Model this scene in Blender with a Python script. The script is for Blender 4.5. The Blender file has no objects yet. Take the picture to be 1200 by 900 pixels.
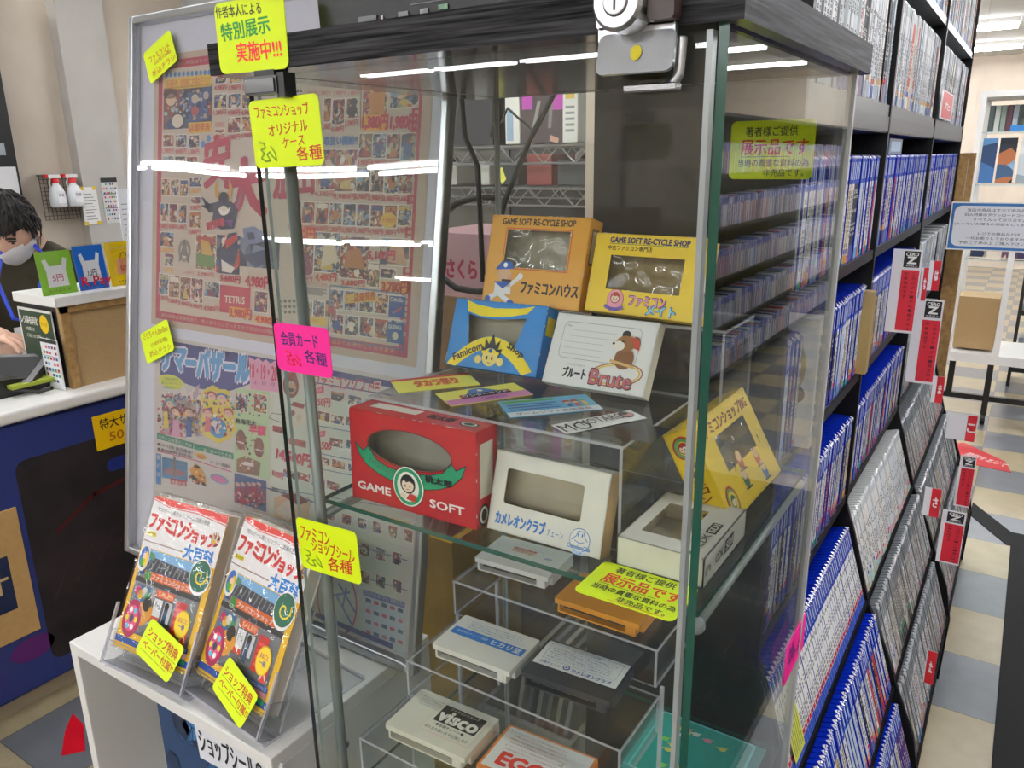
import bpy, math, random
from mathutils import Vector, Matrix
from mathutils.geometry import tessellate_polygon
random.seed(7)
SC = bpy.context.scene
COL = SC.collection
V = Vector

# ------------------------------------------------------------------ camera
F_PX, CX, CY = 917.0, 600.0, 450.0
CAM = V((0, 0, 1.5))
def _cv(px, py): return V((px - CX, -(py - CY), -F_PX))
_y = _cv(1224, 178).normalized()
_x = -_cv(-855, 208); _x = (_x - _x.dot(_y) * _y).normalized()
_z = _x.cross(_y)
RM = Matrix((_x, _y, _z))            # camera axes -> world axes
cd = bpy.data.cameras.new('camera'); co = bpy.data.objects.new('camera', cd); COL.objects.link(co)
cd.sensor_fit = 'HORIZONTAL'; cd.sensor_width = 36.0; cd.lens = F_PX / 1200 * 36; cd.clip_start = .02; cd.clip_end = 60
co.matrix_world = Matrix.Translation(CAM) @ RM.to_4x4()
SC.camera = co
def ray(px, py): return RM @ _cv(px, py)
def at(px, py, X=None, Y=None, Z=None):
    d = ray(px, py)
    t = (X - CAM.x) / d.x if X is not None else (Y - CAM.y) / d.y if Y is not None else (Z - CAM.z) / d.z
    return CAM + d * t
def proj(p):
    v = RM.transposed() @ (V(p) - CAM)
    if v.z > -.01: return None
    return (CX + F_PX * v.x / -v.z, CY - F_PX * v.y / -v.z)

# ------------------------------------------------------------------ materials
MATS = {}
def lin(h):
    h = h.lstrip('#'); o = []
    for i in (0, 2, 4):
        c = int(h[i:i+2], 16) / 255
        o.append(c / 12.92 if c <= .04045 else ((c + .055) / 1.055) ** 2.4)
    return (*o, 1)
def newmat(name):
    m = bpy.data.materials.new(name); m.use_nodes = True
    return m, m.node_tree, m.node_tree.nodes['Principled BSDF']
def C(h, rough=.5, metal=0, spec=.5, noise=0, emit=0):
    k = (h, rough, metal, spec, noise, emit)
    if k in MATS: return MATS[k]
    m, t, b = newmat('paint_' + h.strip('#'))
    b.inputs['Base Color'].default_value = lin(h); b.inputs['Roughness'].default_value = rough
    b.inputs['Metallic'].default_value = metal; b.inputs['Specular IOR Level'].default_value = spec
    if emit:
        b.inputs['Emission Color'].default_value = lin(h); b.inputs['Emission Strength'].default_value = emit
    if noise:
        n = t.nodes.new('ShaderNodeTexNoise'); n.inputs['Scale'].default_value = noise; n.inputs['Detail'].default_value = 5
        tc = t.nodes.new('ShaderNodeTexCoord'); t.links.new(tc.outputs['Object'], n.inputs['Vector'])
        mx = t.nodes.new('ShaderNodeMix'); mx.data_type = 'RGBA'
        c = lin(h); mx.inputs['A'].default_value = tuple(x * .82 for x in c[:3]) + (1,); mx.inputs['B'].default_value = tuple(min(1, x * 1.12) for x in c[:3]) + (1,)
        t.links.new(n.outputs['Fac'], mx.inputs['Factor']); t.links.new(mx.outputs['Result'], b.inputs['Base Color'])
    MATS[k] = m; return m
def metal(h, rough=.25): return C(h, rough, 1)
def schlick(t, f0=.04, power=5.0):
    g = t.nodes.new('ShaderNodeNewGeometry'); d = t.nodes.new('ShaderNodeVectorMath'); d.operation = 'DOT_PRODUCT'
    t.links.new(g.outputs['Incoming'], d.inputs[0]); t.links.new(g.outputs['Normal'], d.inputs[1])
    def mth(op, a, b=None):
        n = t.nodes.new('ShaderNodeMath'); n.operation = op
        for i, v in enumerate((a, b)):
            if v is None: continue
            if isinstance(v, (int, float)): n.inputs[i].default_value = v
            else: t.links.new(v, n.inputs[i])
        return n.outputs[0]
    a = mth('ABSOLUTE', d.outputs['Value']); a = mth('SUBTRACT', 1.0, a); a = mth('MAXIMUM', a, 0.0); a = mth('POWER', a, power)
    a = mth('MULTIPLY', a, 1 - f0); return mth('ADD', a, f0)
def glassmat(name, tint='#f4faf7', f0=.04, rough=0.0, bump=0, white=0):
    if name in MATS: return MATS[name]
    m, t, b = newmat(name); t.nodes.remove(b); out = t.nodes['Material Output']
    tr = t.nodes.new('ShaderNodeBsdfTransparent'); tr.inputs[0].default_value = lin(tint)
    gl = t.nodes.new('ShaderNodeBsdfGlossy'); gl.inputs['Roughness'].default_value = rough
    mx = t.nodes.new('ShaderNodeMixShader'); f = schlick(t, f0)
    t.links.new(f, mx.inputs[0]); t.links.new(tr.outputs[0], mx.inputs[1]); t.links.new(gl.outputs[0], mx.inputs[2])
    res = mx.outputs[0]
    if bump:
        tc = t.nodes.new('ShaderNodeTexCoord'); n = t.nodes.new('ShaderNodeTexNoise'); n.inputs['Scale'].default_value = bump
        n.inputs['Detail'].default_value = 0
        bp = t.nodes.new('ShaderNodeBump'); bp.inputs['Strength'].default_value = .25; bp.inputs['Distance'].default_value = .02
        t.links.new(tc.outputs['Object'], n.inputs['Vector']); t.links.new(n.outputs['Fac'], bp.inputs['Height'])
        t.links.new(bp.outputs['Normal'], gl.inputs['Normal'])
    if white:
        df = t.nodes.new('ShaderNodeBsdfDiffuse'); df.inputs[0].default_value = (.9, .91, .95, 1)
        m2 = t.nodes.new('ShaderNodeMixShader'); m2.inputs[0].default_value = white
        t.links.new(res, m2.inputs[1]); t.links.new(df.outputs[0], m2.inputs[2]); res = m2.outputs[0]
    t.links.new(res, out.inputs['Surface']); MATS[name] = m; return m
GLASS = glassmat('case_glass', '#fbfdfc', .03)
GLASS_EDGE = C('#0e4a3c', .15)
SHELF_GLASS = glassmat('shelf_glass', '#f7fcfa')
ACR = glassmat('clear_acrylic', '#fafbfc')
ACR_EDGE = glassmat('acrylic_edge', '#eeeef6', .1, .15, 0, .34)
FILM = glassmat('clear_film', '#fbfbfa', .05, .04, 60)
COVER = glassmat('poster_cover', '#fbfbfc', .05, .0, 2.2, .03)
def picmat(i, scale=150, sat=.75, val=.6, pal=None):
    k = ('pic', i, scale, sat, val)
    if k in MATS: return MATS[k]
    m, t, b = newmat('printed_picture'); b.inputs['Roughness'].default_value = .5
    tc = t.nodes.new('ShaderNodeTexCoord'); mp = t.nodes.new('ShaderNodeMapping'); mp.inputs['Location'].default_value = (i * 3.7, i * 1.3, i * 2.1)
    t.links.new(tc.outputs['Object'], mp.inputs['Vector'])
    n0 = t.nodes.new('ShaderNodeTexNoise'); n0.inputs['Scale'].default_value = scale * .8; n0.inputs['Detail'].default_value = 2
    av = t.nodes.new('ShaderNodeVectorMath'); av.operation = 'MULTIPLY_ADD'; av.inputs[1].default_value = (.02, .02, .02)
    t.links.new(mp.outputs[0], n0.inputs['Vector']); t.links.new(n0.outputs['Color'], av.inputs[0]); t.links.new(mp.outputs[0], av.inputs[2])
    v = t.nodes.new('ShaderNodeTexVoronoi'); v.inputs['Scale'].default_value = scale
    t.links.new(av.outputs[0], v.inputs['Vector'])
    cr = t.nodes.new('ShaderNodeValToRGB'); cr.color_ramp.interpolation = 'CONSTANT'
    p = pal or ['#26304e', '#d8c49a', '#8a3a34', '#5a78a8', '#e8dcc8', '#3a3436', '#c88a50', '#6a8a58', '#b05a60', '#8a8ab0']
    e = cr.color_ramp.elements
    while len(e) < len(p): e.new(.5)
    for q, c in enumerate(p): e[q].position = q / len(p); e[q].color = lin(c)
    sp = t.nodes.new('ShaderNodeSeparateColor'); t.links.new(v.outputs['Color'], sp.inputs[0])
    t.links.new(sp.outputs[0], cr.inputs[0]); t.links.new(cr.outputs[0], b.inputs['Base Color'])
    MATS[k] = m; return m
def PIC(i): return picmat(i % 6, 120 + (i % 6) * 22, pal=PALS[i % len(PALS)])
PALS = [['#2c2f52', '#cbb898', '#83403f', '#56709c', '#d8ccb8', '#3c383c', '#b08060', '#6a7f60'],
        ['#7a3040', '#c8b090', '#30304a', '#b06a50', '#d0c4b4', '#50405a', '#8a7050', '#a04848'],
        ['#33507a', '#8aa8c0', '#d4c8b4', '#28304a', '#8a5a5a', '#607a90', '#c0b090', '#404858'],
        ['#a87850', '#d8c4a0', '#704038', '#c89a68', '#485068', '#e0d4bc', '#904a40', '#66705a']]
def wood_black():
    m, t, b = newmat('black_woodgrain'); b.inputs['Roughness'].default_value = .6
    tc = t.nodes.new('ShaderNodeTexCoord'); mp = t.nodes.new('ShaderNodeMapping'); mp.inputs['Scale'].default_value = (5, 5, 190)
    n = t.nodes.new('ShaderNodeTexNoise'); n.inputs['Scale'].default_value = 2.2; n.inputs['Detail'].default_value = 6
    t.links.new(tc.outputs['Object'], mp.inputs[0]); t.links.new(mp.outputs[0], n.inputs['Vector'])
    r = t.nodes.new('ShaderNodeValToRGB'); r.color_ramp.elements[0].position = .35; r.color_ramp.elements[1].position = .7
    r.color_ramp.elements[0].color = lin('#151516'); r.color_ramp.elements[1].color = lin('#4c4c4f'); b.inputs['Specular IOR Level'].default_value = .06
    t.links.new(n.outputs['Fac'], r.inputs[0]); t.links.new(r.outputs[0], b.inputs['Base Color']); return m
def checker_floor():
    m, t, b = newmat('floor_tiles'); b.inputs['Roughness'].default_value = .28
    tc = t.nodes.new('ShaderNodeTexCoord'); mp = t.nodes.new('ShaderNodeMapping')
    mp.inputs['Location'].default_value = (.055, -2.515 + 2.7, .5); t.links.new(tc.outputs['Object'], mp.inputs[0])
    ck = t.nodes.new('ShaderNodeTexChecker'); ck.inputs['Scale'].default_value = 1 / .3
    ck.inputs['Color1'].default_value = lin('#73777e'); ck.inputs['Color2'].default_value = lin('#b3a585')
    t.links.new(mp.outputs[0], ck.inputs['Vector'])
    n = t.nodes.new('ShaderNodeTexNoise'); n.inputs['Scale'].default_value = 14; n.inputs['Detail'].default_value = 8
    t.links.new(tc.outputs['Object'], n.inputs['Vector'])
    mx = t.nodes.new('ShaderNodeMix'); mx.data_type = 'RGBA'; mx.blend_type = 'MULTIPLY'; mx.inputs['Factor'].default_value = .35
    t.links.new(ck.outputs['Color'], mx.inputs['A']); t.links.new(n.outputs['Fac'], mx.inputs['B'])
    br = t.nodes.new('ShaderNodeTexBrick'); br.offset = 0; br.inputs['Scale'].default_value = 1; br.inputs['Brick Width'].default_value = .3; br.inputs['Row Height'].default_value = .3
    br.inputs['Mortar Size'].default_value = .0015; br.inputs['Color1'].default_value = br.inputs['Color2'].default_value = (1, 1, 1, 1); br.inputs['Mortar'].default_value = (.35, .35, .35, 1)
    t.links.new(mp.outputs[0], br.inputs['Vector'])
    m2 = t.nodes.new('ShaderNodeMix'); m2.data_type = 'RGBA'; m2.blend_type = 'MULTIPLY'; m2.inputs['Factor'].default_value = 1
    t.links.new(mx.outputs['Result'], m2.inputs['A']); t.links.new(br.outputs['Color'], m2.inputs['B'])
    t.links.new(m2.outputs['Result'], b.inputs['Base Color']); return m
WOODB = wood_black()
FLOORM = checker_floor()
def cork(name, a, b_, sc=90):
    m, t, b = newmat(name); b.inputs['Roughness'].default_value = .75
    tc = t.nodes.new('ShaderNodeTexCoord'); n = t.nodes.new('ShaderNodeTexNoise'); n.inputs['Scale'].default_value = sc; n.inputs['Detail'].default_value = 6
    t.links.new(tc.outputs['Object'], n.inputs['Vector']); r = t.nodes.new('ShaderNodeValToRGB')
    r.color_ramp.elements[0].position = .3; r.color_ramp.elements[1].position = .7
    r.color_ramp.elements[0].color = lin(a); r.color_ramp.elements[1].color = lin(b_)
    t.links.new(n.outputs['Fac'], r.inputs[0]); t.links.new(r.outputs[0], b.inputs['Base Color']); return m
CORK = cork('chipboard', '#a5875c', '#b0946a', 260); CORK2 = cork('cork_board', '#8a6a3c', '#b08c58', 60)
CARD = cork('grey_cardboard', '#a39d8c', '#b6b09e', 25)
WALLM = cork('wall_paper', '#c9bcac', '#d2c6b7', 6); PILM = cork('column_paint', '#b2aea8', '#bdb9b3', 5)
DARKPRINT = cork('dark_print', '#0c0a0c', '#2c2024', 9)
WHITE = C('#ecebe8', .35); BLACK = C('#141414', .4); GREY = C('#8d9093', .4); CHROME = metal('#bcbec2', .3); ALU = metal('#b9bcc0', .3); STEEL = C('#8f9496', .3, .6)
NEON = C('#e6ff00', .55); NPINK = C('#ff1e9c', .55); RED = C('#c4161e', .4)

# ------------------------------------------------------------------ mesh builder
class MB:
    def __init__(s): s.v = []; s.f = []; s.m = []; s.mats = []; s.T = Matrix.Identity(4)
    def mi(s, m):
        if m not in s.mats: s.mats.append(m)
        return s.mats.index(m)
    def add(s, vs, fs, m):
        o = len(s.v); T = s.T
        s.v += [T @ V(p) for p in vs]; k = s.mi(m)
        for f in fs: s.f.append([i + o for i in f]); s.m.append(k)
    def box(s, a, b, m, faces=None):
        x0, y0, z0 = a; x1, y1, z1 = b
        vs = [(x0,y0,z0),(x1,y0,z0),(x1,y1,z0),(x0,y1,z0),(x0,y0,z1),(x1,y0,z1),(x1,y1,z1),(x0,y1,z1)]
        fs = {'-z':(0,3,2,1),'+z':(4,5,6,7),'-y':(0,1,5,4),'+x':(1,2,6,5),'+y':(2,3,7,6),'-x':(3,0,4,7)}
        if isinstance(m, dict):
            for k, f in fs.items(): s.add(vs, [f], m.get(k, m['*']))
        else: s.add(vs, list(fs.values()), m)
    def plate(s, a, b, m, em):
        d = [abs(b[i] - a[i]) for i in range(3)]; ax = 'xyz'[d.index(min(d))]
        s.box(a, b, {'*': em, '+' + ax: m, '-' + ax: m})
    def rbox(s, a, b, r, m, ax=2, seg=4):
        """box with corners rounded about one axis"""
        i, j = [k for k in range(3) if k != ax]; pts = []
        for cx, cy, a0 in ((b[i]-r, b[j]-r, 0), (a[i]+r, b[j]-r, 90), (a[i]+r, a[j]+r, 180), (b[i]-r, a[j]+r, 270)):
            for k in range(seg + 1):
                t = math.radians(a0 + 90 * k / seg); pts.append((cx + r*math.cos(t), cy + r*math.sin(t)))
        s.prism(pts, a[ax], b[ax], m, ax)
    def prism(s, pts, z0, z1, m, ax=2, mside=None, mcap1=None):
        i, j = [k for k in range(3) if k != ax]; n = len(pts); vs = []
        for z in (z0, z1):
            for p in pts:
                q = [0, 0, 0]; q[i] = p[0]; q[j] = p[1]; q[ax] = z; vs.append(tuple(q))
        ok = [(k, (k+1) % n, n + (k+1) % n, n + k) for k in range(n)]
        s.add(vs, ok, mside or m)
        tri = tessellate_polygon([[V((p[0], p[1], 0)) for p in pts]])
        s.add(vs, [tuple(reversed(t)) for t in tri], m); s.add(vs, [tuple(k + n for k in t) for t in tri], mcap1 or m)
    def quad(s, p, m): s.add(p, [tuple(range(len(p)))], m)
    def tube(s, pts, r, m, seg=8, caps=True):
        pts = [V(p) for p in pts]; rings = []; up = None
        rr = r if isinstance(r, (list, tuple)) else [r] * len(pts); vs = []
        for i, p in enumerate(pts):
            d = (pts[min(i+1, len(pts)-1)] - pts[max(i-1, 0)]).normalized()
            if up is None: up = d.orthogonal().normalized()
            up = (up - d * up.dot(d)).normalized(); w = d.cross(up)
            vs += [p + (up*math.cos(2*math.pi*k/seg) + w*math.sin(2*math.pi*k/seg)) * rr[i] for k in range(seg)]
        fs = []
        for i in range(len(pts)-1):
            for k in range(seg): fs.append((i*seg+k, i*seg+(k+1)%seg, (i+1)*seg+(k+1)%seg, (i+1)*seg+k))
        if caps: fs += [tuple(reversed(range(seg))), tuple((len(pts)-1)*seg+k for k in range(seg))]
        s.add(vs, fs, m)
    def lathe(s, prof, m, c=(0,0,0), seg=16, ax=2):
        vs = []; i, j = [k for k in range(3) if k != ax]
        for r, z in prof:
            for k in range(seg):
                q = list(c); q[i] += r*math.cos(2*math.pi*k/seg); q[j] += r*math.sin(2*math.pi*k/seg); q[ax] += z; vs.append(tuple(q))
        fs = [(a*seg+k, a*seg+(k+1)%seg, (a+1)*seg+(k+1)%seg, (a+1)*seg+k) for a in range(len(prof)-1) for k in range(seg)]
        s.add(vs, fs, m)
    def ball(s, c, r, m, seg=12, sc=(1,1,1)):
        vs = []; n = seg // 2
        for a in range(n+1):
            t = math.pi*a/n
            for k in range(seg):
                u = 2*math.pi*k/seg; vs.append((c[0]+r*sc[0]*math.sin(t)*math.cos(u), c[1]+r*sc[1]*math.sin(t)*math.sin(u), c[2]+r*sc[2]*math.cos(t)))
        fs = [(a*seg+k, (a+1)*seg+k, (a+1)*seg+(k+1)%seg, a*seg+(k+1)%seg) for a in range(n) for k in range(seg)]
        s.add(vs, fs, m)
    def build(s, name, parent=None, smooth=False, bevel=0, origin=None, **tags):
        if parent is not None: org = parent.matrix_world_loc
        elif origin is not None: org = V(origin)
        else:
            xs = [p.x for p in s.v]; ys = [p.y for p in s.v]; zs = [p.z for p in s.v]
            org = V(((min(xs)+max(xs))/2, (min(ys)+max(ys))/2, min(zs)))
        me = bpy.data.meshes.new(name); me.from_pydata([tuple(p - org) for p in s.v], [], s.f)
        for m in s.mats: me.materials.append(m)
        me.polygons.foreach_set('material_index', s.m)
        if smooth: me.polygons.foreach_set('use_smooth', [True]*len(s.f))
        me.update(); o = bpy.data.objects.new(name, me); COL.objects.link(o)
        if parent is not None: o.parent = parent.o
        else: o.location = org
        if bevel:
            b = o.modifiers.new('bevel', 'BEVEL'); b.width = bevel; b.segments = 2; b.limit_method = 'ANGLE'; b.angle_limit = math.radians(40)
        for k, v in tags.items(): o[k] = v
        h = H(o, org); return h
class H:                                        # handle: object + its world origin (no rotation while building)
    def __init__(s, o, org): s.o = o; s.matrix_world_loc = org
def thing(name, label, cat, loc, group=None):
    o = bpy.data.objects.new(name, None); o.empty_display_size = .05; COL.objects.link(o); o.location = loc
    o['label'] = label; o['category'] = cat
    if group: o['group'] = group
    return H(o, V(loc))
def tagd(label, cat, group=None):
    d = dict(label=label, category=cat)
    if group: d['group'] = group
    return d
ST = dict(kind='structure')

# ------------------------------------------------------------------ printing on flat faces
TXT = {}
def textmesh(s, bold=0):
    k = (s, bold)
    if k in TXT: return TXT[k]
    c = bpy.data.curves.new('t', 'FONT'); c.body = s; c.size = 1; c.resolution_u = 2; c.offset = bold
    o = bpy.data.objects.new('t', c); me = o.to_mesh()
    vs = [(v.co.x, v.co.y) for v in me.vertices]; fs = [tuple(p.vertices) for p in me.polygons]
    o.to_mesh_clear(); bpy.data.objects.remove(o); bpy.data.curves.remove(c)
    if not vs: vs = [(0, 0), (1, 0), (1, 1)]; fs = [(0, 1, 2)]
    x0 = min(v[0] for v in vs); x1 = max(v[0] for v in vs); y0 = min(v[1] for v in vs); y1 = max(v[1] for v in vs)
    vs = [((x-x0)/(x1-x0), (y-y0)/max(y1-y0, 1e-6)) for x, y in vs]
    TXT[k] = (vs, fs); return TXT[k]
class Pl:
    """a flat face: origin O, unit axes U (right) W (up); N points at the viewer"""
    STEP = .00022
    def __init__(s, O, U, W, mb=None, z=None):
        s.O = V(O); s.U = V(U).normalized(); W = V(W); s.W = (W - s.U*W.dot(s.U)).normalized(); s.N = s.U.cross(s.W); s.mb = mb; s.z = z or (lambda x, y: (x, y))
    def P(s, u, w, n=0): return s.O + s.U*u + s.W*w + s.N*n
    def uv(s, px, py):
        px, py = s.z(px, py); d = ray(px, py); t = (s.O - CAM).dot(s.N) / d.dot(s.N); p = CAM + d*t - s.O
        return p.dot(s.U), p.dot(s.W)
    def poly(s, pts, m, L=1):
        tri = tessellate_polygon([[V((a, b, 0)) for a, b in pts]])
        s.mb.add([s.P(a, b, L*s.STEP) for a, b in pts], tri, m)
    def rect(s, u0, w0, u1, w1, m, L=1): s.mb.quad([s.P(a, b, L*s.STEP) for a, b in ((u0,w0),(u1,w0),(u1,w1),(u0,w1))], m)
    def rrect(s, u0, w0, u1, w1, r, m, L=1, T=0):
        pts = []
        for cx, cy, a0 in ((u1-r,w1-r,0),(u0+r,w1-r,90),(u0+r,w0+r,180),(u1-r,w0+r,270)):
            for k in range(5):
                t = math.radians(a0+22.5*k); pts.append((cx+r*math.cos(t), cy+r*math.sin(t)))
        s.poly(pts, m, L)
    def ell(s, u, w, ru, rw, m, L=1, n=24, rot=0):
        c, q = math.cos(rot), math.sin(rot)
        s.poly([(u + ru*math.cos(2*math.pi*k/n)*c - rw*math.sin(2*math.pi*k/n)*q, w + ru*math.cos(2*math.pi*k/n)*q + rw*math.sin(2*math.pi*k/n)*c) for k in range(n)], m, L)
    def stroke(s, pts, wd, m, L=1):
        for i in range(len(pts)-1):
            a = V((*pts[i], 0)); b = V((*pts[i+1], 0)); d = b - a
            if d.length < 1e-7: continue
            d.normalize(); n = V((-d.y, d.x, 0))*wd/2; e = d*wd*.35
            q = [a-e-n, b+e-n, b+e+n, a-e+n]
            s.mb.quad([s.P(p.x, p.y, L*s.STEP) for p in q], m)
    def text(s, t, a, b, c, m, L=2, bold=.01):
        """t fitted in the parallelogram a=bottom left, b=bottom right, c=top left"""
        vs, fs = textmesh(t, 0); hh = math.hypot(c[0]-a[0], c[1]-a[1])*bold*.8
        sh = [(0, 0)] if bold < .004 else [(-hh*.5, 0), (hh*.5, 0)] if bold < .012 else [(-hh, -hh*.6), (hh, -hh*.6), (-hh, hh*.6), (hh, hh*.6)]
        if bold > .04: sh += [(0, hh), (0, -hh), (-hh, 0), (hh, 0)]
        for q, (du, dw) in enumerate(sh):
            s.mb.add([s.P(a[0] + (b[0]-a[0])*x + (c[0]-a[0])*y + du, a[1] + (b[1]-a[1])*x + (c[1]-a[1])*y + dw, (L+q*.06)*s.STEP) for x, y in vs], fs, m)
    def trect(s, t, u0, w0, u1, w1, m, L=2, bold=.01): s.text(t, (u0, w0), (u1, w0), (u0, w1), m, L, bold)
    # the same, traced from photo points lying on this face
    def R(s, x0, y0, x1, y1, m, L=1):
        a = s.uv(x0, y0); b = s.uv(x1, y1); s.rect(min(a[0], b[0]), min(a[1], b[1]), max(a[0], b[0]), max(a[1], b[1]), m, L)
    def G(s, pts, m, L=1): s.poly([s.uv(*p) for p in pts], m, L)
    def S(s, pts, wd, m, L=1): s.stroke([s.uv(*p) for p in pts], wd, m, L)
    def T(s, t, x0, y0, x1, y1, m, L=2, bold=.01):
        a = s.uv(x0, y0); b = s.uv(x1, y1); s.trect(t, min(a[0],b[0]), min(a[1],b[1]), max(a[0],b[0]), max(a[1],b[1]), m, L, bold)
    def T3(s, t, a, b, c, m, L=2, bold=.01): s.text(t, s.uv(*a), s.uv(*b), s.uv(*c), m, L, bold)
    def E(s, x, y, x1, y1, m, L=1, n=24):
        a = s.uv(x, y); b = s.uv(x1, y1); s.ell((a[0]+b[0])/2, (a[1]+b[1])/2, abs(b[0]-a[0])/2, abs(b[1]-a[1])/2, m, L, n)
    def sub(s, a, b, z=None, c=None):
        """turned face on the same plane: U runs from photo point a to b"""
        p = s.P(*s.uv(*a)); q = s.P(*s.uv(*b)); return Pl(p, q - p, s.N.cross(q - p), s.mb, z or s.z)
def Zm(ox, oy, k): return lambda x, y: (ox + x/k, oy + y/k)

# ================================================================== ROOM
ZC = 2.7
mb = MB(); mb.box((-9.2, -9, -.05), (4, 12.6, 0), FLOORM); mb.build('floor', origin=(0, 0, 0), **ST)
mb = MB(); mb.box((-9.2, -9, ZC), (4, 12.6, ZC+.05), cork('ceiling_board', '#c6c6c2', '#d4d4d0', 3)); mb.build('ceiling', **ST)
mb = MB(); mb.box((-4.1, 12.5, 0), (4, 12.6, ZC), WALLM); mb.build('wall_back', **ST)
mb = MB(); mb.box((-4.1, 1.35, 0), (-4.0, 12.5, ZC), WALLM); mb.build('wall_left', **ST)
mb = MB(); mb.box((-9.2, 1.35, 0), (-4.1, 1.45, ZC), WALLM); mb.build('wall_side', **ST)
mb = MB(); mb.box((-9.2, -9, 0), (-9.1, 1.35, ZC), WALLM); mb.build('wall_far', **ST)
mb = MB(); mb.box((-9.1, -9, 0), (4, -8.9, ZC), WALLM); mb.build('wall_front', **ST)
mb = MB(); mb.box((3.9, -8.9, 0), (4, 12.5, ZC), WALLM); mb.build('wall_right', **ST)
# grey painted column on the wall behind the till
mb = MB(); mb.box((-4.0, 2.165, 0), (-3.93, 2.40, ZC), PILM); mb.build('trim_1', **ST)
mb = MB(); mb.box((-4.0, 2.9, 2.2), (-3.4, 4.6, ZC), C('#a9aaa9', .5)); mb.build('trim_2', **ST)
# fluorescent ceiling lights, rows running across
def lamp(x, y, L=1.2):
    t = thing('ceiling_light', 'twin tube fluorescent light fitting on the ceiling', 'ceiling light', (x, y, ZC-.09), 'fluorescent lights in rows on the ceiling')
    m = MB(); m.prism([(y-.12, ZC), (y-.09, ZC-.045), (y+.09, ZC-.045), (y+.12, ZC)], x-L/2, x+L/2, WHITE, 0); m.build('housing', t)
    for d in (-.07, .07):
        m = MB(); m.tube([(x-L/2+.02, y+d, ZC-.065), (x+L/2-.02, y+d, ZC-.065)], .016, C('#fbfcff', .5, emit=LAMP), 8); m.build('tube', t, True)
    return t
LAMP = 30.0
for y in (-7.6, -5.0, -2.6, 1.0, 3.4, 5.0, 7.3, 9.2, 11.0):
    xs = [-7.8, -6.5, -5.2, -3.9, -2.6, -1.3, 0, 1.3, 2.6] if y < 1.3 else [-3.75, -2.5, -1.3, 0, 1.3, 2.6]
    for x in xs: lamp(x + .35, y)
# dark mat on the floor
mb = MB(); mb.box((.105, .2, 0), (1.1, 3.55, .004), C('#131315', .7, 0, .2)); mb.build('floor_mat', **tagd('black rubber runner mat lying on the tiled floor in the aisle', 'mat'))
mb = MB(); mb.prism([(-.05, 3.8), (.105, 3.55), (.2, 3.55), (.2, 3.42), (.09, 3.42), (-.05, 3.65)], 0, .003, C('#131315', .7, 0, .2)); mb.build('floor_tape', **tagd('black tape strip slanting across floor tiles to the mat', 'tape'))

# ================================================================== FAR END: glass cabinet, sign, dark shelf
t = thing('glass_cabinet', 'far glass display cabinet with white frame on wheeled stand', 'display cabinet', (-.12, 5.2, 0))
x0, x1, ya, yb, zb, zt = -.32, .35, 5.0, 5.45, .41, 1.81
mb = MB(); mb.box((x0, ya, zb-.05), (x1, yb, zb), WHITE); mb.build('base', t)
mb = MB(); mb.box((x0, ya, zt-.03), (x1, yb, zt), WHITE); mb.build('top', t)
for x in (x0, x1-.03):
    for y in (ya, yb-.03):
        mb = MB(); mb.box((x, y, zb), (x+.03, y+.03, zt-.03), WHITE); mb.build('frame_post', t)
mb = MB(); mb.box((x0+.235, ya, zb), (x0+.265, ya+.02, 1.2), WHITE); mb.build('door_stile', t)
for z in (.93, 1.17, 1.33, 1.6):
    mb = MB(); mb.plate((x0+.03, ya+.03, z), (x1-.03, yb-.03, z+.006), SHELF_GLASS, C('#b9c6c4', .3)); mb.build('glass_shelf', t)
mb = MB(); mb.box((x0, ya+.1, .12), (x1, ya+.13, .15), BLACK); mb.box((x0+.03, ya+.05, .15), (x0+.06, ya+.1, zb-.05), BLACK); mb.build('stand', t)
for x in (x0+.22, x1-.06):
    mb = MB(); mb.box((x, ya+.02, .06), (x+.03, ya+.06, zb-.05), BLACK); l = mb.build('leg', t)
    mb = MB(); mb.lathe([(0, -.012), (.03, -.012), (.03, .012), (0, .012)], BLACK, (x+.015, ya+.04, .03), 14, 0); mb.build('caster', l)
mb = MB(); mb.box((-.29, 5.08, .425), (-.09, 5.3, .72), CARD and CORK); mb.build('cardboard_box', **tagd('brown cardboard box on the floor of the far glass cabinet', 'box'))
pk = [C('#3f78b5', .4), C('#5b8cc4', .4)]
for i, (a, b, z, hh, m, nm, lb) in enumerate([(-.285, -.215, 1.346, .235, picmat(8, 9, pal=['#4d82bb', '#3c6ea8', '#5a8fc6', '#22406a']), 'picture_book', 'blue picture book propped on the upper shelf of the far cabinet'),
     (-.205, -.125, 1.346, .235, picmat(9, 14, pal=['#15202c', '#3c5c80', '#b06a40', '#203040', '#8ab0d0']), 'magazine', 'dark magazine with blue figure beside the blue picture book'),
     (-.11, .02, 1.346, .225, picmat(10, 12, pal=['#e8eae8', '#9aa8b0', '#d0d8dc', '#405060']), 'poster_card', 'white and silver printed card on the far cabinet upper shelf'),
     (-.12, .03, .946, .12, picmat(11, 16, pal=['#6a4a60', '#e0b898', '#b09058', '#403a60', '#e8d0b8']), 'portrait_card', 'card with a blond portrait on the lower far cabinet shelf'),
     (-.27, -.19, .946, .1, picmat(12, 20, pal=['#20304a', '#30486a', '#506a8a', '#a09a90']), 'dark_box', 'dark blue ribbed box on the lower far cabinet shelf'),
     (-.17, .0, 1.616, .03, C('#2f86d0', .4), 'blue_strip', 'blue price strip lying on the top glass shelf of the far cabinet')]):
    mb = MB(); mb.box((a, 5.12, z-.006), (b, 5.135, z-.006+hh), {'*': WHITE, '-y': m}); mb.build(nm, **tagd(lb, 'printed item'))
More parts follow.
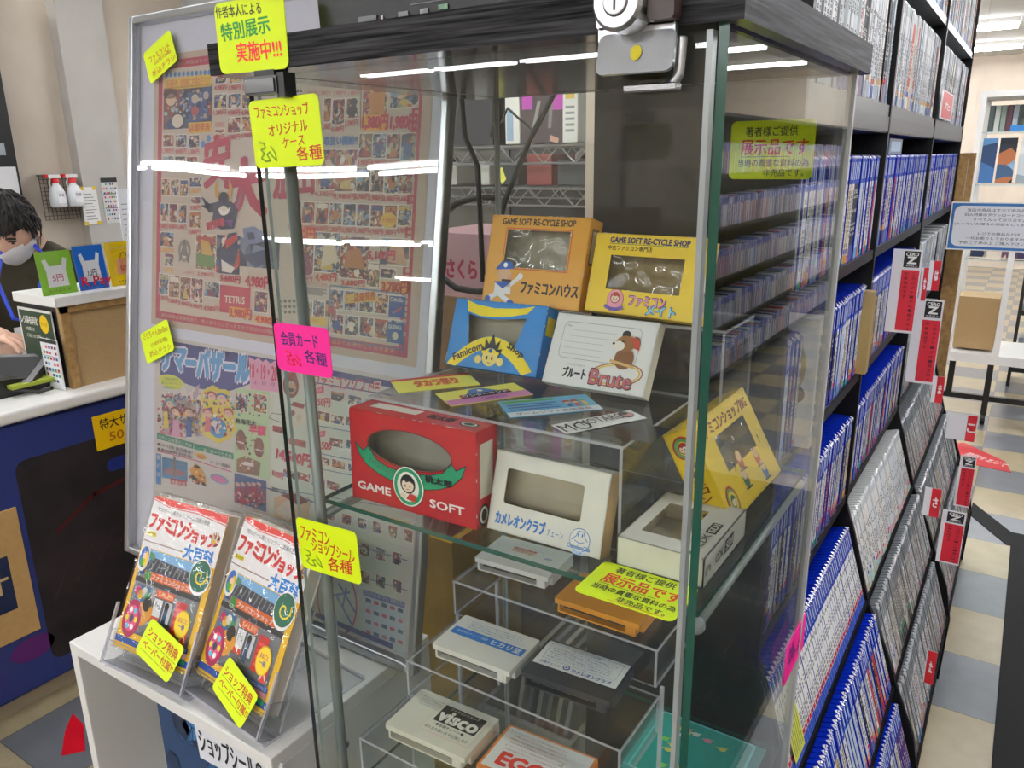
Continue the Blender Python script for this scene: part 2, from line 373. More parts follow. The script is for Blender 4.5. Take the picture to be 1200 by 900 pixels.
for i in range(16):
    x = -.28 + i*.028; c = ['#4a5a58', '#c8d0cc', '#8a9a90', '#5a2a3a', '#a8b4c0', '#2e4038', '#d8dcda', '#6a4a5a'][i % 8]
    mb = MB(); mb.box((x, 5.2, 1.61-.004), (x+.024, 5.35, 1.606+.14), C(c, .35)); mb.build('game_case', **tagd('small game case in the row on the far cabinet top shelf', 'game case', 'cases on the top shelf of the far glass cabinet'))
# notice hanging in front
mb = MB(); pl = Pl(at(1108, 292, Y=3.0), (1, 0, 0), (0, 0, 1), mb)
a = pl.uv(1113, 230); mb.T = Matrix.Identity(4)
w, h = .29, .155
O = pl.O
mb.box((O.x, O.y, O.z), (O.x+w, O.y+.004, O.z+h), WHITE)
pl.rect(.004, .004, w-.004, h-.004, C('#2f74b8', .4), 1); pl.rrect(.012, .012, w-.012, h-.012, .02, C('#eef0f6', .4), 2)
for k, s_ in enumerate(['当店の商品はすべて中古品です。', '封入特典のダウンロードコードなど', 'すべて入っておりません。', '(入っていた場合の保証もしておりません)', '', 'レジでの検品などは', '一切お断りしておりますので、', '予めご了承の上 ご購入下さいませ。']):
    if s_: L_ = len(s_)*.0068*1.9; pl.trect(s_, w/2-L_/2, h-.030-k*.0150, w/2+L_/2, h-.030-k*.0150+.0098, C('#20242c', .5), 3)
for x in (.03, w-.03): mb.box((O.x+x, O.y+.001, O.z+h), (O.x+x+.001, O.y+.002, ZC), C('#c0c0c0', .4))
mb.build('hanging_notice', **tagd('white notice with blue border and black text hanging above the aisle', 'sign'))
# black game shelf at the right edge in the distance
t = thing('media_rack', 'low black rack of upright cases beside the far glass cabinet', 'shelf', (.28, 6.2, 0))
mb = MB(); mb.box((.0, 6.0, 0), (.02, 6.3, 1.15), BLACK); mb.box((.6, 6.0, 0), (.62, 6.3, 1.15), BLACK)
for z in (.1, .48, .86): mb.box((.02, 6.0, z), (.6, 6.3, z+.03), BLACK)
mb.build('frame', t)
for z in (.13, .51, .89):
    for i in range(18):
        x = .03 + i*.031; mb = MB(); mb.box((x, 6.02, z), (x+.028, 6.2, z+.2), C(['#c8d0d8', '#909aa4', '#e0e4e8', '#b0a8a8', '#687888'][(i*7+int(z*10)) % 5], .3))
        mb.build('game_case', **tagd('upright game case on the low black rack at the far right', 'game case', 'cases in the far low black rack'))
# red floor stickers
mb = MB(); q = [at(*p, Z=.0)for p in ((1116, 520), (1130, 519), (1178, 541), (1185, 554), (1120, 540))]
mb.prism([(p.x, p.y) for p in q], .0, .0015, C('#c02832', .4)); pl = Pl((q[0].x, q[0].y, .0016), q[3]-q[0], (0, 0, 0) if 0 else V((q[1].x-q[0].x, q[1].y-q[0].y+.3, 0)), mb)
pl = Pl((-.14, 4.42, .0018), (.235, -.12, 0), (.12, .235, 0), mb); pl.trect('間隔をあけて', 0, .02, .2, .075, WHITE, 1)
mb.build('floor_sticker', **tagd('red arrow sticker with white letters on the aisle floor', 'floor sticker'))
mb = MB(); mb.prism([tuple(at(a_, b_, Z=0).xy) for a_, b_ in ((100, 880), (98, 850), (85, 836), (76, 858), (72, 886))], .0, .0015, C('#d00f24', .35)); mb.build('floor_sticker', **tagd('plain red arrow sticker on the floor beside the blue counter', 'floor sticker'))

# ================================================================== COUNTER (left)
CX0 = -2.19
t = thing('checkout_counter', 'long checkout counter with white top and blue front', 'counter', (-2.55, 1.7, 0))
mb = MB(); mb.box((-2.78, .2, .06), (CX0-.02, 3.2, .845), C('#27346e', .35)); mb.build('body', t)
mb = MB(); mb.rbox((-2.80, .18, .845), (-2.185, 3.22, .88), .01, WHITE, 1); mb.build('worktop', t, bevel=.004)
mb = MB(); mb.box((-2.75, .25, 0), (CX0-.05, 3.15, .06), C('#9a8e7a', .6)); mb.build('plinth', t)
mb = MB(); pl = Pl((CX0-.019, .2, 0), (0, 1, 0), (0, 0, 1), mb)
mb.box((CX0-.02, .25, .07), (CX0-.012, 3.1, .835), C('#2a3876', .28)); pl = Pl((CX0-.012, 0, 0), (0, 1, 0), (0, 0, 1), mb)
pl.rrect(.905, .12, 1.9, .735, .03, DARKPRINT, 1); pl.rrect(1.15, .62, 1.34, .66, .02, C('#22307a', .3), 2)
pl.ell(.86, .19, .06, .035, C('#5a1f6a', .4), 1); pl.stroke([(.98, .50), (1.1, .57), (1.3, .60), (1.28, .46), (1.18, .45)], .012, C('#4a1218', .4), 2)
for k in range(5): pl.stroke([(.94 + .07*k, .3+.03*k), (1.0+.07*k, .4+.02*k)], .006, C('#2a1518', .4), 2)
mb.build('front_panel', t)
mb = MB(); mb.box((CX0-.012, .45, .24), (CX0-.006, .887, .615), C('#c09a62', .6, noise=60)); pl = Pl((CX0-.006, 0, 0), (0, 1, 0), (0, 0, 1), mb)
pl.rect(.47, .33, .842, .49, C('#15264a', .4), 1); pl.trect('ET', .745, .385, .832, .43, C('#c8a878', .4), 2, .04)
mb.build('tan_panel', **tagd('tan paper bag panel with navy label on the blue counter front', 'paper bag'))
mb = MB(); pl = Pl((CX0-.010, 1.136, .70), (0, 1, -.02), (0, 0, 1), mb); mb.box((CX0-.0118, 1.13, .695), (CX0-.010, 1.30, .80), C('#f2c400', .5))
pl.trect('特大サイズ', .012, .055, .155, .088, C('#241c10', .5), 1, .02); pl.trect('50円', .035, .012, .125, .045, C('#c06a10', .5), 1, .02)
mb.build('price_tag', **tagd('yellow price tag reading 50 yen on the blue counter front', 'price tag'))
# small cabinet on the counter
t = thing('counter_cabinet', 'small open cabinet with chipboard back and white top on the counter', 'cabinet', (-2.37, 1.3, .88))
mb = MB(); mb.box((-2.26-.015, 1.12, .88), (-2.26, 1.50, 1.12), CORK); pl = Pl((-2.26, 1.12, .88), (0, 1, 0), (0, 0, 1), mb)
for (a, b, c, d) in ((0, 0, .022, .24), (0, .22, .38, .24), (.36, 0, .38, .24)): mb.box((-2.26, 1.12+a, .88+b), (-2.252, 1.12+c, .88+d), CORK2)
mb.build('back_panel', t)
mb = MB(); mb.box((-2.48, 1.105, 1.12), (-2.245, 1.54, 1.148), WHITE); mb.build('top', t, bevel=.002)
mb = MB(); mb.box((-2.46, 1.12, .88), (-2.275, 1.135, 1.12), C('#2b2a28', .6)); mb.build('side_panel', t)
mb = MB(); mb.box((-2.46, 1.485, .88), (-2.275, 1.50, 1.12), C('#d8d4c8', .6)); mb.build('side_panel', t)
mb = MB(); mb.box((-2.47, 1.108, .90), (-2.285, 1.112, 1.105), WHITE); pl = Pl((-2.47, 1.108, .90), (1, 0, 0), (0, 0, 1), mb)
pl.rect(.006, .0, .185, .198, C('#24402c', .5), 1); pl.trect('レジ袋有料化', .012, .158, .105, .182, WHITE, 2, .03); pl.trect('のお知らせ', .03, .138, .08, .150, WHITE, 2, .02)
pl.ell(.14, .165, .024, .027, C('#f0c800', .5), 2); pl.trect('マイバッグ', .122, .158, .158, .172, BLACK, 3); pl.trect('ご協力をお願いします', .03, .118, .16, .129, WHITE, 2)

mb.build('information_sheet', **tagd('dark green notice sheet with yellow circle leaning on counter cabinet', 'notice'))
mb = MB(); pl0 = Pl(at(88, 455, Y=1.095), (1, 0, 0), (0, 0, 1), mb); q = V((-2.345, 1.095, .882)); mb.box(q, q + V((.09, .004, .145)), C('#f0f2f6', .4)); pl = Pl(q, (1, 0, 0), (0, 0, 1), mb)
pl.rect(0, .134, .09, .145, C('#222826'), 1)
rc = ['#c02020', '#202a6a', '#2050b0', '#40a040', '#303030', '#e06080', '#1a90d0', '#a02050']
for r in range(7):
    for c in range(5):
        if (r*5+c*3) % 7 != 0: pl.rect(.01+c*.0155, .118-r*.0165, .021+c*.0155, .126-r*.0165, C(rc[(r*3+c*5) % 8], .5), 1)
for r in (.095, .05): pl.rect(.004, r, .086, r+.0012, C('#333333'), 2)
mb.build('payment_sheet', **tagd('white sheet of small payment icons standing on the counter', 'notice'))
# three bag cards standing on top of the cabinet
def bagcard(y0, wd, h, colr, lab, txt, tc, art):
    m = MB(); base = V((-2.30, y0, 1.148)); T_ = Matrix.Translation(base) @ Matrix.Rotation(math.radians(-6), 4, 'Y')
    m.T = T_; m.box((-.002, 0, 0), (.0, wd, h), C(colr, .35)); m.T = Matrix.Identity(4)
    p = Pl(T_ @ V((0, 0, 0)), (0, 1, 0), T_.to_3x3() @ V((0, 0, 1)), m); W_ = C('#f4f4f4', .4)
    if art == 'bag':
        p.poly([(wd*.2, h*.18), (wd*.8, h*.18), (wd*.78, h*.55), (wd*.86, h*.8), (wd*.76, h*.84), (wd*.68, h*.66), (wd*.34, h*.66), (wd*.26, h*.84), (wd*.15, h*.8), (wd*.22, h*.55)], W_, 1)
    else:
        p.poly([(wd*.22, h*.25), (wd*.82, h*.25), (wd*.78, h*.62), (wd*.26, h*.62)], C('#e8a070', .5), 1); p.stroke([(wd*.4, h*.62), (wd*.45, h*.74), (wd*.58, h*.74), (wd*.62, h*.62)], .003, C('#a05a20'), 1)
        p.trect('ショッピングバッグ', wd*.15, h*.83, wd*.85, h*.9, WHITE, 1)
    p.trect(txt, wd*.36, h*.3, wd*.66, h*.46, C(tc), 2, .02); p.trect('レジぶくろ' if art == 'bag' else '大きめサイズ', wd*.2, h*.06, wd*.8, h*.13, C('#303030'), 1)
    s_ = H(None, base)
    m2 = MB(); m2.T = T_; m2.box((.003, -.003, 0), (.0045, wd+.003, h+.004), ACR); m2.box((-.03, 0, 0), (.004, wd, .002), ACR)
    th = thing('bag_price_card', lab, 'price card', tuple(base)); m.build('card', th); m2.build('acrylic_holder', th)
bagcard(1.106, .098, .122, '#8cc63a', 'light green bag price card standing leftmost on counter cabinet', '5円', '#c03070', 'bag')
bagcard(1.212, .088, .128, '#1e6fd0', 'blue bag price card standing between green and yellow cards', '10円', '#303038', 'bag')
bagcard(1.308, .105, .130, '#f4cc00', 'yellow paper bag price card standing rightmost on counter cabinet', '50円', '#b02020', 'paper')
mb = MB(); pl = Pl((-2.235, 1.185, 1.15), (0, 1, 0), (0, 0, 1), mb); mb.box((-2.239, 1.18, 1.148), (-2.236, 1.27, 1.20), ACR)
pl.trect('R Pay', .0, .012, .085, .045, C('#c8102c'), 1, .03); mb.build('payment_plate', **tagd('clear plate with red payment letters in front of blue card', 'sign'))
# till terminal
t = thing('payment_terminal', 'black payment terminal with tilted screen on the white counter', 'card terminal', (-2.45, 1.06, .88))
mb = MB(); mb.prism([(-.16, 0), (.13, 0), (.13, .02), (-.05, .05), (-.16, .05)], -.11, .11, C('#17181a', .4), 0); 
mb.v = [p + V((-2.44, 1.04, .88)) for p in mb.v]; mb.build('base', t, bevel=.003)
mb = MB(); T_ = Matrix.Translation((-2.44, 1.02, .925)) @ Matrix.Rotation(math.radians(35), 4, 'Z') @ Matrix.Rotation(math.radians(22), 4, 'X'); mb.T = T_
mb.rbox((-.12, -.07, 0), (.12, .07, .018), .008, C('#1c1d1f', .35), 2); mb.box((-.1, -.055, .018), (.1, .055, .019), C('#1c1d20', .6, 0, .2)); mb.box((-.015, -.02, -.03), (.015, .02, 0), BLACK); mb.build('screen', t)
mb = MB(); mb.box((-2.39, .98, .905), (-2.30, 1.1, .915), C('#9aa83a', .4)); mb.build('keypad_strip', t)
mb = MB(); mb.tube([(-2.33, 1.0, .90), (-2.29, 1.04, .887), (-2.25, 1.06, .90)], .006, BLACK, 6); mb.build('cable', t)

# ---- wall rack with spray bottles, papers, sloping board
t = thing('wire_wall_rack', 'wire grid rack hanging on the beige wall behind the till', 'wall rack', (-3.98, 2.08, 1.24))
mb = MB()
for i in range(10): mb.tube([(-3.975, 1.985+i*.019, 1.25), (-3.975, 1.985+i*.018, 1.46)], .0018, C('#6a6258', .4, .5), 4)
for i in range(12): mb.tube([(-3.972, 1.985, 1.25+i*.019), (-3.972, 2.158, 1.25+i*.019)], .0018, C('#6a6258', .4, .5), 4)
mb.build('grid', t)
mb = MB(); mb.box((-3.998, 1.985, 1.455), (-3.972, 2.158, 1.462), C('#6a6258', .4, .5)); mb.build('bracket', t)
for y, lb in ((2.03, 'white spray bottle with red trigger hanging left on wire rack'), (2.112, 'white spray bottle with red trigger hanging right on wire rack')):
    t = thing('spray_bottle', lb, 'spray bottle', (-3.92, y, 1.31))
    mb = MB(); mb.lathe([(0, 0), (.032, 0), (.037, .01), (.037, .05), (.028, .09), (.014, .105), (.014, .115)], C('#dfe3e6', .3), (-3.92, y, 1.31), 16); mb.build('bottle', t, True)
    mb = MB(); mb.lathe([(.016, .112), (.017, .13), (.012, .135), (0, .135)], C('#e02028', .35), (-3.92, y, 1.31), 12); mb.build('collar', t, True)
    mb = MB(); mb.box((-3.935, y-.035, 1.445), (-3.905, y+.02, 1.462), C('#e8e8e8', .3)); mb.box((-3.93, y-.047, 1.447), (-3.91, y-.034, 1.463), C('#e02028', .35)); mb.tube([(-3.92, y-.02, 1.445), (-3.92, y-.03, 1.42), (-3.92, y-.025, 1.40)], .003, C('#e8e8e8'), 6); mb.build('trigger_head', t)
    mb = MB(); mb.box((-3.885, y-.018, 1.33), (-3.882, y+.018, 1.385), C('#f2f2f4')); p = Pl((-3.8818, y-.018, 1.33), (0, 1, 0), (0, 0, 1), mb); p.trect('除菌', .006, .03, .03, .045, C('#404a80'), 1); mb.build('label_sticker', t)
# sloping board with papers (a screen standing behind the counter)
def notice(nm, a, b, lab, hdr):
    m = MB(); P0 = at(*a, X=-3.928); P1 = at(*b, X=-3.928); w_ = P1.y-P0.y; h_ = P1.z-P0.z; m.box((-3.9299, P0.y, P0.z), (-3.926, P1.y, P1.z), WHITE if not hdr else C('#cfcdca')); p = Pl((-3.926, P0.y, P0.z), (0, 1, 0), (0, 0, 1), m)
    if hdr:
        p.rect(0, h_*.9, w_, h_, C('#202020'), 1)
        for v in (.64, .33): p.rect(.005, h_*v, w_-.005, h_*v+.004, C('#404448'), 1)
        for r in range(9):
            for c in range(6):
                if (r*3+c) % 5: p.rect(w_*(.1+.14*c), h_*(.84-r*.095), w_*(.19+.14*c), h_*(.88-r*.095), C(rc[(r*5+c*3) % 8]), 1)
    else:
        for k in range(9): p.rect(w_*.15, h_*(.12+k*.085), w_*(.85-(k*7 % 3)*.1), h_*(.14+k*.085), C('#8a8a90'), 1)
        for u, v in ((-.04, -.03), (.75, -.03), (-.04, .92), (.75, .92)): p.rect(w_*u, h_*v, w_*(u+.26), h_*(v+.1), C('#d8b830'), 2)
    m.build(nm, **tagd(lab, 'notice'))
notice('paper_notice', (100, 263), (112, 219), 'white paper notice with yellow tape corners on the grey column', False)
notice('icon_notice', (125, 262), (136, 208), 'paper of payment icons with black header on the grey column', True)
mb = MB(); P0 = at(146, 282, X=-3.05); mb.box((-3.06, P0.y, P0.z-.02), (-3.055, P0.y+.2, P0.z+.2), C('#e6e8ee')); p = Pl((-3.055, P0.y, P0.z), (0, 1, 0), (0, 0, 1), mb)
for k in range(7): p.rect(.01, .02+k*.02, .12, .024+k*.02, C('#a0a6b0'), 1)
mb.box((-3.08, P0.y+.02, .0), (-3.06, P0.y+.05, P0.z+.1), C('#303030')); mb.build('document_sheet', **tagd('white document sheet standing behind the yellow bag card', 'document'))
# dark cabinet at the extreme left, high
mb = MB(); mb.box((-3.995, 1.5, .0), (-3.85, 1.84, 2.3), C('#1a1a1c', .5)); pl = Pl((-3.849, 1.5, 0), (0, 1, 0), (0, 0, 1), mb)
pl.rect(.05, 1.72, .3, 1.9, C('#38406a'), 1); pl.rect(.1, 1.55, .3, 1.6, C('#9aa0a8'), 1); pl.rect(.0, 1.35, .33, 1.5, C('#d8d8da'), 1)
mb.build('tall_locker', **tagd('dark tall cabinet against the wall at the left edge', 'cabinet'))

# ================================================================== PERSON behind the counter
def person():
    hp = at(12, 270, Y=1.33); t = thing('person', 'person with short black hair, white face mask and dark olive jacket behind the counter', 'person', (-3.0, 1.42, 0))
    skin = C('#d6ac96', .5)
    # body: one continuous skinned figure
    J = [(-3.02, 1.44, .92), (-3.02, 1.45, 1.05), (-2.99, 1.43, 1.17), (-2.97, 1.41, 1.20), (-2.93, 1.385, 1.235),     # pelvis..neck..head base
         (-2.97, 1.55, 1.03), (-2.84, 1.58, .96), (-2.60, 1.38, 1.0), (-2.56, 1.30, 1.005),                     # far arm (his left)
         (-3.05, 1.24, 1.08), (-2.96, 1.06, .99), (-2.70, 1.04, 1.01), (-2.61, 1.075, 1.012),                      # near arm
         (-3.02, 1.54, .90), (-2.95, 1.56, .48), (-2.98, 1.56, .08), (-2.88, 1.55, .04),
         (-3.04, 1.34, .90), (-2.97, 1.32, .48), (-3.0, 1.32, .08), (-2.9, 1.31, .04)]
    Rr = [.12, .115, .10, .05, .05, .05, .045, .032, .028, .05, .045, .032, .028, .08, .055, .045, .035, .08, .055, .045, .035]
    E_ = [(0,1),(1,2),(2,3),(3,4),(2,5),(5,6),(6,7),(7,8),(2,9),(9,10),(10,11),(11,12),(0,13),(13,14),(14,15),(15,16),(0,17),(17,18),(18,19),(19,20)]
    # fingers on both hands: pressing the keys
    def hand(wi, d, n):
        side = V((-d.y, d.x, 0)).normalized(); w = V(J[wi]); pm = w + d*.045 + V((0, 0, -.006)); J.append(tuple(pm)); Rr.append(.026); k = len(J)-1; E_.append((wi, k))
        for f, ln in ((-1.5, .058), (-.5, .072), (.5, .068), (1.5, .052)):
            a = w + d*.085 + side*f*.018; b = a + d*ln*.5 + V((0, 0, -.012)); c = b + d*ln*.35 + V((0, 0, -.025))
            i = len(J); J.extend([tuple(a), tuple(b), tuple(c)]); Rr.extend([.0095, .0085, .0075]); E_.extend([(k, i), (i, i+1), (i+1, i+2)])
        a = w + d*.03 + side*n*.032; b = a + d*.035 + side*n*.012 + V((0, 0, -.02)); i = len(J); J.extend([tuple(a), tuple(b)]); Rr.extend([.011, .009]); E_.extend([(k, i), (i, i+1)])
    hand(8, V((.85, -.5, 0)).normalized(), -1); hand(12, V((.9, .35, -.1)).normalized(), 1)
    me = bpy.data.meshes.new('body'); org = t.matrix_world_loc
    me.from_pydata([tuple(V(p)-org) for p in J], E_, []); me.update()
    o = bpy.data.objects.new('body', me); COL.objects.link(o); o.parent = t.o; me.materials.append(skin)
    md = o.modifiers.new('skin', 'SKIN'); md.use_smooth_shade = True
    for i, sv in enumerate(me.skin_vertices[0].data): sv.radius = (Rr[i], Rr[i]); sv.use_root = (i == 0)
    o.modifiers.new('sub', 'SUBSURF').render_levels = 2
    # head (joined look: overlaps the neck)
    fw = V((.58, -.62, -.56)).normalized(); sd = fw.cross(V((0, 0, 1))).normalized(); up = sd.cross(fw)
    B = Matrix((sd, fw, up)).transposed().to_4x4(); B.translation = hp
    def head(prof, r=1, n=28, k=20):
        vs = []; fs = []
        for a in range(k+1):
            th = math.pi*a/k
            for j in range(n):
                ph = 2*math.pi*j/n; x = math.sin(th)*math.cos(ph); y = math.sin(th)*math.sin(ph); z = math.cos(th)
                vs.append(prof(x, y, z))
        for a in range(k):
            for j in range(n): fs.append((a*n+j, (a+1)*n+j, (a+1)*n+(j+1) % n, a*n+(j+1) % n))
        return vs, fs
    def face(x, y, z):
        w = .076; h = .115; d = .093
        if z < 0: w *= 1 - .30*z*z*1.2; d *= 1 - .12*z*z
        px, py, pz = x*w, y*d, z*h
        if y > 0: 
            py += .020*math.exp(-((px/.012)**2 + ((pz+.012)/.022)**2))      # nose
            py -= .008*(math.exp(-(((px-.032)/.016)**2 + ((pz-.012)/.012)**2)) + math.exp(-(((px+.032)/.016)**2 + ((pz-.012)/.012)**2)))
            py += .006*math.exp(-((px/.02)**2 + ((pz+.055)/.01)**2))
        return (px, py, pz)
    m = MB(); m.T = B; vs, fs = head(face); m.add(vs, fs, skin)
    for s_ in (-1, 1):
        m.ball((s_*.077, -.005, -.005), .03, skin, 10, (.35, .7, 1.1))
        for e in (0,): m.ball((s_*.032, .079, .012), .013, C('#e8e2dc', .3), 10, (1.1, .4, .45)); m.ball((s_*.032, .0835, .011), .006, C('#1a1210', .2), 8, (1, .5, .8)); m.box((s_*.032-.016, .082, .027), (s_*.032+.016, .088, .032), C('#1c1614', .8)); m.box((s_*.032-.014, .083, .0165), (s_*.032+.014, .0865, .0185), C('#1c1614', .8))
    m.tube([(0, -.02, -.07), (0, -.03, -.14)], .05, skin, 14)
    m.build('head', t, True)
    def hr(x, y, z):
        w = .076*1.13; h = .115*1.12; d = .093*1.15; q = 1 + .035*math.sin(23*x+9*z)*math.sin(19*y+5*x)
        return (x*w*q, y*d*q - .006, z*h*q + .008)
    m = MB(); m.T = B; vs, fs = head(hr, n=56, k=40)
    keep = []
    for f in fs:
        c = [sum(vs[i][k] for i in f)/4 for k in range(3)]
        lim = .046 if c[1] > .045 else (.0 if c[1] > .01 else -.075)
        if c[2] > lim: keep.append(f)
    m.add(vs, keep, C('#15110f', .55, noise=60))
    rnd = random.Random(3)
    for i in range(900):
        th = rnd.uniform(.1, 1.9); ph = rnd.uniform(0, 2*math.pi); x, y, z = math.sin(th)*math.cos(ph), math.sin(th)*math.sin(ph), math.cos(th); p = V(hr(x, y, z))
        if p.z < (.045 if p.y > .04 else .0 if p.y > 0 else -.06): continue
        d = V((x*.3, y*.5+.3, -.9 if z < .7 else -.1)); d = (d - V((x, y, z))*d.dot(V((x, y, z)))).normalized(); m.tube([p - d*.01 - V((x, y, z))*.001, p + V((x, y, z))*.003 + d*.006, p + V((x, y, z))*.001 + d*.018], [.0035, .003, .0008], C('#15110f', .55, noise=60), 4, False)
    m.build('hair', t, True)
    def msk(x, y, z):
        p = V(face(x, y, z)); p.y = max(p.y, .0); q = 1.06; e = .012*math.exp(-(p.x/.03)**2)
        return (p.x*q, p.y*q + e + .004, p.z*q)
    m = MB(); m.T = B; vs, fs = head(msk, n=40, k=36)
    m.add(vs, [f for f in fs if all(vs[i][1] > .012 and vs[i][2] < .0 + .012*(1 - abs(vs[i][0])/.07) - .2*max(0, abs(vs[i][0])-.05) and vs[i][2] > -.125 for i in f)], C('#eef0f2', .7))
    for s_ in (-1, 1): m.tube([(s_*.075, .03, -.02), (s_*.083, .0, .01), (s_*.083, -.02, -.01), (s_*.076, .02, -.06)], .002, WHITE, 5)
    m.build('face_mask', t, True)
    # jacket over torso and sleeves
    JJ = [(-3.02, 1.45, .82), (-3.02, 1.45, 1.02), (-2.99, 1.43, 1.16), (-2.94, 1.395, 1.225), (-2.97, 1.55, 1.04), (-2.84, 1.58, .965), (-2.65, 1.40, .99), (-3.06, 1.22, 1.135), (-2.98, 1.03, .985), (-2.74, 1.02, .995)]
    JR = [.17, .17, .165, .10, .10, .075, .055, .12, .08, .055]; JE = [(0,1),(1,2),(2,3),(2,4),(4,5),(5,6),(2,7),(7,8),(8,9)]
    me = bpy.data.meshes.new('jacket'); me.from_pydata([tuple(V(p)-org) for p in JJ], JE, []); o = bpy.data.objects.new('jacket', me); COL.objects.link(o); o.parent = t.o
    me.materials.append(C('#35301f', .8, noise=18)); md = o.modifiers.new('skin', 'SKIN'); md.use_smooth_shade = True
    for i, sv in enumerate(me.skin_vertices[0].data): sv.radius = (JR[i], JR[i]*.85); sv.use_root = (i == 1)
    o.modifiers.new('sub', 'SUBSURF').render_levels = 2
    m = MB(); m.tube([(-2.87, 1.37, 1.25), (-2.80, 1.38, 1.20), (-2.77, 1.32, 1.10), (-2.75, 1.27, 1.0), (-2.76, 1.22, 1.02), (-2.82, 1.22, 1.14), (-2.86, 1.27, 1.23)], .006, C('#1a3fc0', .5), 6); l = m.build('lanyard', t)
    m = MB(); m.box((-2.76, 1.215, .90), (-2.752, 1.28, .99), C('#d8dcdc', .3)); m.build('name_badge', t)
person()

# ================================================================== WHITE RACK with books
RX0, RX1, RY0, RY1, RZ = -1.114, -.668, .483, .78, .82
t = thing('white_cube_rack', 'white open cube rack with the guide books on top', 'rack', ((RX0+RX1)/2, (RY0+RY1)/2, 0))
for nm, a, b, m_ in (('top_board', (RX0, RY0, RZ-.018), (RX1, RY1, RZ), WHITE), ('side_board', (RX0, RY0, 0), (RX0+.018, RY1, RZ-.018), WHITE), ('side_board', (RX1-.018, RY0, 0), (RX1, RY1, RZ-.018), WHITE),
    ('back_board', (RX0+.018, RY1-.01, .0), (RX1-.018, RY1, RZ-.018), C('#9b9ca0', .5)), ('middle_shelf', (RX0+.018, RY0+.01, .40), (RX1-.018, RY1-.01, .418), WHITE), ('bottom_board', (RX0+.018, RY0, .03), (RX1-.018, RY1-.01, .05), WHITE)):
    mb = MB(); mb.box(a, b, m_); mb.build(nm, t, bevel=.0015)
mb = MB(); mb.lathe([(0, .0), (.006, .0), (.006, .001)], C('#4a4438', .4), (RX1, .60, .755), 12, 0); mb.lathe([(0, .0012), (.004, .0012)], C('#8a8070', .3, .8), (RX1, .60, .755), 12, 0); mb.build('screw_cap', t)
# printed blue sheet and white banner inside the rack
mb = MB(); mb.box((-.93, .50, .45), (-.70, .504, .795), C('#123a66', .4)); pl = Pl((-.93, .4998, .45), (1, 0, 0), (0, 0, 1), mb)
rnd = random.Random(5)
for i in range(26):
    u, w = rnd.uniform(.02, .21), rnd.uniform(.05, .33); a = rnd.uniform(0, 6); r_ = rnd.uniform(.012, .028)
    pts = [(min(.229, max(.001, u + r_*math.cos(a+k*1.256)*(1 if k % 2 else .8))), min(.344, max(.001, w + r_*math.sin(a+k*1.256)))) for k in range(5)]
    pl.poly(pts, C(['#2f8fd0', '#56b0e4', '#0c2748', '#3a7ab8', '#1a5a94'][i % 5], .4), 1 + i % 3); pl.stroke(pts+[pts[0]], .0015, C('#081830', .4), 5)
mb.build('comic_poster', **tagd('blue comic print standing inside the white cube rack', 'poster'))
mb = MB(); p0 = at(300, 868, Y=.494); mb.T = Matrix.Translation((-.835, .495, .735)) @ Matrix.Rotation(math.radians(-3), 4, 'Y')
mb.box((0, 0, 0), (.175, .002, .062), C('#e8eaf2', .4)); T_ = mb.T.copy(); mb.T = Matrix.Identity(4); pl = Pl(T_ @ V((0, -.0003, 0)), T_.to_3x3() @ V((1, 0, 0)), (0, 0, 1), mb)
pl.trect('ショップシールの世界', .006, .012, .168, .05, C('#15161c', .5), 1, .02)
mb.build('banner_card', **tagd('white banner with black lettering about shop stickers in the white rack', 'banner'))

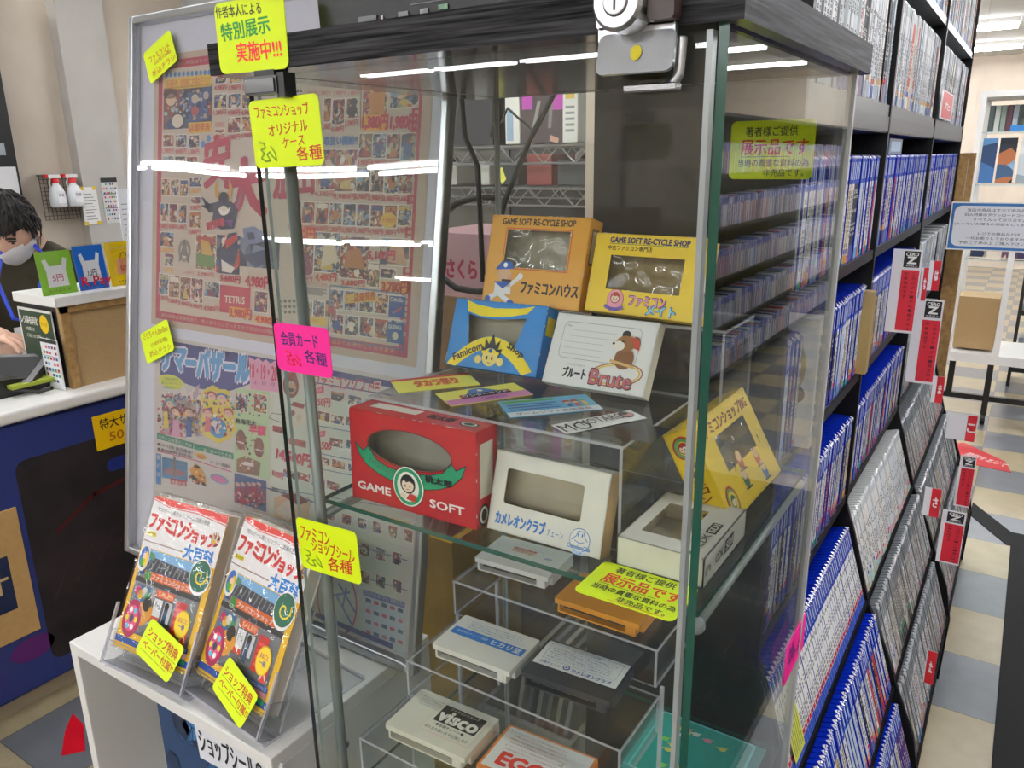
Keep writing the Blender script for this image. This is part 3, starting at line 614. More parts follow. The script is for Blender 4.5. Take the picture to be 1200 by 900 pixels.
def book(O, yaw, lab, glab):
    """guide book leaning on a clear stand; O = bottom left front corner"""
    tilt = math.radians(28); W_, H_, D_ = .15, .213, .022
    B = Matrix.Translation(O) @ Matrix.Rotation(yaw, 4, 'Z') @ Matrix.Rotation(-tilt, 4, 'X')
    t = thing('guide_book', lab, 'book', tuple(O), 'guide books on the white rack') if 0 else thing('guide_book', lab, 'book', tuple(O))
    m = MB(); m.T = B; m.box((.001, .001, .001), (W_-.002, D_-.001, H_-.001), C('#e2d8d0', .6)); m.build('pages', t)
    m = MB(); m.T = B; m.box((0, 0, 0), (W_, .0012, H_), C('#f2c01c', .35)); m.box((0, D_-.0012, 0), (W_, D_, H_), C('#f0ece8', .35)); m.box((0, 0, 0), (.0012, D_, H_), C('#e8b020', .35)); m.T = Matrix.Identity(4)
    b3 = B.to_3x3(); p = Pl(B @ V((0, 0, 0)), b3 @ V((1, 0, 0)), b3 @ V((0, 0, 1)), m)
    k = H_ / 1.0
    def r(u0, v0, u1, v1, c, L=1): p.rect(u0*W_, v0*H_, u1*W_, v1*H_, C(c, .35), L)
    r(0, .66, 1, 1, '#f6f4f6'); p.poly([(0, H_), (W_, H_), (W_, H_*.945), (W_*.6, H_*.97), (W_*.25, H_*.955), (0, H_*.985)], C('#e23a30', .35), 2); p.stroke([(0, H_*.975), (W_*.25, H_*.947), (W_*.6, H_*.96), (W_, H_*.935)], .0012, C('#e23a30', .35), 2)
    p.trect('"町のゲーム屋さん"とゲーム流通の歴史', .08*W_, .905*H_, .8*W_, .935*H_, C('#2a2a30'), 2)
    # big red title, rising from small to large letters
    p.trect('ファミ', .03*W_, .785*H_, .32*W_, .885*H_, C('#d2231e', .35), 2, .075); p.trect('コンシ', .32*W_, .78*H_, .62*W_, .89*H_, C('#d2231e', .35), 2, .075); p.trect('ョップ', .63*W_, .775*H_, .93*W_, .865*H_, C('#d2231e', .35), 2, .075)
    p.rrect(.02*W_, .735*H_, .16*W_, .765*H_, .003, C('#f2e020', .35), 2); p.trect('著/オロチ', .03*W_, .74*H_, .15*W_, .76*H_, C('#303030'), 3)
    p.trect('大百科', .57*W_, .665*H_, .95*W_, .755*H_, C('#1583d8', .35), 2, .06)
    p.ell(.92*W_, .835*H_, .07*W_, .055*H_, C('#f4f4f4'), 2); p.ell(.92*W_, .835*H_, .055*W_, .048*H_, picmat(20, 190, pal=['#7a2a20', '#e8c040', '#3a2a30', '#c04a30', '#d8d0c0']), 3)
    for q in range(26): p.ell((.02+.021*q)*W_, .70*H_, .0012, .0012, C('#7a1a1a'), 2, 6)
    # picture of the shop
    r(.05, .10, .93, .655, '#6f7f8f'); r(.05, .55, .93, .655, '#7db6e4', 2); p.poly([(.1*W_, .60*H_), (.16*W_, .64*H_), (.22*W_, .63*H_), (.24*W_, .59*H_)], C('#5a9a78'), 3)
    p.poly([(.12*W_, .53*H_), (.93*W_, .515*H_), (.9*W_, .585*H_), (.2*W_, .61*H_)], C('#3a3e46'), 3)
    for q in range(12): p.stroke([((.17+.06*q)*W_, .53*H_), ((.21+.058*q)*W_, .60*H_)], .0018, C('#7a828c'), 4)
    r(.08, .485, .93, .53, '#23407a', 3); r(.15, .465, .80, .52, '#d8641e', 4); p.trect('ファミコンショップ', .26*W_, .475*H_, .77*W_, .508*H_, WHITE, 5, .02); p.ell(.2*W_, .49*H_, .007, .008, C('#3a8a3a'), 5, 10)
    r(.05, .435, .93, .468, '#23242a', 4); r(.06, .14, .93, .435, '#74787e', 2)
    r(.10, .26, .30, .42, '#2f6a9a', 3); r(.32, .19, .36, .42, '#a8a8a0', 4)
    for q, c in enumerate(['#c8306a', '#f0c030', '#e8e8e0', '#30a060']): p.ell((.13+.045*q)*W_, (.38-.02*(q % 2))*H_, .006, .007, C(c), 4, 12)
    r(.38, .38, .62, .43, '#e0552a', 5); p.trect('SALE!!', .41*W_, .39*H_, .6*W_, .42*H_, C('#f8d8a0'), 6, .03)
    r(.37, .22, .64, .38, '#585e66', 3); r(.38, .24, .49, .37, '#eceff2', 4); r(.52, .24, .62, .37, '#d8dce0', 4); p.trect('ゲーム', .40*W_, .30*H_, .47*W_, .36*H_, C('#303840'), 5); r(.38, .225, .49, .26, '#d84a28', 5); r(.53, .2, .58, .34, '#30507a', 5); p.ell(.555*W_, .345*H_, .0045, .005, C('#2a1c18'), 6, 10)
    r(.66, .19, .80, .40, '#cc2224', 4); 
    for q in range(4): r(.68, .22+.04*q, .78, .24+.04*q, '#e8504a', 5)
    r(.80, .16, .89, .30, '#e8382c', 4); p.stroke([(.81*W_, .17*H_), (.88*W_, .29*H_)], .002, WHITE, 5); p.stroke([(.88*W_, .18*H_), (.81*W_, .25*H_)], .002, WHITE, 5)
    p.ell(.30*W_, .315*H_, .009, .010, C('#241c1c'), 6, 14); p.ell(.27*W_, .25*H_, .014, .017, C('#e8a030'), 5, 14); p.ell(.36*W_, .27*H_, .005, .01, C('#e8a030'), 6, 8)
    p.ell(.15*W_, .20*H_, .018, .026, C('#b8245a'), 6, 20); p.ell(.15*W_, .20*H_, .012, .018, C('#e85a8a'), 7, 16); p.ell(.15*W_, .20*H_, .004, .006, C('#404060'), 8, 10)
    for q in range(6): p.ell((.15+.06*math.cos(q*1.05))*W_, (.20+.06*math.sin(q*1.05))*H_, .0035, .004, C(['#f0e040', '#60c0e0', '#ffffff'][q % 3]), 8, 8)
    p.poly([(.2*W_, .10*H_), (.93*W_, .10*H_), (.93*W_, .22*H_), (.4*W_, .17*H_)], C('#5c6066'), 3)
    r(.05, .08, .93, .115, '#f2c01c', 4); r(0, .035, 1, .075, '#1a4ea8', 2); r(.35, .12, .95, .15, '#1e50a8', 5); p.trect('ファミコンショップ人情ものがたり', .42*W_, .124*H_, .93*W_, .146*H_, WHITE, 6)
    r(.5, .085, .95, .118, '#e8a0b8', 6); r(.55, .05, .95, .082, '#2a9a70', 6); p.trect('ソフト', .4*W_, .1*H_, .5*W_, .13*H_, C('#40c050'), 6); p.trect('MARKET', .06*W_, .085*H_, .22*W_, .108*H_, C('#d83a50'), 5)if 0 else None
    p.rrect(.02*W_, .585*H_-.016, .02*W_+.02, .585*H_+.02, .009, C('#f6f6f2'), 5); p.ell(.09*W_, .59*H_, .0105, .019, C('#f6f4f0'), 6); p.ell(.09*W_, .594*H_, .009, .015, C('#3468c0'), 7); p.ell(.12*W_, .585*H_, .004, .011, C('#f0d030'), 8); p.ell(.085*W_, .565*H_, .005, .007, C('#40a050'), 8); p.ell(.10*W_, .60*H_, .004, .004, C('#f0c8a8'), 9, 10)
    p.ell(.86*W_, .585*H_, .020, .0245, C('#ffffff'), 6); p.ell(.86*W_, .59*H_, .019, .021, C('#1a6a54'), 7)
    sp = [(.86*W_ + (.0015+.0011*q)*math.cos(q*.62), .59*H_ + (.0015+.0011*q)*math.sin(q*.62)) for q in range(12)]; p.stroke(sp + [(.95*W_, .575*H_)], .0022, C('#f0d83a'), 8)
    p.ell(.80*W_, .275*H_, .0145, .0185, C('#e8b810'), 7); p.ell(.80*W_, .275*H_, .0130, .0168, C('#f8d830'), 8); p.trect('まるごと', .745*W_, .285*H_, .855*W_, .315*H_, C('#c02878'), 9, .02); p.trect('一冊', .76*W_, .245*H_, .84*W_, .275*H_, C('#2050b0'), 9, .02)
    m.build('cover', t)
    m = MB(); m.T = B
    m.box((-.003, -.0016, -.002), (W_+.004, D_+.0016, H_+.006), FILM); m.build('clear_wrap', t)
    # stand
    t2 = thing('book_stand', glab, 'book stand', tuple(O - V((0, 0, .03))))
    Y = Matrix.Translation((O.x, O.y, RZ)) @ Matrix.Rotation(yaw, 4, 'Z')
    m = MB(); m.T = Y; m.plate((-.008, -.012, 0), (W_+.012, .15, .003), ACR, ACR_EDGE); m.box((-.008, .147, .0), (W_+.012, .15, .005), ACR_EDGE); m.build('base_plate', t2)
    m = MB(); m.T = B; m.plate((-.003, D_+.003, -.02), (W_+.003, D_+.006, H_*.62), ACR, ACR_EDGE); m.build('back_rest', t2)
    m = MB(); m.T = B; m.plate((-.008, -.007, -.024), (W_+.008, -.004, .006), ACR, ACR_EDGE)
    for x in (-.008, W_+.005): m.plate((x, -.008, -.026), (x+.003, -.004, .058), ACR_EDGE, ACR_EDGE); m.plate((x, -.008, -.026), (x+.003, D_+.004, .02), ACR, ACR_EDGE)
    m.box((-.008, -.007, -.026), (W_+.008, D_+.004, -.023), ACR_EDGE); m.build('front_lip', t2)
    m = MB(); m.T = Y; m.plate((W_*.5, .05, .003), (W_*.5+.003, .13, .10), ACR, ACR_EDGE); m.plate((W_+.006, .11, .003), (W_+.009, .114, .12), ACR, ACR_EDGE); m.build('rear_strut', t2)
    return B
B1 = book(V((-1.004, .492, .85)), math.radians(4.5), 'retro game shop guide book on clear stand, left of the two', 'clear acrylic stand holding the left guide book')
B2 = book(V((-.85, .516, .85)), math.radians(-4.5), 'retro game shop guide book on clear stand, right one beside glass door', 'clear acrylic stand holding the right guide book')

# ---- fluorescent handwritten cards
def card(pl0, tl, tr, br, bl, colr, lab, art, thick=.0006, nm='price_card', r=.006, off=0.0):
    """rounded card on the plane pl0; corners given as seen in the photo"""
    m = MB(); O = pl0.P(*pl0.uv(*bl)) + pl0.N*off; q = pl0.P(*pl0.uv(*br)) + pl0.N*off; p = Pl(O, q - O, pl0.N.cross(q - O), m)
    c1 = p.uv(*br); c2 = p.uv(*tl); c3 = p.uv(*tr); w = (c1[0] + c3[0] - c2[0])/2; h = (c2[1] + c3[1])/2; x0 = min(c2[0], 0)/2
    pts = []
    for cx, cy, a0 in ((x0+w-r, h-r, 0), (x0+r, h-r, 90), (x0+r, r, 180), (x0+w-r, r, 270)):
        for k in range(6): a = math.radians(a0+18*k); pts.append((cx+r*math.cos(a), cy+r*math.sin(a)))
    n = len(pts); vs = [p.P(a, b, 0) for a, b in pts] + [p.P(a, b, thick) for a, b in pts]
    m.add(vs, [tuple(range(n, 2*n)), tuple(reversed(range(n)))] + [(k, (k+1) % n, n+(k+1) % n, n+k) for k in range(n)], colr)
    p2 = Pl(p.P(0, 0, thick), p.U, p.W, m); art(p2)
    return m.build(nm, **tagd(lab, 'handwritten card'))
HR, HG, HK = C('#c8321a', .5), C('#1f9a3a', .5), C('#26301c', .5)
HGR, HNV, HR2 = C('#8ab414', .5), C('#38206a', .5), C('#ff2030', .5)
def squig(p, x0, y0, x1, y1, m, w=.0016):
    pts = [(.1,.95),(.35,.9),(.4,.7),(.15,.62),(.3,.45),(.12,.25),(.35,.1),(.6,.12),(.45,.4),(.62,.5),(.75,.3),(.95,.12),(.9,.45),(.7,.75)]
    a = p.uv(x0, y0); b = p.uv(x1, y1)
    p.stroke([(a[0]+(b[0]-a[0])*u, b[1]+(a[1]-b[1])*v) for u, v in pts], w, m, 1)

# ================================================================== POSTER FRAME
ln = math.radians(9.5); PU = V((1, 0, 0)); PW = V((0, math.sin(ln), math.cos(ln)))
PP = Pl((0, .70, RZ), PU, PW)                       # face of the backing sheet
uL = PP.uv(163, 60)[0]; uL2 = PP.uv(157, 600)[0]; uR = PP.uv(515, 120)[0]; uR2 = PP.uv(491, 760)[0]; wT = PP.uv(166, 30)[1]
uL = (uL+uL2)/2; uR = (uR+uR2)/2
print('POSTER', uL, uL2, uR, uR2, wT, PP.uv(384, 0), PP.uv(470, 785))
t = thing('poster_board', 'large silver framed poster board with two retro game flyers', 'poster frame', ((uL+uR)/2, .70, RZ))
def bar(u0, w0, u1, w1, n0=-.006, n1=.012, m_=ALU):
    m = MB(); vs = [PP.P(u, w, n) for n in (n0, n1) for u, w in ((u0,w0),(u1,w0),(u1,w1),(u0,w1))]
    m.add(vs, [(0,3,2,1),(4,5,6,7),(0,1,5,4),(1,2,6,5),(2,3,7,6),(3,0,4,7)], m_); return m
for k, a in enumerate(((uL-.013, 0, uL, wT+.013), (uR, 0, uR+.013, wT+.013), (uL, wT, uR, wT+.013), (uL, 0, uR, .013))): bar(*a).build('frame_bar', t, bevel=.003)
bar(uL, .013, uR, wT, -.008, -.004, C('#d9dbe6', .5)).build('backing_board', t)
m = bar(uL, .013, uR, wT, .0048, .0056, COVER); m.build('clear_cover', t)

# ---- upper flyer
mb = MB(); p = Pl(PP.P(0, 0, -.0036), PU, PW, mb)
PAP = C('#c2ae99', .6); 
p.R(181, 66, 488, 431, PAP, 0)
a = p.uv(181, 66); b = p.uv(488, 431); FL = (a[0], b[1], b[0], a[1]); FW, FH = b[0]-a[0], a[1]-b[1]
FRED = C('#b5344c', .5); FTXT = C('#c23a4a', .5); FBLK = C('#4a4048', .5); FORG = C('#e0a23c', .5); FBLU = C('#3f7fb8', .5); FYEL = C('#ddb640', .5)
zz = lambda u0, v0, u1, v1, m_, L=1: p.rect(FL[0]+u0*FW, FL[3]-v1*FH, FL[0]+u1*FW, FL[3]-v0*FH, m_, L)
tz = lambda s_, u0, v0, u1, v1, m_, L=3, bd=.02: p.trect(s_, FL[0]+u0*FW, FL[3]-v1*FH, FL[0]+u1*FW, FL[3]-v0*FH, m_, L, bd)
q = lambda u, v: (FL[0]+u*FW, FL[3]-v*FH)
for u0, v0, u1, v1 in ((.022, .022, .972, .052), (.022, .945, .972, .975), (.022, .022, .04, .975), (.945, .022, .972, .975)): zz(u0, v0, u1, v1, FRED)
zz(.04, .052, .945, .945, C('#c9baa8', .6), 1)
tz('表示価格は消費税抜き、数に限りがございますので売切れの際はご容赦ください。ご来店を心よりお待ちしております。', .05, .952, .94, .967, PAP, 3, 0)
tz('この広告の商品はすべて新品です。価格は変わることがあります。', .05, .030, .6, .044, PAP, 3, 0)
for k in range(44):
    if k % 6: zz(.953, .08+.019*k, .964, .08+.019*k+.013, PAP, 3)
rnd = random.Random(11)
PR = ['1,980円', '2,980円', '4,380円', '3,880円', '4,680円', '2,780円', '1,280円', '4,980円']
def cel(x0, y0, x1, y1, price=None, pm=None, hot=False):
    p.R(x0, y0, x1, y1, C('#e6dccc', .5), 2); a = p.uv(x0, y0); b = p.uv(x1, y1); g = .0012
    p.rect(a[0]+g, b[1]+g, b[0]-g, a[1]-g, PIC(rnd.randrange(12)), 3); w = b[0]-a[0]; h = a[1]-b[1]
    # a little generic figure or block of colour on each cover
    c1 = rnd.choice(['#b04a44', '#d0b060', '#e2d6c4', '#40588a', '#7a3a50', '#3a3a44', '#c07a48']); k = rnd.random()
    if k < .4: p.ell(a[0]+w*rnd.uniform(.35, .65), b[1]+h*rnd.uniform(.5, .65), w*.16, h*.12, C('#d4b494', .5), 4, 10); p.poly([(a[0]+w*.25, b[1]+h*.08), (a[0]+w*.75, b[1]+h*.08), (a[0]+w*.6, b[1]+h*.5), (a[0]+w*.4, b[1]+h*.5)], C(c1, .5), 4)
    elif k < .7: p.rect(a[0]+w*.1, b[1]+h*.72, b[0]-w*.1, b[1]+h*.92, C(c1, .5), 4)
    else: p.ell(a[0]+w*.5, b[1]+h*.45, w*.3, h*.25, C(c1, .5), 4, 12)
    for _ in range(5):
        u, v, r_ = rnd.uniform(.15, .85), rnd.uniform(.12, .8), rnd.uniform(.05, .13); c2 = rnd.choice(['#20243c', '#e8dcc8', '#b84a44', '#4a6a98', '#c89858', '#5a3040', '#8a9a70', '#302830'])
        p.poly([(a[0]+w*(u+r_*math.cos(t+rnd.uniform(-.4, .4))), b[1]+h*(v+r_*math.sin(t))) for t in (0, 1.3, 2.6, 3.9, 5.1)], C(c2, .5), 4.5)
    if price is not None:
        hh = .0085 if not hot else .017
        if hot: p.rect(a[0]+w*.05, b[1]-hh*1.25, b[0]+w*.02, b[1]+hh*.15, FORG, 5)
        p.trect(price or rnd.choice(PR), a[0]+w*.02, b[1]-.0015-hh, b[0]-w*.02, b[1]-.0015, pm or FTXT, 6, .03)
def scatter(x0, y0, x1, y1, n, cols, L=6, sz=5, skew=.2):
    for _ in range(n):
        u, v = rnd.random(), rnd.random(); x = x0+(x1-x0)*u; y = y0+(y1-y0)*v+skew*(x-x0); r_ = sz*rnd.uniform(.5, 1.3); c = rnd.choice(cols)
        p.G([(x+r_*math.cos(t+rnd.uniform(-.5, .5)), y+r_*1.2*math.sin(t+rnd.uniform(-.3, .3))) for t in (0, 1.25, 2.5, 3.75, 5.0)], C(c, .5), L)
def crow(pts, price=None):
    for x0, y0, x1, y1 in pts: cel(x0, y0, x1, y1, price)
p.z = Zm(160, 60, 5)
for k in range(11): a = p.uv(178+25*k, 140-1.6*k); p.ell(a[0], a[1], .0045, .0045, FBLU, 3, 5)
p.R(165, 165, 440, 205, FYEL, 2); p.T('"新品新作、お気軽にお尋ね下さい"', 172, 172, 432, 196, FTXT)
p.R(162, 218, 440, 445, picmat(31, 60, pal=['#5a4048', '#c8b498', '#2c3a5a', '#8a4a40', '#3a5078', '#30303c']), 2)
p.G([(165, 222), (270, 222), (250, 330), (165, 440)], C('#8a5048', .5), 3); scatter(175, 225, 430, 400, 90, ['#2c3a5a', '#c8a888', '#8a4038', '#5a7aa0', '#3a3034', '#b89070', '#a8c0c8'], 3.8, 10, .02)
for x, y, rx, ry, c in ((205, 285, 28, 34, '#d8b898'), (200, 250, 40, 26, '#5a3a34'), (243, 410, 32, 38, '#e0d2bc'), (345, 280, 20, 26, '#c8b49c'), (345, 350, 22, 26, '#b04a44'), (410, 260, 16, 22, '#b8a8a0')): p.E(x-rx, y-ry, x+rx, y+ry, C(c, .5), 4)
p.G([(300, 240), (400, 240), (430, 400), (310, 420)], C('#46588a', .5), 3)
p.R(308, 420, 440, 475, FYEL, 5); p.T('店頭発表', 314, 426, 434, 470, C('#c04828', .5), 6, .03)
for k in range(3): cel(155+75*k, 486+2*k, 222+75*k, 562+3*k, '')
for k in range(3): cel(152+72*k, 612+2*k, 218+72*k, 680+3*k)
for k in range(3): cel(148+54*k, 745+3*k, 198+54*k, 848+3*k)
cel(312, 738, 386, 798, '', FORG)
for k in range(2): cel(462+82*k, 150, 532+82*k, 188, '')
cel(626, 150, 690, 188, '')
for k in range(3): cel(456+82*k, 250, 530+82*k, 335, '')
cel(534, 388, 612, 480, ''); cel(618, 380, 690, 470, ''); p.T('初回限定', 462, 418, 516, 442, FTXT); cel(462, 455, 520, 480, ''); 
for x, y in ((424, 512), (392, 545)): a = p.uv(x, y); p.ell(a[0], a[1], .006, .006, FBLU, 3, 5)
# big brush headline
HL = C('#b02a48', .5)
p.T3('安', (400, 800), (545, 760), (405, 520), HL, 5, .05)
p.z = Zm(160, 60, 5); p.T3('大', (530, 1000), (760, 960), (520, 660), HL, 5, .06)
p.z = Zm(330, 80, 4.737); p.T3('放', (-40, 720), (90, 720), (-40, 520), HL, 5, .06); p.T3('出', (80, 700), (180, 690), (80, 520), HL, 5, .06)
# generic horned armour figure
p.z = Zm(160, 220, 5)
A1 = C('#3e3c50', .5)
p.G([(380, 105), (470, 85), (520, 60), (570, 90), (600, 130), (575, 240), (500, 245), (440, 215), (455, 150)], A1, 6); p.G([(430, 150), (385, 60), (392, 55), (460, 125)], A1, 6); p.S([(620, 20), (575, 180)], .003, C('#7a8290'), 6)
for sx in (-1, 1): p.G([(513+sx*25, 75), (513+sx*45, 60), (513+sx*52, -10), (513+sx*30, -50), (513+sx*35, 10), (513+sx*15, 40)], C('#c8983c', .5), 7)
p.E(485, 25, 545, 95, C('#2a2c40'), 7); p.E(488, 105, 540, 165, C('#ddd0bc'), 7); p.G([(480, 120), (505, 160), (540, 155), (560, 110), (520, 140)], C('#f0e8dc'), 8); p.G([(520, 190), (570, 190), (560, 235)], C('#7a4a88'), 8)
p.T3('新登場', (418, 250), (525, 222), (412, 205), FTXT, 9, .05)
for k in range(3): cel(140+54*k, 88+3*k, 188+54*k, 205+3*k, '')
cel(320, 50, 378, 98, ''); cel(312, 135, 378, 240, '')
cel(138, 255, 222, 350, '', FORG); p.T3('A', (250, 430), (310, 440), (255, 300), C('#6a645c'), 4); p.E(248, 300, 318, 440, C('#8c8478'), 3); p.E(262, 325, 305, 415, C('#d5c6b4'), 4); p.G([(270, 330), (298, 330), (290, 400), (276, 400)], C('#7a7268'), 5)
cel(165, 380, 222, 465, '', FORG); p.T('6,180円', 270, 485, 335, 510, FTXT)
cel(350, 268, 466, 490); p.T('2,980円', 360, 490, 455, 525, FTXT, 6, .03); p.G([(355, 380), (460, 400), (460, 470), (355, 455)], C('#6a8a4a'), 5); p.G([(380, 300), (430, 320), (450, 400), (390, 390)], C('#c8a048'), 6)
p.R(470, 275, 604, 510, picmat(35, 70, pal=['#305a8a', '#b84838', '#e0d0b8', '#283048', '#7a6a70']), 2)
p.R(604, 290, 835, 480, picmat(34, 40, pal=['#4a5060', '#5c6478', '#3a4258', '#7a8494', '#2c3040']), 2)
p.G([(480, 500), (500, 380), (540, 270), (590, 260), (600, 360), (570, 470), (590, 510)], C('#2c3450', .5), 5); p.G([(520, 310), (590, 270), (600, 300), (530, 360)], C('#c03c34', .5), 6); p.G([(500, 420), (580, 470), (560, 500), (505, 490)], C('#e4dccc', .5), 6)
p.G([(625, 240), (690, 225), (750, 260), (810, 300), (700, 330), (640, 330)], C('#747e9a', .5), 5); p.G([(650, 265), (690, 260), (700, 300), (660, 305)], C('#3a4258', .5), 6); p.G([(620, 400), (760, 360), (820, 420), (700, 470)], C('#3c4664', .5), 5)
p.T3('5,680円', (495, 550), (610, 565), (498, 505), FTXT, 8, .05); p.T3('4,980円', (640, 580), (790, 600), (645, 510), FTXT, 8, .05)
for x0, x1, y0, y1 in ((132, 190, 500, 630), (192, 255, 510, 650), (257, 320, 518, 665), (322, 390, 525, 680)): cel(x0, y0, x1, y1, '')
cel(398, 545, 488, 650); p.T3('4,980円', (396, 722), (482, 730), (400, 688), FTXT, 5, .04)
p.R(492, 568, 666, 752, C('#b83248', .5), 3); p.T3('TETRIS', (518, 672), (636, 682), (520, 632), C('#e8dcc8'), 5, .03)
p.R(546, 695, 668, 770, FORG, 5); p.T3('3,980円', (548, 760), (672, 778), (552, 700), C('#c02c3c'), 7, .05)
cel(692, 600, 770, 740); p.R(695, 745, 800, 800, FORG, 5); p.T3('4,980円', (700, 790), (830, 815), (704, 745), C('#c02c3c'), 7, .05)
for r in range(3):
    for c in range(4): p.E(838+26*c, 655+32*r, 856+26*c, 675+32*r, C('#5a564e'), 3, 8)
p.z = Zm(330, 80, 4.737)
for k in range(4): cel(52+80*k, 120, 120+80*k, 138, '') if k < 1 else None
cel(236, 165, 276, 300, ''); cel(284, 170, 350, 315, ''); cel(362, 165, 428, 280, '')
for x in (138, 210, 292, 372): p.T('1,980円', x, 125, x+62, 150, FTXT)
p.E(385, 168, 422, 210, C('#4a4850'), 6); p.E(368, 210, 420, 265, C('#4a4850'), 6)
p.S([(444, 115), (440, 335)], .0012, C('#5a4a50'), 4)
cel(452, 122, 590, 258); p.G([(480, 140), (580, 130), (570, 250), (500, 250)], C('#c88850', .5), 6); p.R(448, 260, 592, 345, FORG, 4); p.T3('1,380円', (450, 342), (590, 342), (455, 262), C('#b8304a'), 6, .07)
cel(604, 128, 762, 218); p.T3('1,980円', (606, 345), (750, 342), (612, 262), C('#b8304a'), 6, .07)
p.T('取扱い開始!!', 240, 380, 424, 424, C('#3a78b8'), 5, .04)
for k, c in enumerate(((432, 360, 504, 500), (508, 362, 580, 502), (586, 362, 660, 505), (666, 358, 742, 512))): cel(*c, '')
for c in ((196, 450, 298, 675), (302, 450, 416, 690)): cel(*c, '')
p.G([(305, 540), (415, 560), (412, 610), (305, 640)], C('#b87850'), 5)
for c in ((418, 550, 492, 690), (498, 555, 568, 695), (574, 550, 652, 700), (656, 560, 730, 700)): cel(*c, '')
for k in range(8): cel(40+76*k, 735+3*k, 108+76*k, 862+4*k, '')
cel(648, 755, 722, 880, '')
p.E(555, 800, 640, 890, FYEL, 6, 14); p.T('4,980円', 565, 830, 635, 860, FTXT, 7)
p.z = Zm(330, 240, 4.5)
p.R(50, 115, 178, 195, FORG, 6); p.T3('980円', (60, 186), (178, 192), (62, 120), C('#c02c3c'), 7, .07)
cel(85, 200, 168, 370, ''); p.G([(105, 370), (120, 260), (150, 260), (155, 370)], C('#8a4660'), 6)
cel(178, 140, 308, 365); p.T3('4,480円', (180, 404), (290, 404), (184, 362), FTXT, 7, .06); p.G([(210, 330), (230, 190), (280, 160), (300, 300)], C('#d8c8ac'), 6)
cel(312, 160, 456, 400); p.T3('3,680円', (318, 428), (440, 432), (320, 395), FTXT, 7, .06); p.G([(330, 330), (350, 240), (420, 230), (440, 340)], C('#b87848'), 6); p.T('大決戦', 330, 165, 445, 215, C('#5a2030'), 7, .05)
cel(520, 170, 672, 330); cel(452, 300, 518, 440); cel(520, 330, 605, 395); p.G([(560, 300), (575, 220), (620, 200), (650, 240), (655, 320)], C('#c8a07c'), 6); p.E(575, 180, 625, 235, C('#c89848'), 7)
p.T3('5,180円', (458, 292), (600, 296), (462, 240), FTXT, 8, .06); p.R(528, 398, 668, 468, FORG, 6); p.T3('3,780円', (532, 464), (668, 470), (536, 402), C('#a82c30'), 8, .06)
p.T('価格改定人気ソフトゲーム超特価', 90, 400, 240, 432, FTXT)
for k in range(4): p.R(95, 440+9*k, 240-20*(k % 2), 444+9*k, C('#8a8078'), 3)
for k in range(3): cel(104+64*k, 500, 164+64*k, 600)
p.R(100, 580, 240, 640, FYEL, 6); p.T('お試し価格', 108, 595, 200, 620, C('#b07820'), 7)
for a_, b_, c_, d_ in ((252, 422, 652, 426), (246, 740, 640, 744)): p.R(a_, b_, c_, d_+12, FBLU, 3) if 0 else None
p.S([(258, 425), (655, 470), (640, 765), (246, 700), (258, 425)], .0018, C('#4a7898'), 3)
for r, y in ((0, 440), (1, 570)):
    for k in range(5): cel(256+79*k, y+8*k, 326+79*k, y+118+8*k)
p.R(572, 478, 650, 600, C('#2c4c8a'), 6); p.T('Othello', 578, 485, 645, 515, C('#e0dcc8'), 7, .02); p.S([(590, 570), (635, 545)], .003, C('#b84a48'), 7)
p.R(562, 615, 642, 735, C('#35588a'), 6); p.T('BASEBALL', 570, 630, 636, 660, C('#e0dcc8'), 7, .03); p.E(588, 668, 618, 715, C('#d8c8a8'), 7)
p.G([(335, 478), (500, 455), (505, 510), (340, 520)], FYEL, 7); p.T3('店頭発表', (388, 512), (500, 505), (388, 465), C('#b04828'), 8, .05); p.T3('ゲーム', (342, 515), (382, 512), (342, 490), C('#b04828'), 8, .03)
mb.build('newspaper_flyer', **tagd('red bordered old newspaper flyer of game prices in upper half of poster frame', 'flyer'))

# ---- lower flyer
mb = MB(); p = Pl(PP.P(0, 0, -.0036), PU, PW, mb); PB = C('#cec7be', .6); NV = C('#3a4284', .5); MG = C('#d84a70', .5)
a = p.uv(182, 392); b = p.uv(478, 768); p.rect(a[0], b[1]-.004, b[0]+.004, a[1], PB, 0); print('FL2', a, b)
p.z = Zm(170, 390, 5)
LB = C('#5aa0d4', .5); MGT = C('#c84870', .5); GRN = C('#3a8a6a', .5); LG = C('#b8cfa0', .5)
# band along the whole top
a = p.uv(165, 38); b = p.uv(762, 128); a2 = PP.uv(182, 400); b2 = PP.uv(478, 432)
top = PP.uv(200, 400)[1]; rgt = PP.uv(474, 500)[0]; lft = PP.uv(186, 420)[0]; bot = PP.uv(470, 768)[1]
p.rect(lft, top-.009, rgt, top, NV, 1)
p.G([(90, 50), (610, 135), (615, 300), (500, 340), (330, 330), (90, 245)], NV, 1)
p.T3('サマ', (85, 215), (235, 228), (92, 70), C('#e4e0ea', .5), 3, .15); p.T3('サマ', (85, 212), (235, 226), (92, 74), LB, 4, .08)
p.T3('ーバザール', (238, 255), (610, 300), (244, 90), C('#e4e0ea', .5), 3, .15); p.T3('ーバザール', (240, 252), (606, 296), (246, 96), LB, 4, .08)
p.G([(610, 140), (645, 160), (665, 145), (690, 170), (712, 155), (735, 180), (770, 160), (800, 190), (800, 350), (620, 330)], C('#dc9ab4', .5), 3)
p.T3('18・19・20', (618, 262), (775, 285), (620, 178), C('#c83c5c'), 5, .03); p.T3('土  日  月', (635, 300), (760, 312), (636, 280), C('#50405a'), 5)
p.E(84, 230, 230, 345, C('#d8d850', .5), 4)
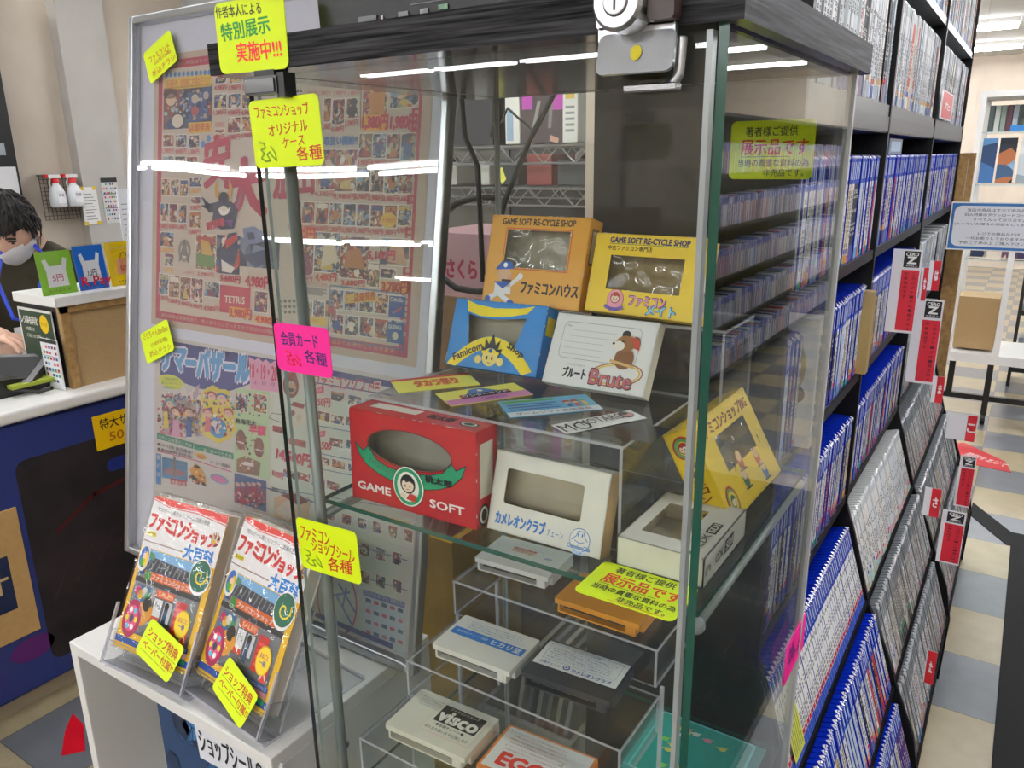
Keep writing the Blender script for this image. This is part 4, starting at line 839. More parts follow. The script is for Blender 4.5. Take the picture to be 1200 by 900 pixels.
for k, s_ in enumerate(['ご来店お待ちし', '楽しいオイベント', 'ご家族揃って!']): p.T3(s_, (108-8*(k == 1), 275+25*k), (208+10*(k == 1), 285+25*k), (108-8*(k == 1), 257+25*k), C('#4a8a3a'), 5)
p.R(105, 345, 325, 600, picmat(41, 75, pal=['#c8a8a8', '#d8ccc0', '#a84a50', '#5a7a9a', '#e0d8d0', '#8a6a7a']), 2)
p.G([(70, 590), (110, 560), (100, 480), (80, 470), (130, 440), (90, 400), (150, 395), (130, 340), (190, 370), (230, 310), (250, 360), (320, 300), (315, 350), (345, 340), (335, 600), (280, 620)], picmat(42, 60, pal=['#d8ccc0', '#c86a70', '#d8d0c8', '#b8a0a8', '#e0dcd4']), 2)
for x, y, c in ((150, 410, '#4aa0a8'), (182, 455, '#7a4a38'), (262, 460, '#7a4a38'), (395, 365, '#a84850'), (455, 375, '#4a78b0'), (492, 465, '#b04a50'), (372, 465, '#b05060')):
    p.E(x-32, y-30, x+30, y+26, C(c), 5, 14); p.E(x-22, y-16, x+22, y+34, C('#e0b8a4'), 6, 14)
    for e in (-9, 7): p.E(x+e, y, x+e+5, y+9, C('#30242c'), 7, 6)
for x, y, w_, h_, c in ((125, 490, 30, 70, '#e0c84a'), (185, 540, 50, 70, '#d8a0b8'), (260, 540, 34, 70, '#3a5a9a'), (370, 520, 36, 60, '#d87080')): p.G([(x-w_/2, y+h_), (x-w_/3, y-30), (x+w_/3, y-30), (x+w_/2, y+h_)], C(c), 5)
p.G([(350, 330), (400, 305), (440, 330), (470, 330), (500, 345), (490, 400), (530, 430), (525, 520), (540, 560), (500, 620), (430, 650), (390, 625), (345, 600), (330, 520), (345, 430), (325, 370)], C('#dcc84c', .5), 3)
p.E(375, 480, 480, 630, C('#4a90c4'), 4, 20); p.E(390, 505, 440, 590, picmat(43, 100, pal=['#d8a8a0', '#a04a50', '#4a5a90', '#d8c8c0']), 5, 16)
CR = ['#d05060', '#e0c8b4', '#4a80b0', '#e8e0d8', '#a03848', '#58a0a0', '#e0b040', '#7a4a50', '#e8a8b0', '#40405a']
scatter(105, 345, 320, 450, 130, CR, 4.2, 7); scatter(80, 440, 330, 560, 90, CR, 4.4, 8); scatter(345, 350, 520, 590, 110, CR, 4.4, 8, .1); scatter(535, 345, 715, 480, 40, CR, 6, 7, .05); scatter(540, 600, 700, 800, 40, ['#8a5a50', '#5a3a30', '#d8c0a8', '#b06a50'], 7, 7, .1); scatter(265, 790, 365, 880, 26, ['#d8963c', '#3a3438', '#e8d0a0', '#b84a3a'], 7, 7, .05); scatter(530, 870, 708, 990, 60, ['#a83c48', '#d0a090', '#2c4068', '#e8d8d0', '#c85060'], 5.4, 8, .2)
p.G([(72, 585), (285, 645), (285, 680), (72, 620)], GRN, 4); p.T3('パチンコ台落とし大会', (80, 618), (278, 672), (80, 596), PB, 5, .02)
p.G([(290, 648), (520, 705), (520, 742), (290, 682)], GRN, 4); p.T3('ヨーヨーつり大会', (345, 698), (512, 738), (345, 672), PB, 5, .02)
p.T3('●10~12時 景品進呈!', (75, 660), (280, 712), (75, 640), C('#50464e'), 5, .02); p.T3('●参加無料 記念品!', (75, 688), (280, 738), (75, 668), C('#50464e'), 5, .02); p.T3('ヨーヨー2個進呈', (385, 765), (505, 795), (385, 745), C('#50464e'), 5, .02)
p.E(298, 695, 362, 750, FYEL, 5); p.T3('無料', (310, 735), (352, 745), (310, 708), MG, 6)
p.S([(70, 690), (290, 745), (510, 815)], .0015, MGT, 4)
p.G([(66, 705), (96, 712), (96, 890), (66, 885)], FBLU, 3); p.T3('夏', (70, 740), (92, 745), (70, 715), PB, 4); p.T3('の', (70, 790), (92, 795), (70, 765), PB, 4); p.T3('夜', (70, 840), (92, 845), (70, 815), PB, 4)
p.G([(102, 725), (250, 758), (250, 872), (102, 848)], C('#4e7ea0'), 3); p.G([(168, 720), (184, 725), (184, 845), (168, 840)], C('#7a6a60'), 5); p.G([(115, 800), (150, 790), (240, 815), (230, 840), (120, 825)], C('#9a6a70'), 4); p.G([(152, 850), (245, 868), (245, 900), (152, 885)], C('#c03a50'), 5); p.T3('特選大皿', (158, 886), (240, 898), (158, 862), PB, 6, .03)
p.G([(265, 800), (300, 765), (330, 790), (355, 850), (365, 900), (290, 870)], C('#d8963c'), 5); p.E(272, 830, 300, 865, C('#3a3438'), 6); p.E(335, 870, 362, 900, C('#3a3438'), 6); p.E(290, 770, 325, 800, C('#4a3c38'), 6); p.E(385, 815, 490, 900, C('#6aa0c8'), 4); p.E(395, 825, 480, 890, C('#d87ca4'), 5)
# right hand green block
p.G([(530, 325), (730, 345), (730, 860), (520, 810)], LG, 2)
cel(532, 345, 605, 470); cel(640, 350, 715, 480); p.T3('熱海花火', (532, 530), (655, 545), (534, 500), C('#34383c'), 6, .04); p.T3('半額', (612, 590), (708, 605), (616, 535), MG, 6, .07)
for x, y in ((565, 620), (672, 665)): p.E(x-28, y-60, x+26, y+75, C('#8a5a50'), 5, 14); p.E(x-24, y+10, x+24, y+34, C('#d8ccc8'), 6, 14)
p.G([(540, 740), (590, 720), (680, 760), (670, 840), (540, 815)], C('#8a6a50'), 5); p.G([(570, 750), (640, 762), (640, 785), (570, 772)], C('#e0d4d0'), 6)
p.G([(525, 820), (712, 870), (712, 1050), (525, 990)], C('#44608c'), 3)
for x in (545, 575, 610, 640, 670): p.E(x-14, 870, x+14, 905, C('#d0a090'), 5, 10); p.G([(x-16, 990), (x-12, 905), (x+12, 905), (x+16, 1000)], C('#a83c48'), 4)
p.T3('大人気!', (540, 1035), (640, 1055), (540, 1000), C('#e0d8d4'), 6, .04)
# games section (right)
p.z = Zm(320, 420, 5)
PLN = C('#4a6a9a', .5)
p.G([(20, 60), (640, 160), (640, 700), (20, 700)], C('#cdd4be', .6), 1) if 0 else None
a = p.uv(0, 180); p.rect(p.uv(0, 300)[0], bot, rgt, top-.04, C('#ccd2c0', .6), 1)
p.rect(p.uv(0, 300)[0], top-.040, rgt, top-.010, PB, 2)
p.T3('ファミコンソフト', (240, 165), (585, 205), (244, 92), C('#c43858', .5), 4, .03); p.R(590, 130, 636, 190, C('#c03450', .5), 4); p.T3('日', (595, 188), (632, 190), (597, 135), PB, 5, .04)
p.S([(205, 135), (690, 215)], .0018, NV, 3)
# generic moustache man head
p.E(62, 80, 150, 240, C('#8a4038', .5), 3); p.E(78, 125, 136, 215, C('#c89870', .5), 4); p.E(92, 150, 122, 178, C('#d0a078', .5), 6); p.G([(80, 180), (106, 172), (134, 182), (120, 196), (90, 194)], C('#4a302c', .5), 5); p.G([(68, 130), (80, 80), (135, 80), (148, 130), (106, 112)], C('#a04038', .5), 5)
for e in (90, 112): p.E(e, 135, e+14, 155, C('#e8e4e0'), 6, 8); p.E(e+5, 140, e+10, 152, C('#302828'), 7, 8)
# console
p.G([(88, 310), (110, 255), (200, 280), (190, 370), (130, 425), (88, 380)], C('#d8ccb8', .5), 4); p.G([(105, 275), (125, 252), (190, 272), (180, 295)], C('#a03c40', .5), 5); p.G([(98, 320), (120, 300), (135, 320), (112, 345)], C('#a03c40', .5), 5); p.G([(135, 345), (160, 320), (175, 345), (150, 375)], C('#c8baa4', .5), 5)
p.G([(0, 390), (75, 405), (72, 445), (0, 425)], C('#a04848', .5), 4); p.G([(95, 465), (195, 485), (195, 525), (95, 500)], C('#b05050', .5), 4)
for x, y in ((20, 415), (45, 420), (165, 492), (180, 495)): p.E(x, y, x+11, y+12, C('#2c2828'), 6, 8)
p.S([(50, 375), (-20, 350), (-5, 320), (60, 330)], .001, C('#504848'), 5); p.S([(225, 370), (265, 400), (262, 430)], .001, C('#504848'), 5)
p.T3('14,500円', (20, 590), (222, 640), (28, 522), C('#c83c54', .5), 6, .07); p.T3('¥1,950円', (-2, 690), (62, 712), (-2, 650), C('#c83c54', .5), 6, .04)
def game(x, y, w_=80, h_=78, c=None): cel(x, y, x+w_, y+h_)
def tag_(x, y, s_):
    p.G([(x, y), (x+62, y-14), (x+60, y+20), (x, y+34)], MG, 5); p.T3('特価', (x+12, y+22), (x+48, y+14), (x+12, y+2), PB, 6)
    p.T3(s_, (x-14, y+98), (x+95, y+108), (x-12, y+46), C('#c83450', .5), 6, .04)
tag_(240, 178, '¥850円'); tag_(248, 435, '¥2,500')
for x, y in ((340, 185), (440, 208), (538, 225), (630, 235), (730, 255)): game(x, y)
for x, y in ((255, 300), (340, 320), (430, 335)): game(x, y)
for x, y in ((332, 455), (430, 470)): game(x, y)
for x, y in ((255, 565), (345, 582), (440, 605)): game(x, y)
for x, y in ((140, 655), (228, 690), (315, 708), (60, 640)): game(x, y)
for y, dy in ((385, 55), (545, 60), (635, 60), (760, 70)): p.S([(215 if y < 700 else 0, y), (700, y+dy*1.6)], .0012, PLN, 3)
p.z = lambda x, y: (x, y)
# bottom-left of the games part, lower rows (seen under the glass shelf)
for k in range(6): cel(*[v for v in (388+18*k*1.0-5, 596+4.4*k, 399+18*k-5, 612+5.0*k)])
for r, y in ((0, 632), (1, 664)):
    for k in range(5): cel(384+19*k, y-8+5.2*k, 395+19*k, y+11+5.4*k)
for y in (627, 662): p.S([(372, y-2), (478, y+30)], .0012, PLN, 3)
p.S([(372, 583), (480, 614)], .004, FORG, 3); p.S([(300, 568), (375, 590)], .0015, NV, 4); p.T3('人気がいっぱいのディスクシステム', (316, 575), (366, 590), (317, 569), C('#3c3844'), 5, .02)
p.G([(322, 583), (345, 575), (364, 590), (360, 618), (322, 606)], C('#d8b48c', .5), 4); p.G([(322, 598), (340, 583), (350, 590), (338, 612)], C('#d8ccb8', .5), 5); p.G([(330, 580), (350, 578), (362, 588), (350, 592)], C('#7a2830', .5), 6)
p.G([(358, 700), (362, 680), (367, 690), (366, 740)], C('#3a6aa0'), 4)
a = p.uv(395, 704); 
for k in range(28): t0 = 2*math.pi*k/28; t1 = 2*math.pi*(k+1)/28; p.stroke([(a[0]+.040*math.cos(t0), a[1]+.052*math.sin(t0)), (a[0]+.040*math.cos(t1), a[1]+.052*math.sin(t1))], .0028, C('#c04060', .5), 4)
for q4 in (((386, 683), (392, 736)), ((396, 700), (412, 730)), ((398, 684), (416, 716)), ((388, 698), (410, 694)), ((402, 712), (406, 690))): p.S(q4, .0035, C('#3f6eae', .5), 5)
p.G([(426, 690), (475, 706), (475, 768), (426, 748)], C('#c8d4da', .5), 3); p.G([(426, 690), (475, 706), (475, 713), (426, 697)], C('#5a6aa8', .5), 4); p.T3('クレジットカードもご利用下さい', (428, 696), (474, 711), (428, 691), PB, 5, .02)
for r in range(4):
    for k in range(5):
        x = 429+9.4*k; y = 700+12.4*r+2.9*k; c = ['#4a5a78', '#c84a5a', '#5a6a70', '#d06a70'][(r*3+k) % 4]
        (p.E if (r+k) % 2 else p.R)(x, y, x+6, y+7, C(c, .5), 4)
p.rect(lft, bot+.002, rgt, bot+.010, NV, 5)
mb.build('newspaper_flyer', **tagd('summer bazaar flyer with blue title in lower half of poster frame', 'flyer'))

# cards stuck on the poster
PO = Pl(PP.P(0, 0, .0062), PU, PW)
def art8(p):
    p.T3('ファミランド', (177, 74), (200, 56), (174, 68), HR, 1); p.T3('(山形の隣)', (182, 77), (201, 62), (180, 72), HR, 1); p.T3('折込チラシ', (180, 91), (206, 69), (178, 84), HR, 1)
card(PO, (169, 62), (200, 34), (209, 70), (177, 99), NEON, 'yellow handwritten card stuck at the top left corner of poster frame', art8)
def art9(p):
    p.T3('さとちゃんBanBan', (169, 399), (197, 388), (167, 391), C('#a87808'), 1); p.T3('(1989年頃)', (178, 408), (197, 400), (176, 402), C('#a87808'), 1); p.T3('折込チラシ', (176, 419), (201, 409), (175, 412), C('#a87808'), 1)
card(PO, (164, 391), (195, 375), (206, 409), (173, 427), NEON, 'yellow handwritten card stuck on poster between the two flyers', art9)
# cards leaning on the books
for B, cs, lb in ((B1, ((177.5, 723), (216.7, 759), (196.7, 801.7), (159, 764)), 'yellow handwritten card on the left guide book'), (B2, ((266.7, 768), (303, 812.5), (283, 857.5), (250, 808)), 'yellow handwritten card on the right guide book')):
    b3 = B.to_3x3(); pb = Pl(B @ V((0, -.0095, 0)), b3 @ V((1, 0, 0)), b3 @ V((0, 0, 1)))
    tl, tr, br, bl = cs
    def art(p, cs=cs):
        f = lambda u, v: (cs[0][0]+(cs[1][0]-cs[0][0])*u+(cs[3][0]-cs[0][0])*v, cs[0][1]+(cs[1][1]-cs[0][1])*u+(cs[3][1]-cs[0][1])*v)
        p.T3('ショップ特典', f(.08, .45), f(.92, .45), f(.08, .18), HR, 1, .02); p.S([f(.05, .49), f(.95, .52)], .0005, HK, 1); p.T3('ペーパー付属!!', f(.06, .76), f(.95, .80), f(.06, .55), HR, 1, .02); p.S([f(.08, .82), f(.85, .86)], .0005, HK, 1)
    card(pb, tl, tr, br, bl, NEON, lb, art)

# ================================================================== GLASS DISPLAY CASE
XL, XR, YF, YB, ZB, ZT = -.605, -.168, .497, .885, .33, 1.577
t = thing('glass_display_case', 'tall glass display case with black woodgrain top board and lock', 'display case', ((XL+XR)/2, (YF+YB)/2, 0))
m = MB(); m.box((-.647, .49, ZT), (-.157, .90, ZT+.027), {'*': WOODB, '-z': C('#201f20', .12)}); m.build('top_board', t, bevel=.0015)
m = MB(); m.box((-.60, .51, .30), (-.175, .88, .33), WOODB); m.build('bottom_board', t)
m = MB(); m.box((-.62, .50, .0), (-.16, .90, .30), {'*': WOODB}); m.build('base_cabinet', t)
m = MB(); m.plate((XL, YF, .36), (-.1815, YF+.005, ZT-.003), GLASS, C('#1c2624', .2)); d = m.build('glass_door', t)
m = MB(); m.box((-.1815, YF-.001, .36), (-.1775, YF+.007, ZT-.003), C('#9aa0a0', .3, .2)); m.build('door_edge_strip', d)
m = MB(); m.plate((-.1745, YF+.001, ZB), (XR, YB, ZT), GLASS, GLASS_EDGE); m.build('side_glass', t)
m = MB(); m.plate((XL+.001, YF+.008, ZB), (XL+.006, YB, ZT), GLASS, C('#7f8e8a', .3)); m.build('side_glass', t)
m = MB(); m.plate((XL+.006, YB-.006, ZB), (-.1745, YB, ZT), GLASS, C('#8f9c98', .3)); m.build('back_glass', t)
m = MB(); m.box((XL+.001, YB-.002, ZB), (XL+.007, YB+.003, ZT), C('#b4b8b6', .3)); m.build('corner_strip', t)
m = MB(); m.box((-.174, YB-.004, ZB), (-.166, YB+.003, ZT), glassmat('corner_clear', '#c8ccc8', .1, .2, 0, .45)); m.build('corner_strip', t)
for x in (-.588,):
    m = MB(); m.tube([(x, .522, ZB), (x, .522, ZT)], .0058, C('#7d8583', .35, .3), 14); sp_ = m.build('support_pole', t, True)
    m = MB(); m.tube([(x, .522, 1.14), (x, .875, 1.14)], .005, C('#8d9593', .35, .3), 12); m.build('shelf_rod', sp_, True)
m = MB(); m.tube([(-.1815, .54, 1.138), (-.1815, .875, 1.138)], .0045, C('#a8b0ae', .35, .3), 12); m.ball((-.1815, .54, 1.138), .0075, C('#a9afb2', .3), 14); m.build('shelf_rod', t, True)
m = MB(); m.tube([(-.35, .915, ZB), (-.35, .915, ZT)], .004, C('#8d9593', .35, .3), 10); m.build('rear_rod', t, True) if 0 else None
# door hinge at top left
m = MB(); m.rbox((-.597, .486, 1.557), (-.555, .497, 1.572), .002, metal('#4a4a4a', .25), 1); m.box((-.556, .487, 1.554), (-.547, .500, 1.574), BLACK); m.box((-.585, .488, 1.572), (-.56, .50, 1.577), BLACK); m.box((-.595, .4848, 1.559), (-.558, .486, 1.570), metal('#77787a', .15)); m.build('door_hinge', d)
# lock: bent steel plate with cylinder
lc = at(722, 2, Y=.464)
m = MB(); m.rbox((-.2505, .484, 1.578), (-.1955, .4885, 1.628), .004, CHROME, 1); m.box((-.249, .484, 1.571), (-.197, .4885, 1.58), CHROME)
m.T = Matrix.Translation((-.247, .4845, 1.5745)) @ Matrix.Rotation(math.radians(-14), 4, 'X'); m.rbox((0, -.002, -.025), (.052, .0008, .0), .005, CHROME, 1); m.T = Matrix.Identity(4)
m.lathe([(0, -.021), (.0145, -.021), (.0165, -.018), (.0165, 0)], CHROME, (lc.x, .484, lc.z), 28, 1); m.lathe([(0, -.0225), (.0075, -.0225), (.0085, -.0212)], metal('#9a9a9c', .3), (lc.x, .484, lc.z), 20, 1); m.box((lc.x-.0008, .4612, lc.z-.005), (lc.x+.0008, .462, lc.z+.005), BLACK)
lb_ = at(758, 24, Y=.472); m.rbox((lb_.x, .472, lb_.z), (lb_.x+.017, .484, lb_.z+.014), .003, C('#3a2c28', .4), 1); lk_ = m.build('door_lock', t, bevel=.0006)
m = MB(); pl = Pl((-.247, .4822, 1.5745), (1, 0, 0), (0, -math.sin(math.radians(-14)), math.cos(math.radians(14))), m)
pl.O = V((-.247, .4845, 1.5745)) + V((0, -.0023, 0)); pl.W = V((0, math.sin(math.radians(14)), math.cos(math.radians(14)))); pl.N = pl.U.cross(pl.W)
pl.ell(.027, -.0125, .0038, .0047, C('#d8c820', .5), 2); m.build('lock_sticker', lk_)
m = MB(); m.box((-.232, .486, 1.540), (-.196, .4965, 1.545), metal('#8a8a8c', .2)); m.tube([(-.200, .490, 1.543), (-.196, .490, 1.549), (-.1945, .490, 1.571)], .0035, CHROME, 8); m.build('strike_bracket', d, bevel=.001)
# glass shelves
for nm, z, y0 in (('glass_shelf', 1.155, .533), ('glass_shelf', .773, .506)):
    m = MB(); m.plate((-.5965, y0, z-.005), (-.178, .876, z), SHELF_GLASS, C('#1f5548', .2)); m.build(nm, t)

# ---- top of the case
t = thing('black_console', 'black electronic box lying on the display case top board', 'electronics', (-.36, .62, 1.604))
m = MB(); m.prism([(.515, 1.604), (.80, 1.604), (.80, 1.69), (.53, 1.69), (.513, 1.67)], -.528, -.255, C('#08090b', .3, 0, .3), 0); m.build('body', t, bevel=.003)
m = MB(); pl = Pl((-.528, .5145, 1.604), (1, 0, 0), (0, 0, 1), m)
for a, b, c, d in ((.045, .004, .065, .009), (.10, .012, .27, .0128), (.10, .016, .27, .0166)): pl.rect(a, b, c, d, C('#4a4c50', .3), 4)
pl.rect(.07, .004, .072, .008, C('#b8b8b8', .4), 4); pl.rect(.088, .004, .098, .0085, C('#8a8c90'), 4); pl.rect(.11, .005, .118, .0085, C('#9a9ca0'), 4); pl.rect(.128, .006, .137, .0095, C('#7aa080'), 4)
m.build('port_panel', t)

# fluorescent cards on the front of the case
BF = Pl((0, .4895, 0), (1, 0, 0), (0, 0, 1)); DF = Pl((0, YF-.0008, 0), (1, 0, 0), (0, 0, 1))
def art1(p):
    p.T3('作者本人による', (254, 22), (307, 16), (252, 8), HK, 1, .015); p.T3('特別展示', (261, 49), (317, 38), (258, 29), HG, 1, .035); p.T3('実施中!!!', (279, 73), (331, 67), (276, 51), HR2, 1, .03)
card(BF, (247.5, 3), (331, -6), (341, 80), (263, 87), NEON, 'large yellow handwritten card taped on the top board of display case', art1, r=.007, thick=.0008)
def art2(p):
    p.T3('ファミコンショップ', (301, 139), (364, 134), (297, 125), HR, 1, .015); p.T3('オリジナル', (316, 160), (361, 153), (314, 147), HR, 1, .015); p.T3('ケース', (332, 174), (357, 169), (331, 162), HR, 1, .015); p.T3('各種', (349, 189), (378, 186), (347, 172), HR, 1, .02); squig(p, 302, 166, 326, 191, HGR)
card(DF, (290, 117), (373, 111), (381, 193), (302, 197.5), NEON, 'yellow handwritten card on door below the hinge about original cases', art2)
def art3(p):
    p.T3('会員カード', (331, 404), (374, 409), (328, 388), HNV, 1, .02); p.T3('各種', (358, 424), (384, 430), (356, 409), HNV, 1, .02); squig(p, 333, 410, 354, 431, HR2)
card(DF, (320, 376), (384, 386), (392, 444), (327, 433), NPINK, 'magenta handwritten card on the glass door about member cards', art3)
def art4(p):
    p.T3('ファミコン', (352, 631), (386, 641), (352, 615), HR, 1, .015); p.T3('ショップシール', (366, 646), (416, 660), (365, 631), HR, 1, .015); p.T3('各種', (385, 668), (413, 674), (384, 652), HR, 1, .02); squig(p, 355, 642, 379, 668, HGR)
card(DF, (346, 604.5), (417, 624), (425, 686), (355, 664), NEON, 'yellow handwritten card low on the glass door about shop stickers', art4)
def artx(p):
    w, h = .088, .058
    p.trect('著者様ご提供', .016, h*.76, w*.80, h*.93, HK, 1, .015); p.trect('展示品です', .012, h*.43, w*.93, h*.70, C('#e84818', .5), 1, .03); p.stroke([(.012, h*.40), (w*.72, h*.40)], .0006, HK, 1)
    p.trect('当時の貴重な資料の為', .010, h*.22, w*.95, h*.36, HK, 1, .015); p.trect('非売品です。', w*.42, h*.05, w*.9, h*.18, HK, 1, .015); p.stroke([(w*.35, h*.035), (w*.9, h*.035)], .0005, HR2, 1)
def plaincard(O, U, W, w, h, lab, art, colr=NEON, r=.006):
    m = MB(); p = Pl(O, U, W, m); pts = []
    for cx, cy, a0 in ((w-r, h-r, 0), (r, h-r, 90), (r, r, 180), (w-r, r, 270)):
        for k in range(6): a = math.radians(a0+18*k); pts.append((cx+r*math.cos(a), cy+r*math.sin(a)))
    n = len(pts); vs = [p.P(a, b, 0) for a, b in pts] + [p.P(a, b, .0008) for a, b in pts]
    m.add(vs, [tuple(range(n, 2*n)), tuple(reversed(range(n)))] + [(k, (k+1) % n, n+(k+1) % n, n+k) for k in range(n)], colr)
    art(Pl(p.P(0, 0, .0008), p.U, p.W, m)); return m.build('notice_card', **tagd(lab, 'handwritten card'))
plaincard((-.277, .508, 1.1556), (1, -.01, 0), (0, 1, 0), .088, .058, 'yellow display notice card lying flat at the glass shelf front', artx)
plaincard((-.287, .876, 1.476), (1, 0, .0), (0, 0, 1), .088, .060, 'yellow display notice card standing upright on the rear glass', artx)
m = MB(); a, b = at(910, 792, X=XR), at(933, 728, X=XR)
plaincard((XR+.0006, .815, .908), (0, 1, .0), (0, 0, 1), .092, .052, 'pink handwritten card on the outer right side glass', lambda p: (p.trect('会員', .012, .02, .035, .045, HNV, 1, .02), p.trect('カード', .038, .012, .062, .03, HNV, 1, .02), p.trect('え', .07, .008, .082, .02, HR2, 1)), NPINK)

# ---- printed cartons
def Bm(x, y, z, yaw, tilt): return Matrix.Translation((x, y, z)) @ Matrix.Rotation(yaw, 4, 'Z') @ Matrix.Rotation(-tilt, 4, 'X')
def carton(lab, B, w, h, d, outer, inner, hole, art=None, side=None, top=None, group=None, film=True, back=None, wear=True):
    """box with its front at y=0, origin bottom left front; hole = outline in front (u, w) metres"""
    O = B @ V((0, 0, 0)); t = thing('game_carton', lab, 'game box', tuple(O)); b3 = B.to_3x3()
    m = MB(); F = Pl(O, b3 @ V((1, 0, 0)), b3 @ V((0, 0, 1)), m); th = .0012
    out = [(0, 0), (w, 0), (w, h), (0, h)]
    def face(n, mt, flip=False):
        if hole:
            ring = [V((a, b, 0)) for a, b in out], [V((a, b, 0)) for a, b in reversed(hole)]
            allp = out + list(reversed(hole)); tri = tessellate_polygon([ring[0], ring[1]])
        else: allp = out; tri = [(0, 1, 2), (0, 2, 3)]
        m.add([F.P(a, b, n) for a, b in allp], tri, mt)
    face(0, outer); face(-th, inner)
    if hole:
        k = len(hole); m.add([F.P(a, b, 0) for a, b in hole] + [F.P(a, b, -th) for a, b in hole], [(i, (i+1) % k, k+(i+1) % k, k+i) for i in range(k)], inner)
    m.T = B
    m.box((0, 0, 0), (th, d, h), {'*': outer, '+x': inner}); m.box((w-th, 0, 0), (w, d, h), {'*': outer, '-x': inner}); m.box((0, 0, h-th), (w, d, h), {'*': outer, '-z': inner}); m.box((0, 0, 0), (w, d, th), {'*': outer, '+z': inner}); m.box((0, d-th, 0), (w, d, h), {'*': back or outer, '-y': inner})
    if wear:
        wm = C('#cfc6b6', .7); rnd = random.Random(int(w*1e5))
        for x in (0, w):
            for k in range(4): z = rnd.uniform(0, h*.98); m.box((x-.0003, -.0003, z), (x+.0003, .0004, z+rnd.uniform(.001, .005)), wm)
        for k in range(9): u = rnd.uniform(0, w*.95); m.box((u, -.0003, h-.0003), (u+rnd.uniform(.001, .006), .0004, h+.0002), wm)
    m.T = Matrix.Identity(4)
    if art: art(F)
    if side: side(Pl(B @ V((w, 0, 0)), b3 @ V((0, 1, 0)), b3 @ V((0, 0, 1)), m))
    if top: top(Pl(B @ V((0, 0, h)), b3 @ V((1, 0, 0)), b3 @ V((0, 1, 0)), m))
    ts = m.build('carton_shell', t)
    if hole and film:
        m = MB(); us = [a for a, b in hole]; wsx = [b for a, b in hole]; F2 = Pl(F.P(0, 0, -.0022), F.U, F.W, m); F2.rect(min(us)-.002, min(wsx)-.002, max(us)+.002, max(wsx)+.002, FILM, 0); m.build('window_film', ts)
    return t
def rectpts(u0, w0, u1, w1, r=.003):
    pts = []
    for cx, cy, a0 in ((u1-r,w1-r,0),(u0+r,w1-r,90),(u0+r,w0+r,180),(u1-r,w0+r,270)):
        for k in range(5): a = math.radians(a0+22.5*k); pts.append((cx+r*math.cos(a), cy+r*math.sin(a)))
    return pts
def ellpts(u, w, a, b, n=40, rot=0): return [(u+a*math.cos(2*math.pi*k/n)*math.cos(rot)-b*math.sin(2*math.pi*k/n)*math.sin(rot), w+a*math.cos(2*math.pi*k/n)*math.sin(rot)+b*math.sin(2*math.pi*k/n)*math.cos(rot)) for k in range(n)]
K1 = 1.065; zs = 1.155
def sc(x, y, z, k): return x*k, y*k, 1.5-(1.5-z)*k
def face_kid(p, x, y, s, hair='#1c1a1c', sk='#f0d8c0', L=6):
    """small generic cartoon head"""
    p.ell(x, y, s, s*1.05, C(hair, .5), L, 18); p.ell(x, y-.15*s, s*.78, s*.72, C(sk, .5), L+1, 18)
    p.poly([(x-.8*s, y+.1*s), (x-.5*s, y+.75*s), (x+.6*s, y+.7*s), (x+.8*s, y+.1*s), (x+.3*s, y+.35*s), (x-.2*s, y+.15*s), (x-.45*s, y+.4*s)], C(hair, .5), L+2)
    for e in (-.3, .3): p.ell(x+e*s, y-.2*s, s*.09, s*.15, C('#1a1818', .4), L+2, 8)
    p.stroke([(x-.15*s, y-.58*s), (x+.15*s, y-.56*s)], s*.07, C('#a83028', .4), L+2)
# --- red carton
x, y, z = sc(-.5351, .5186, 1.176, K1); w, h, d = .1507*K1, .0933*K1, .034*K1
B = Bm(x, y, zs+.0002, .0257, .0382); O = B @ V((0, 0, 0)); b3 = B.to_3x3(); Ft = Pl(O, b3 @ V((1, 0, 0)), b3 @ V((0, 0, 1))); Ft.z = Zm(390, 440, 3.3333)
l_, r_ = Ft.uv(137, 262), Ft.uv(465, 335); tp, bt = Ft.uv(250, 213), Ft.uv(355, 380); eu, ew, ea, eb = (l_[0]+r_[0])/2, (tp[1]+bt[1])/2, (r_[0]-l_[0])/2, (tp[1]-bt[1])/2
def art_red(p):
    p.z = Zm(390, 440, 3.3333); g = C('#0f9a6a', .4); k_ = C('#18281f', .4)
    band = [(88, 258), (122, 292), (140, 272), (170, 325), (215, 357), (260, 372), (320, 386), (380, 390), (430, 382), (463, 345), (482, 374), (522, 355), (505, 400), (470, 430), (420, 445), (360, 447), (300, 435), (240, 415), (180, 383), (130, 342), (103, 300)]
    p.G(band, g, 2); p.S(band+[band[0]], .0009, k_, 3)
    rim = ellpts(eu, ew, ea+.0006, eb+.0006); p.stroke(rim+[rim[0]], .0007, C('#5a1014', .4), 4)
    c0 = p.uv(298, 433)
    p.ell(c0[0], c0[1], .0190*K1, .0205*K1, k_, 5); p.ell(c0[0], c0[1], .0184*K1, .0199*K1, C('#f2efe6', .4), 6); p.ell(c0[0], c0[1], .0170*K1, .0185*K1, g, 7); p.ell(c0[0], c0[1], .0132*K1, .0150*K1, C('#f2efe6', .4), 8)
    face_kid(p, c0[0], c0[1]+.003, .0098, L=9); p.poly([(c0[0]-.002, c0[1]-.013), (c0[0]+.003, c0[1]-.006), (c0[0]+.011, c0[1]-.008), (c0[0]+.009, c0[1]-.015)], C('#c83a34', .4), 12); p.ell(c0[0]-.0055, c0[1]-.010, .004, .003, C('#f0d8c0'), 13, 10)
    WH = C('#f0ece6', .4); p.T('GAME', 100, 408, 228, 470, WH, 3, .06); p.T('SOFT', 381, 482, 515, 548, WH, 3, .06)
    p.T('桃太郎', 362, 388, 468, 440, C('#0c1410', .4), 4, .08); p.T3('ファミコンショップ', (140, 338), (236, 392), (147, 318), C('#15281c', .4), 4, .0)
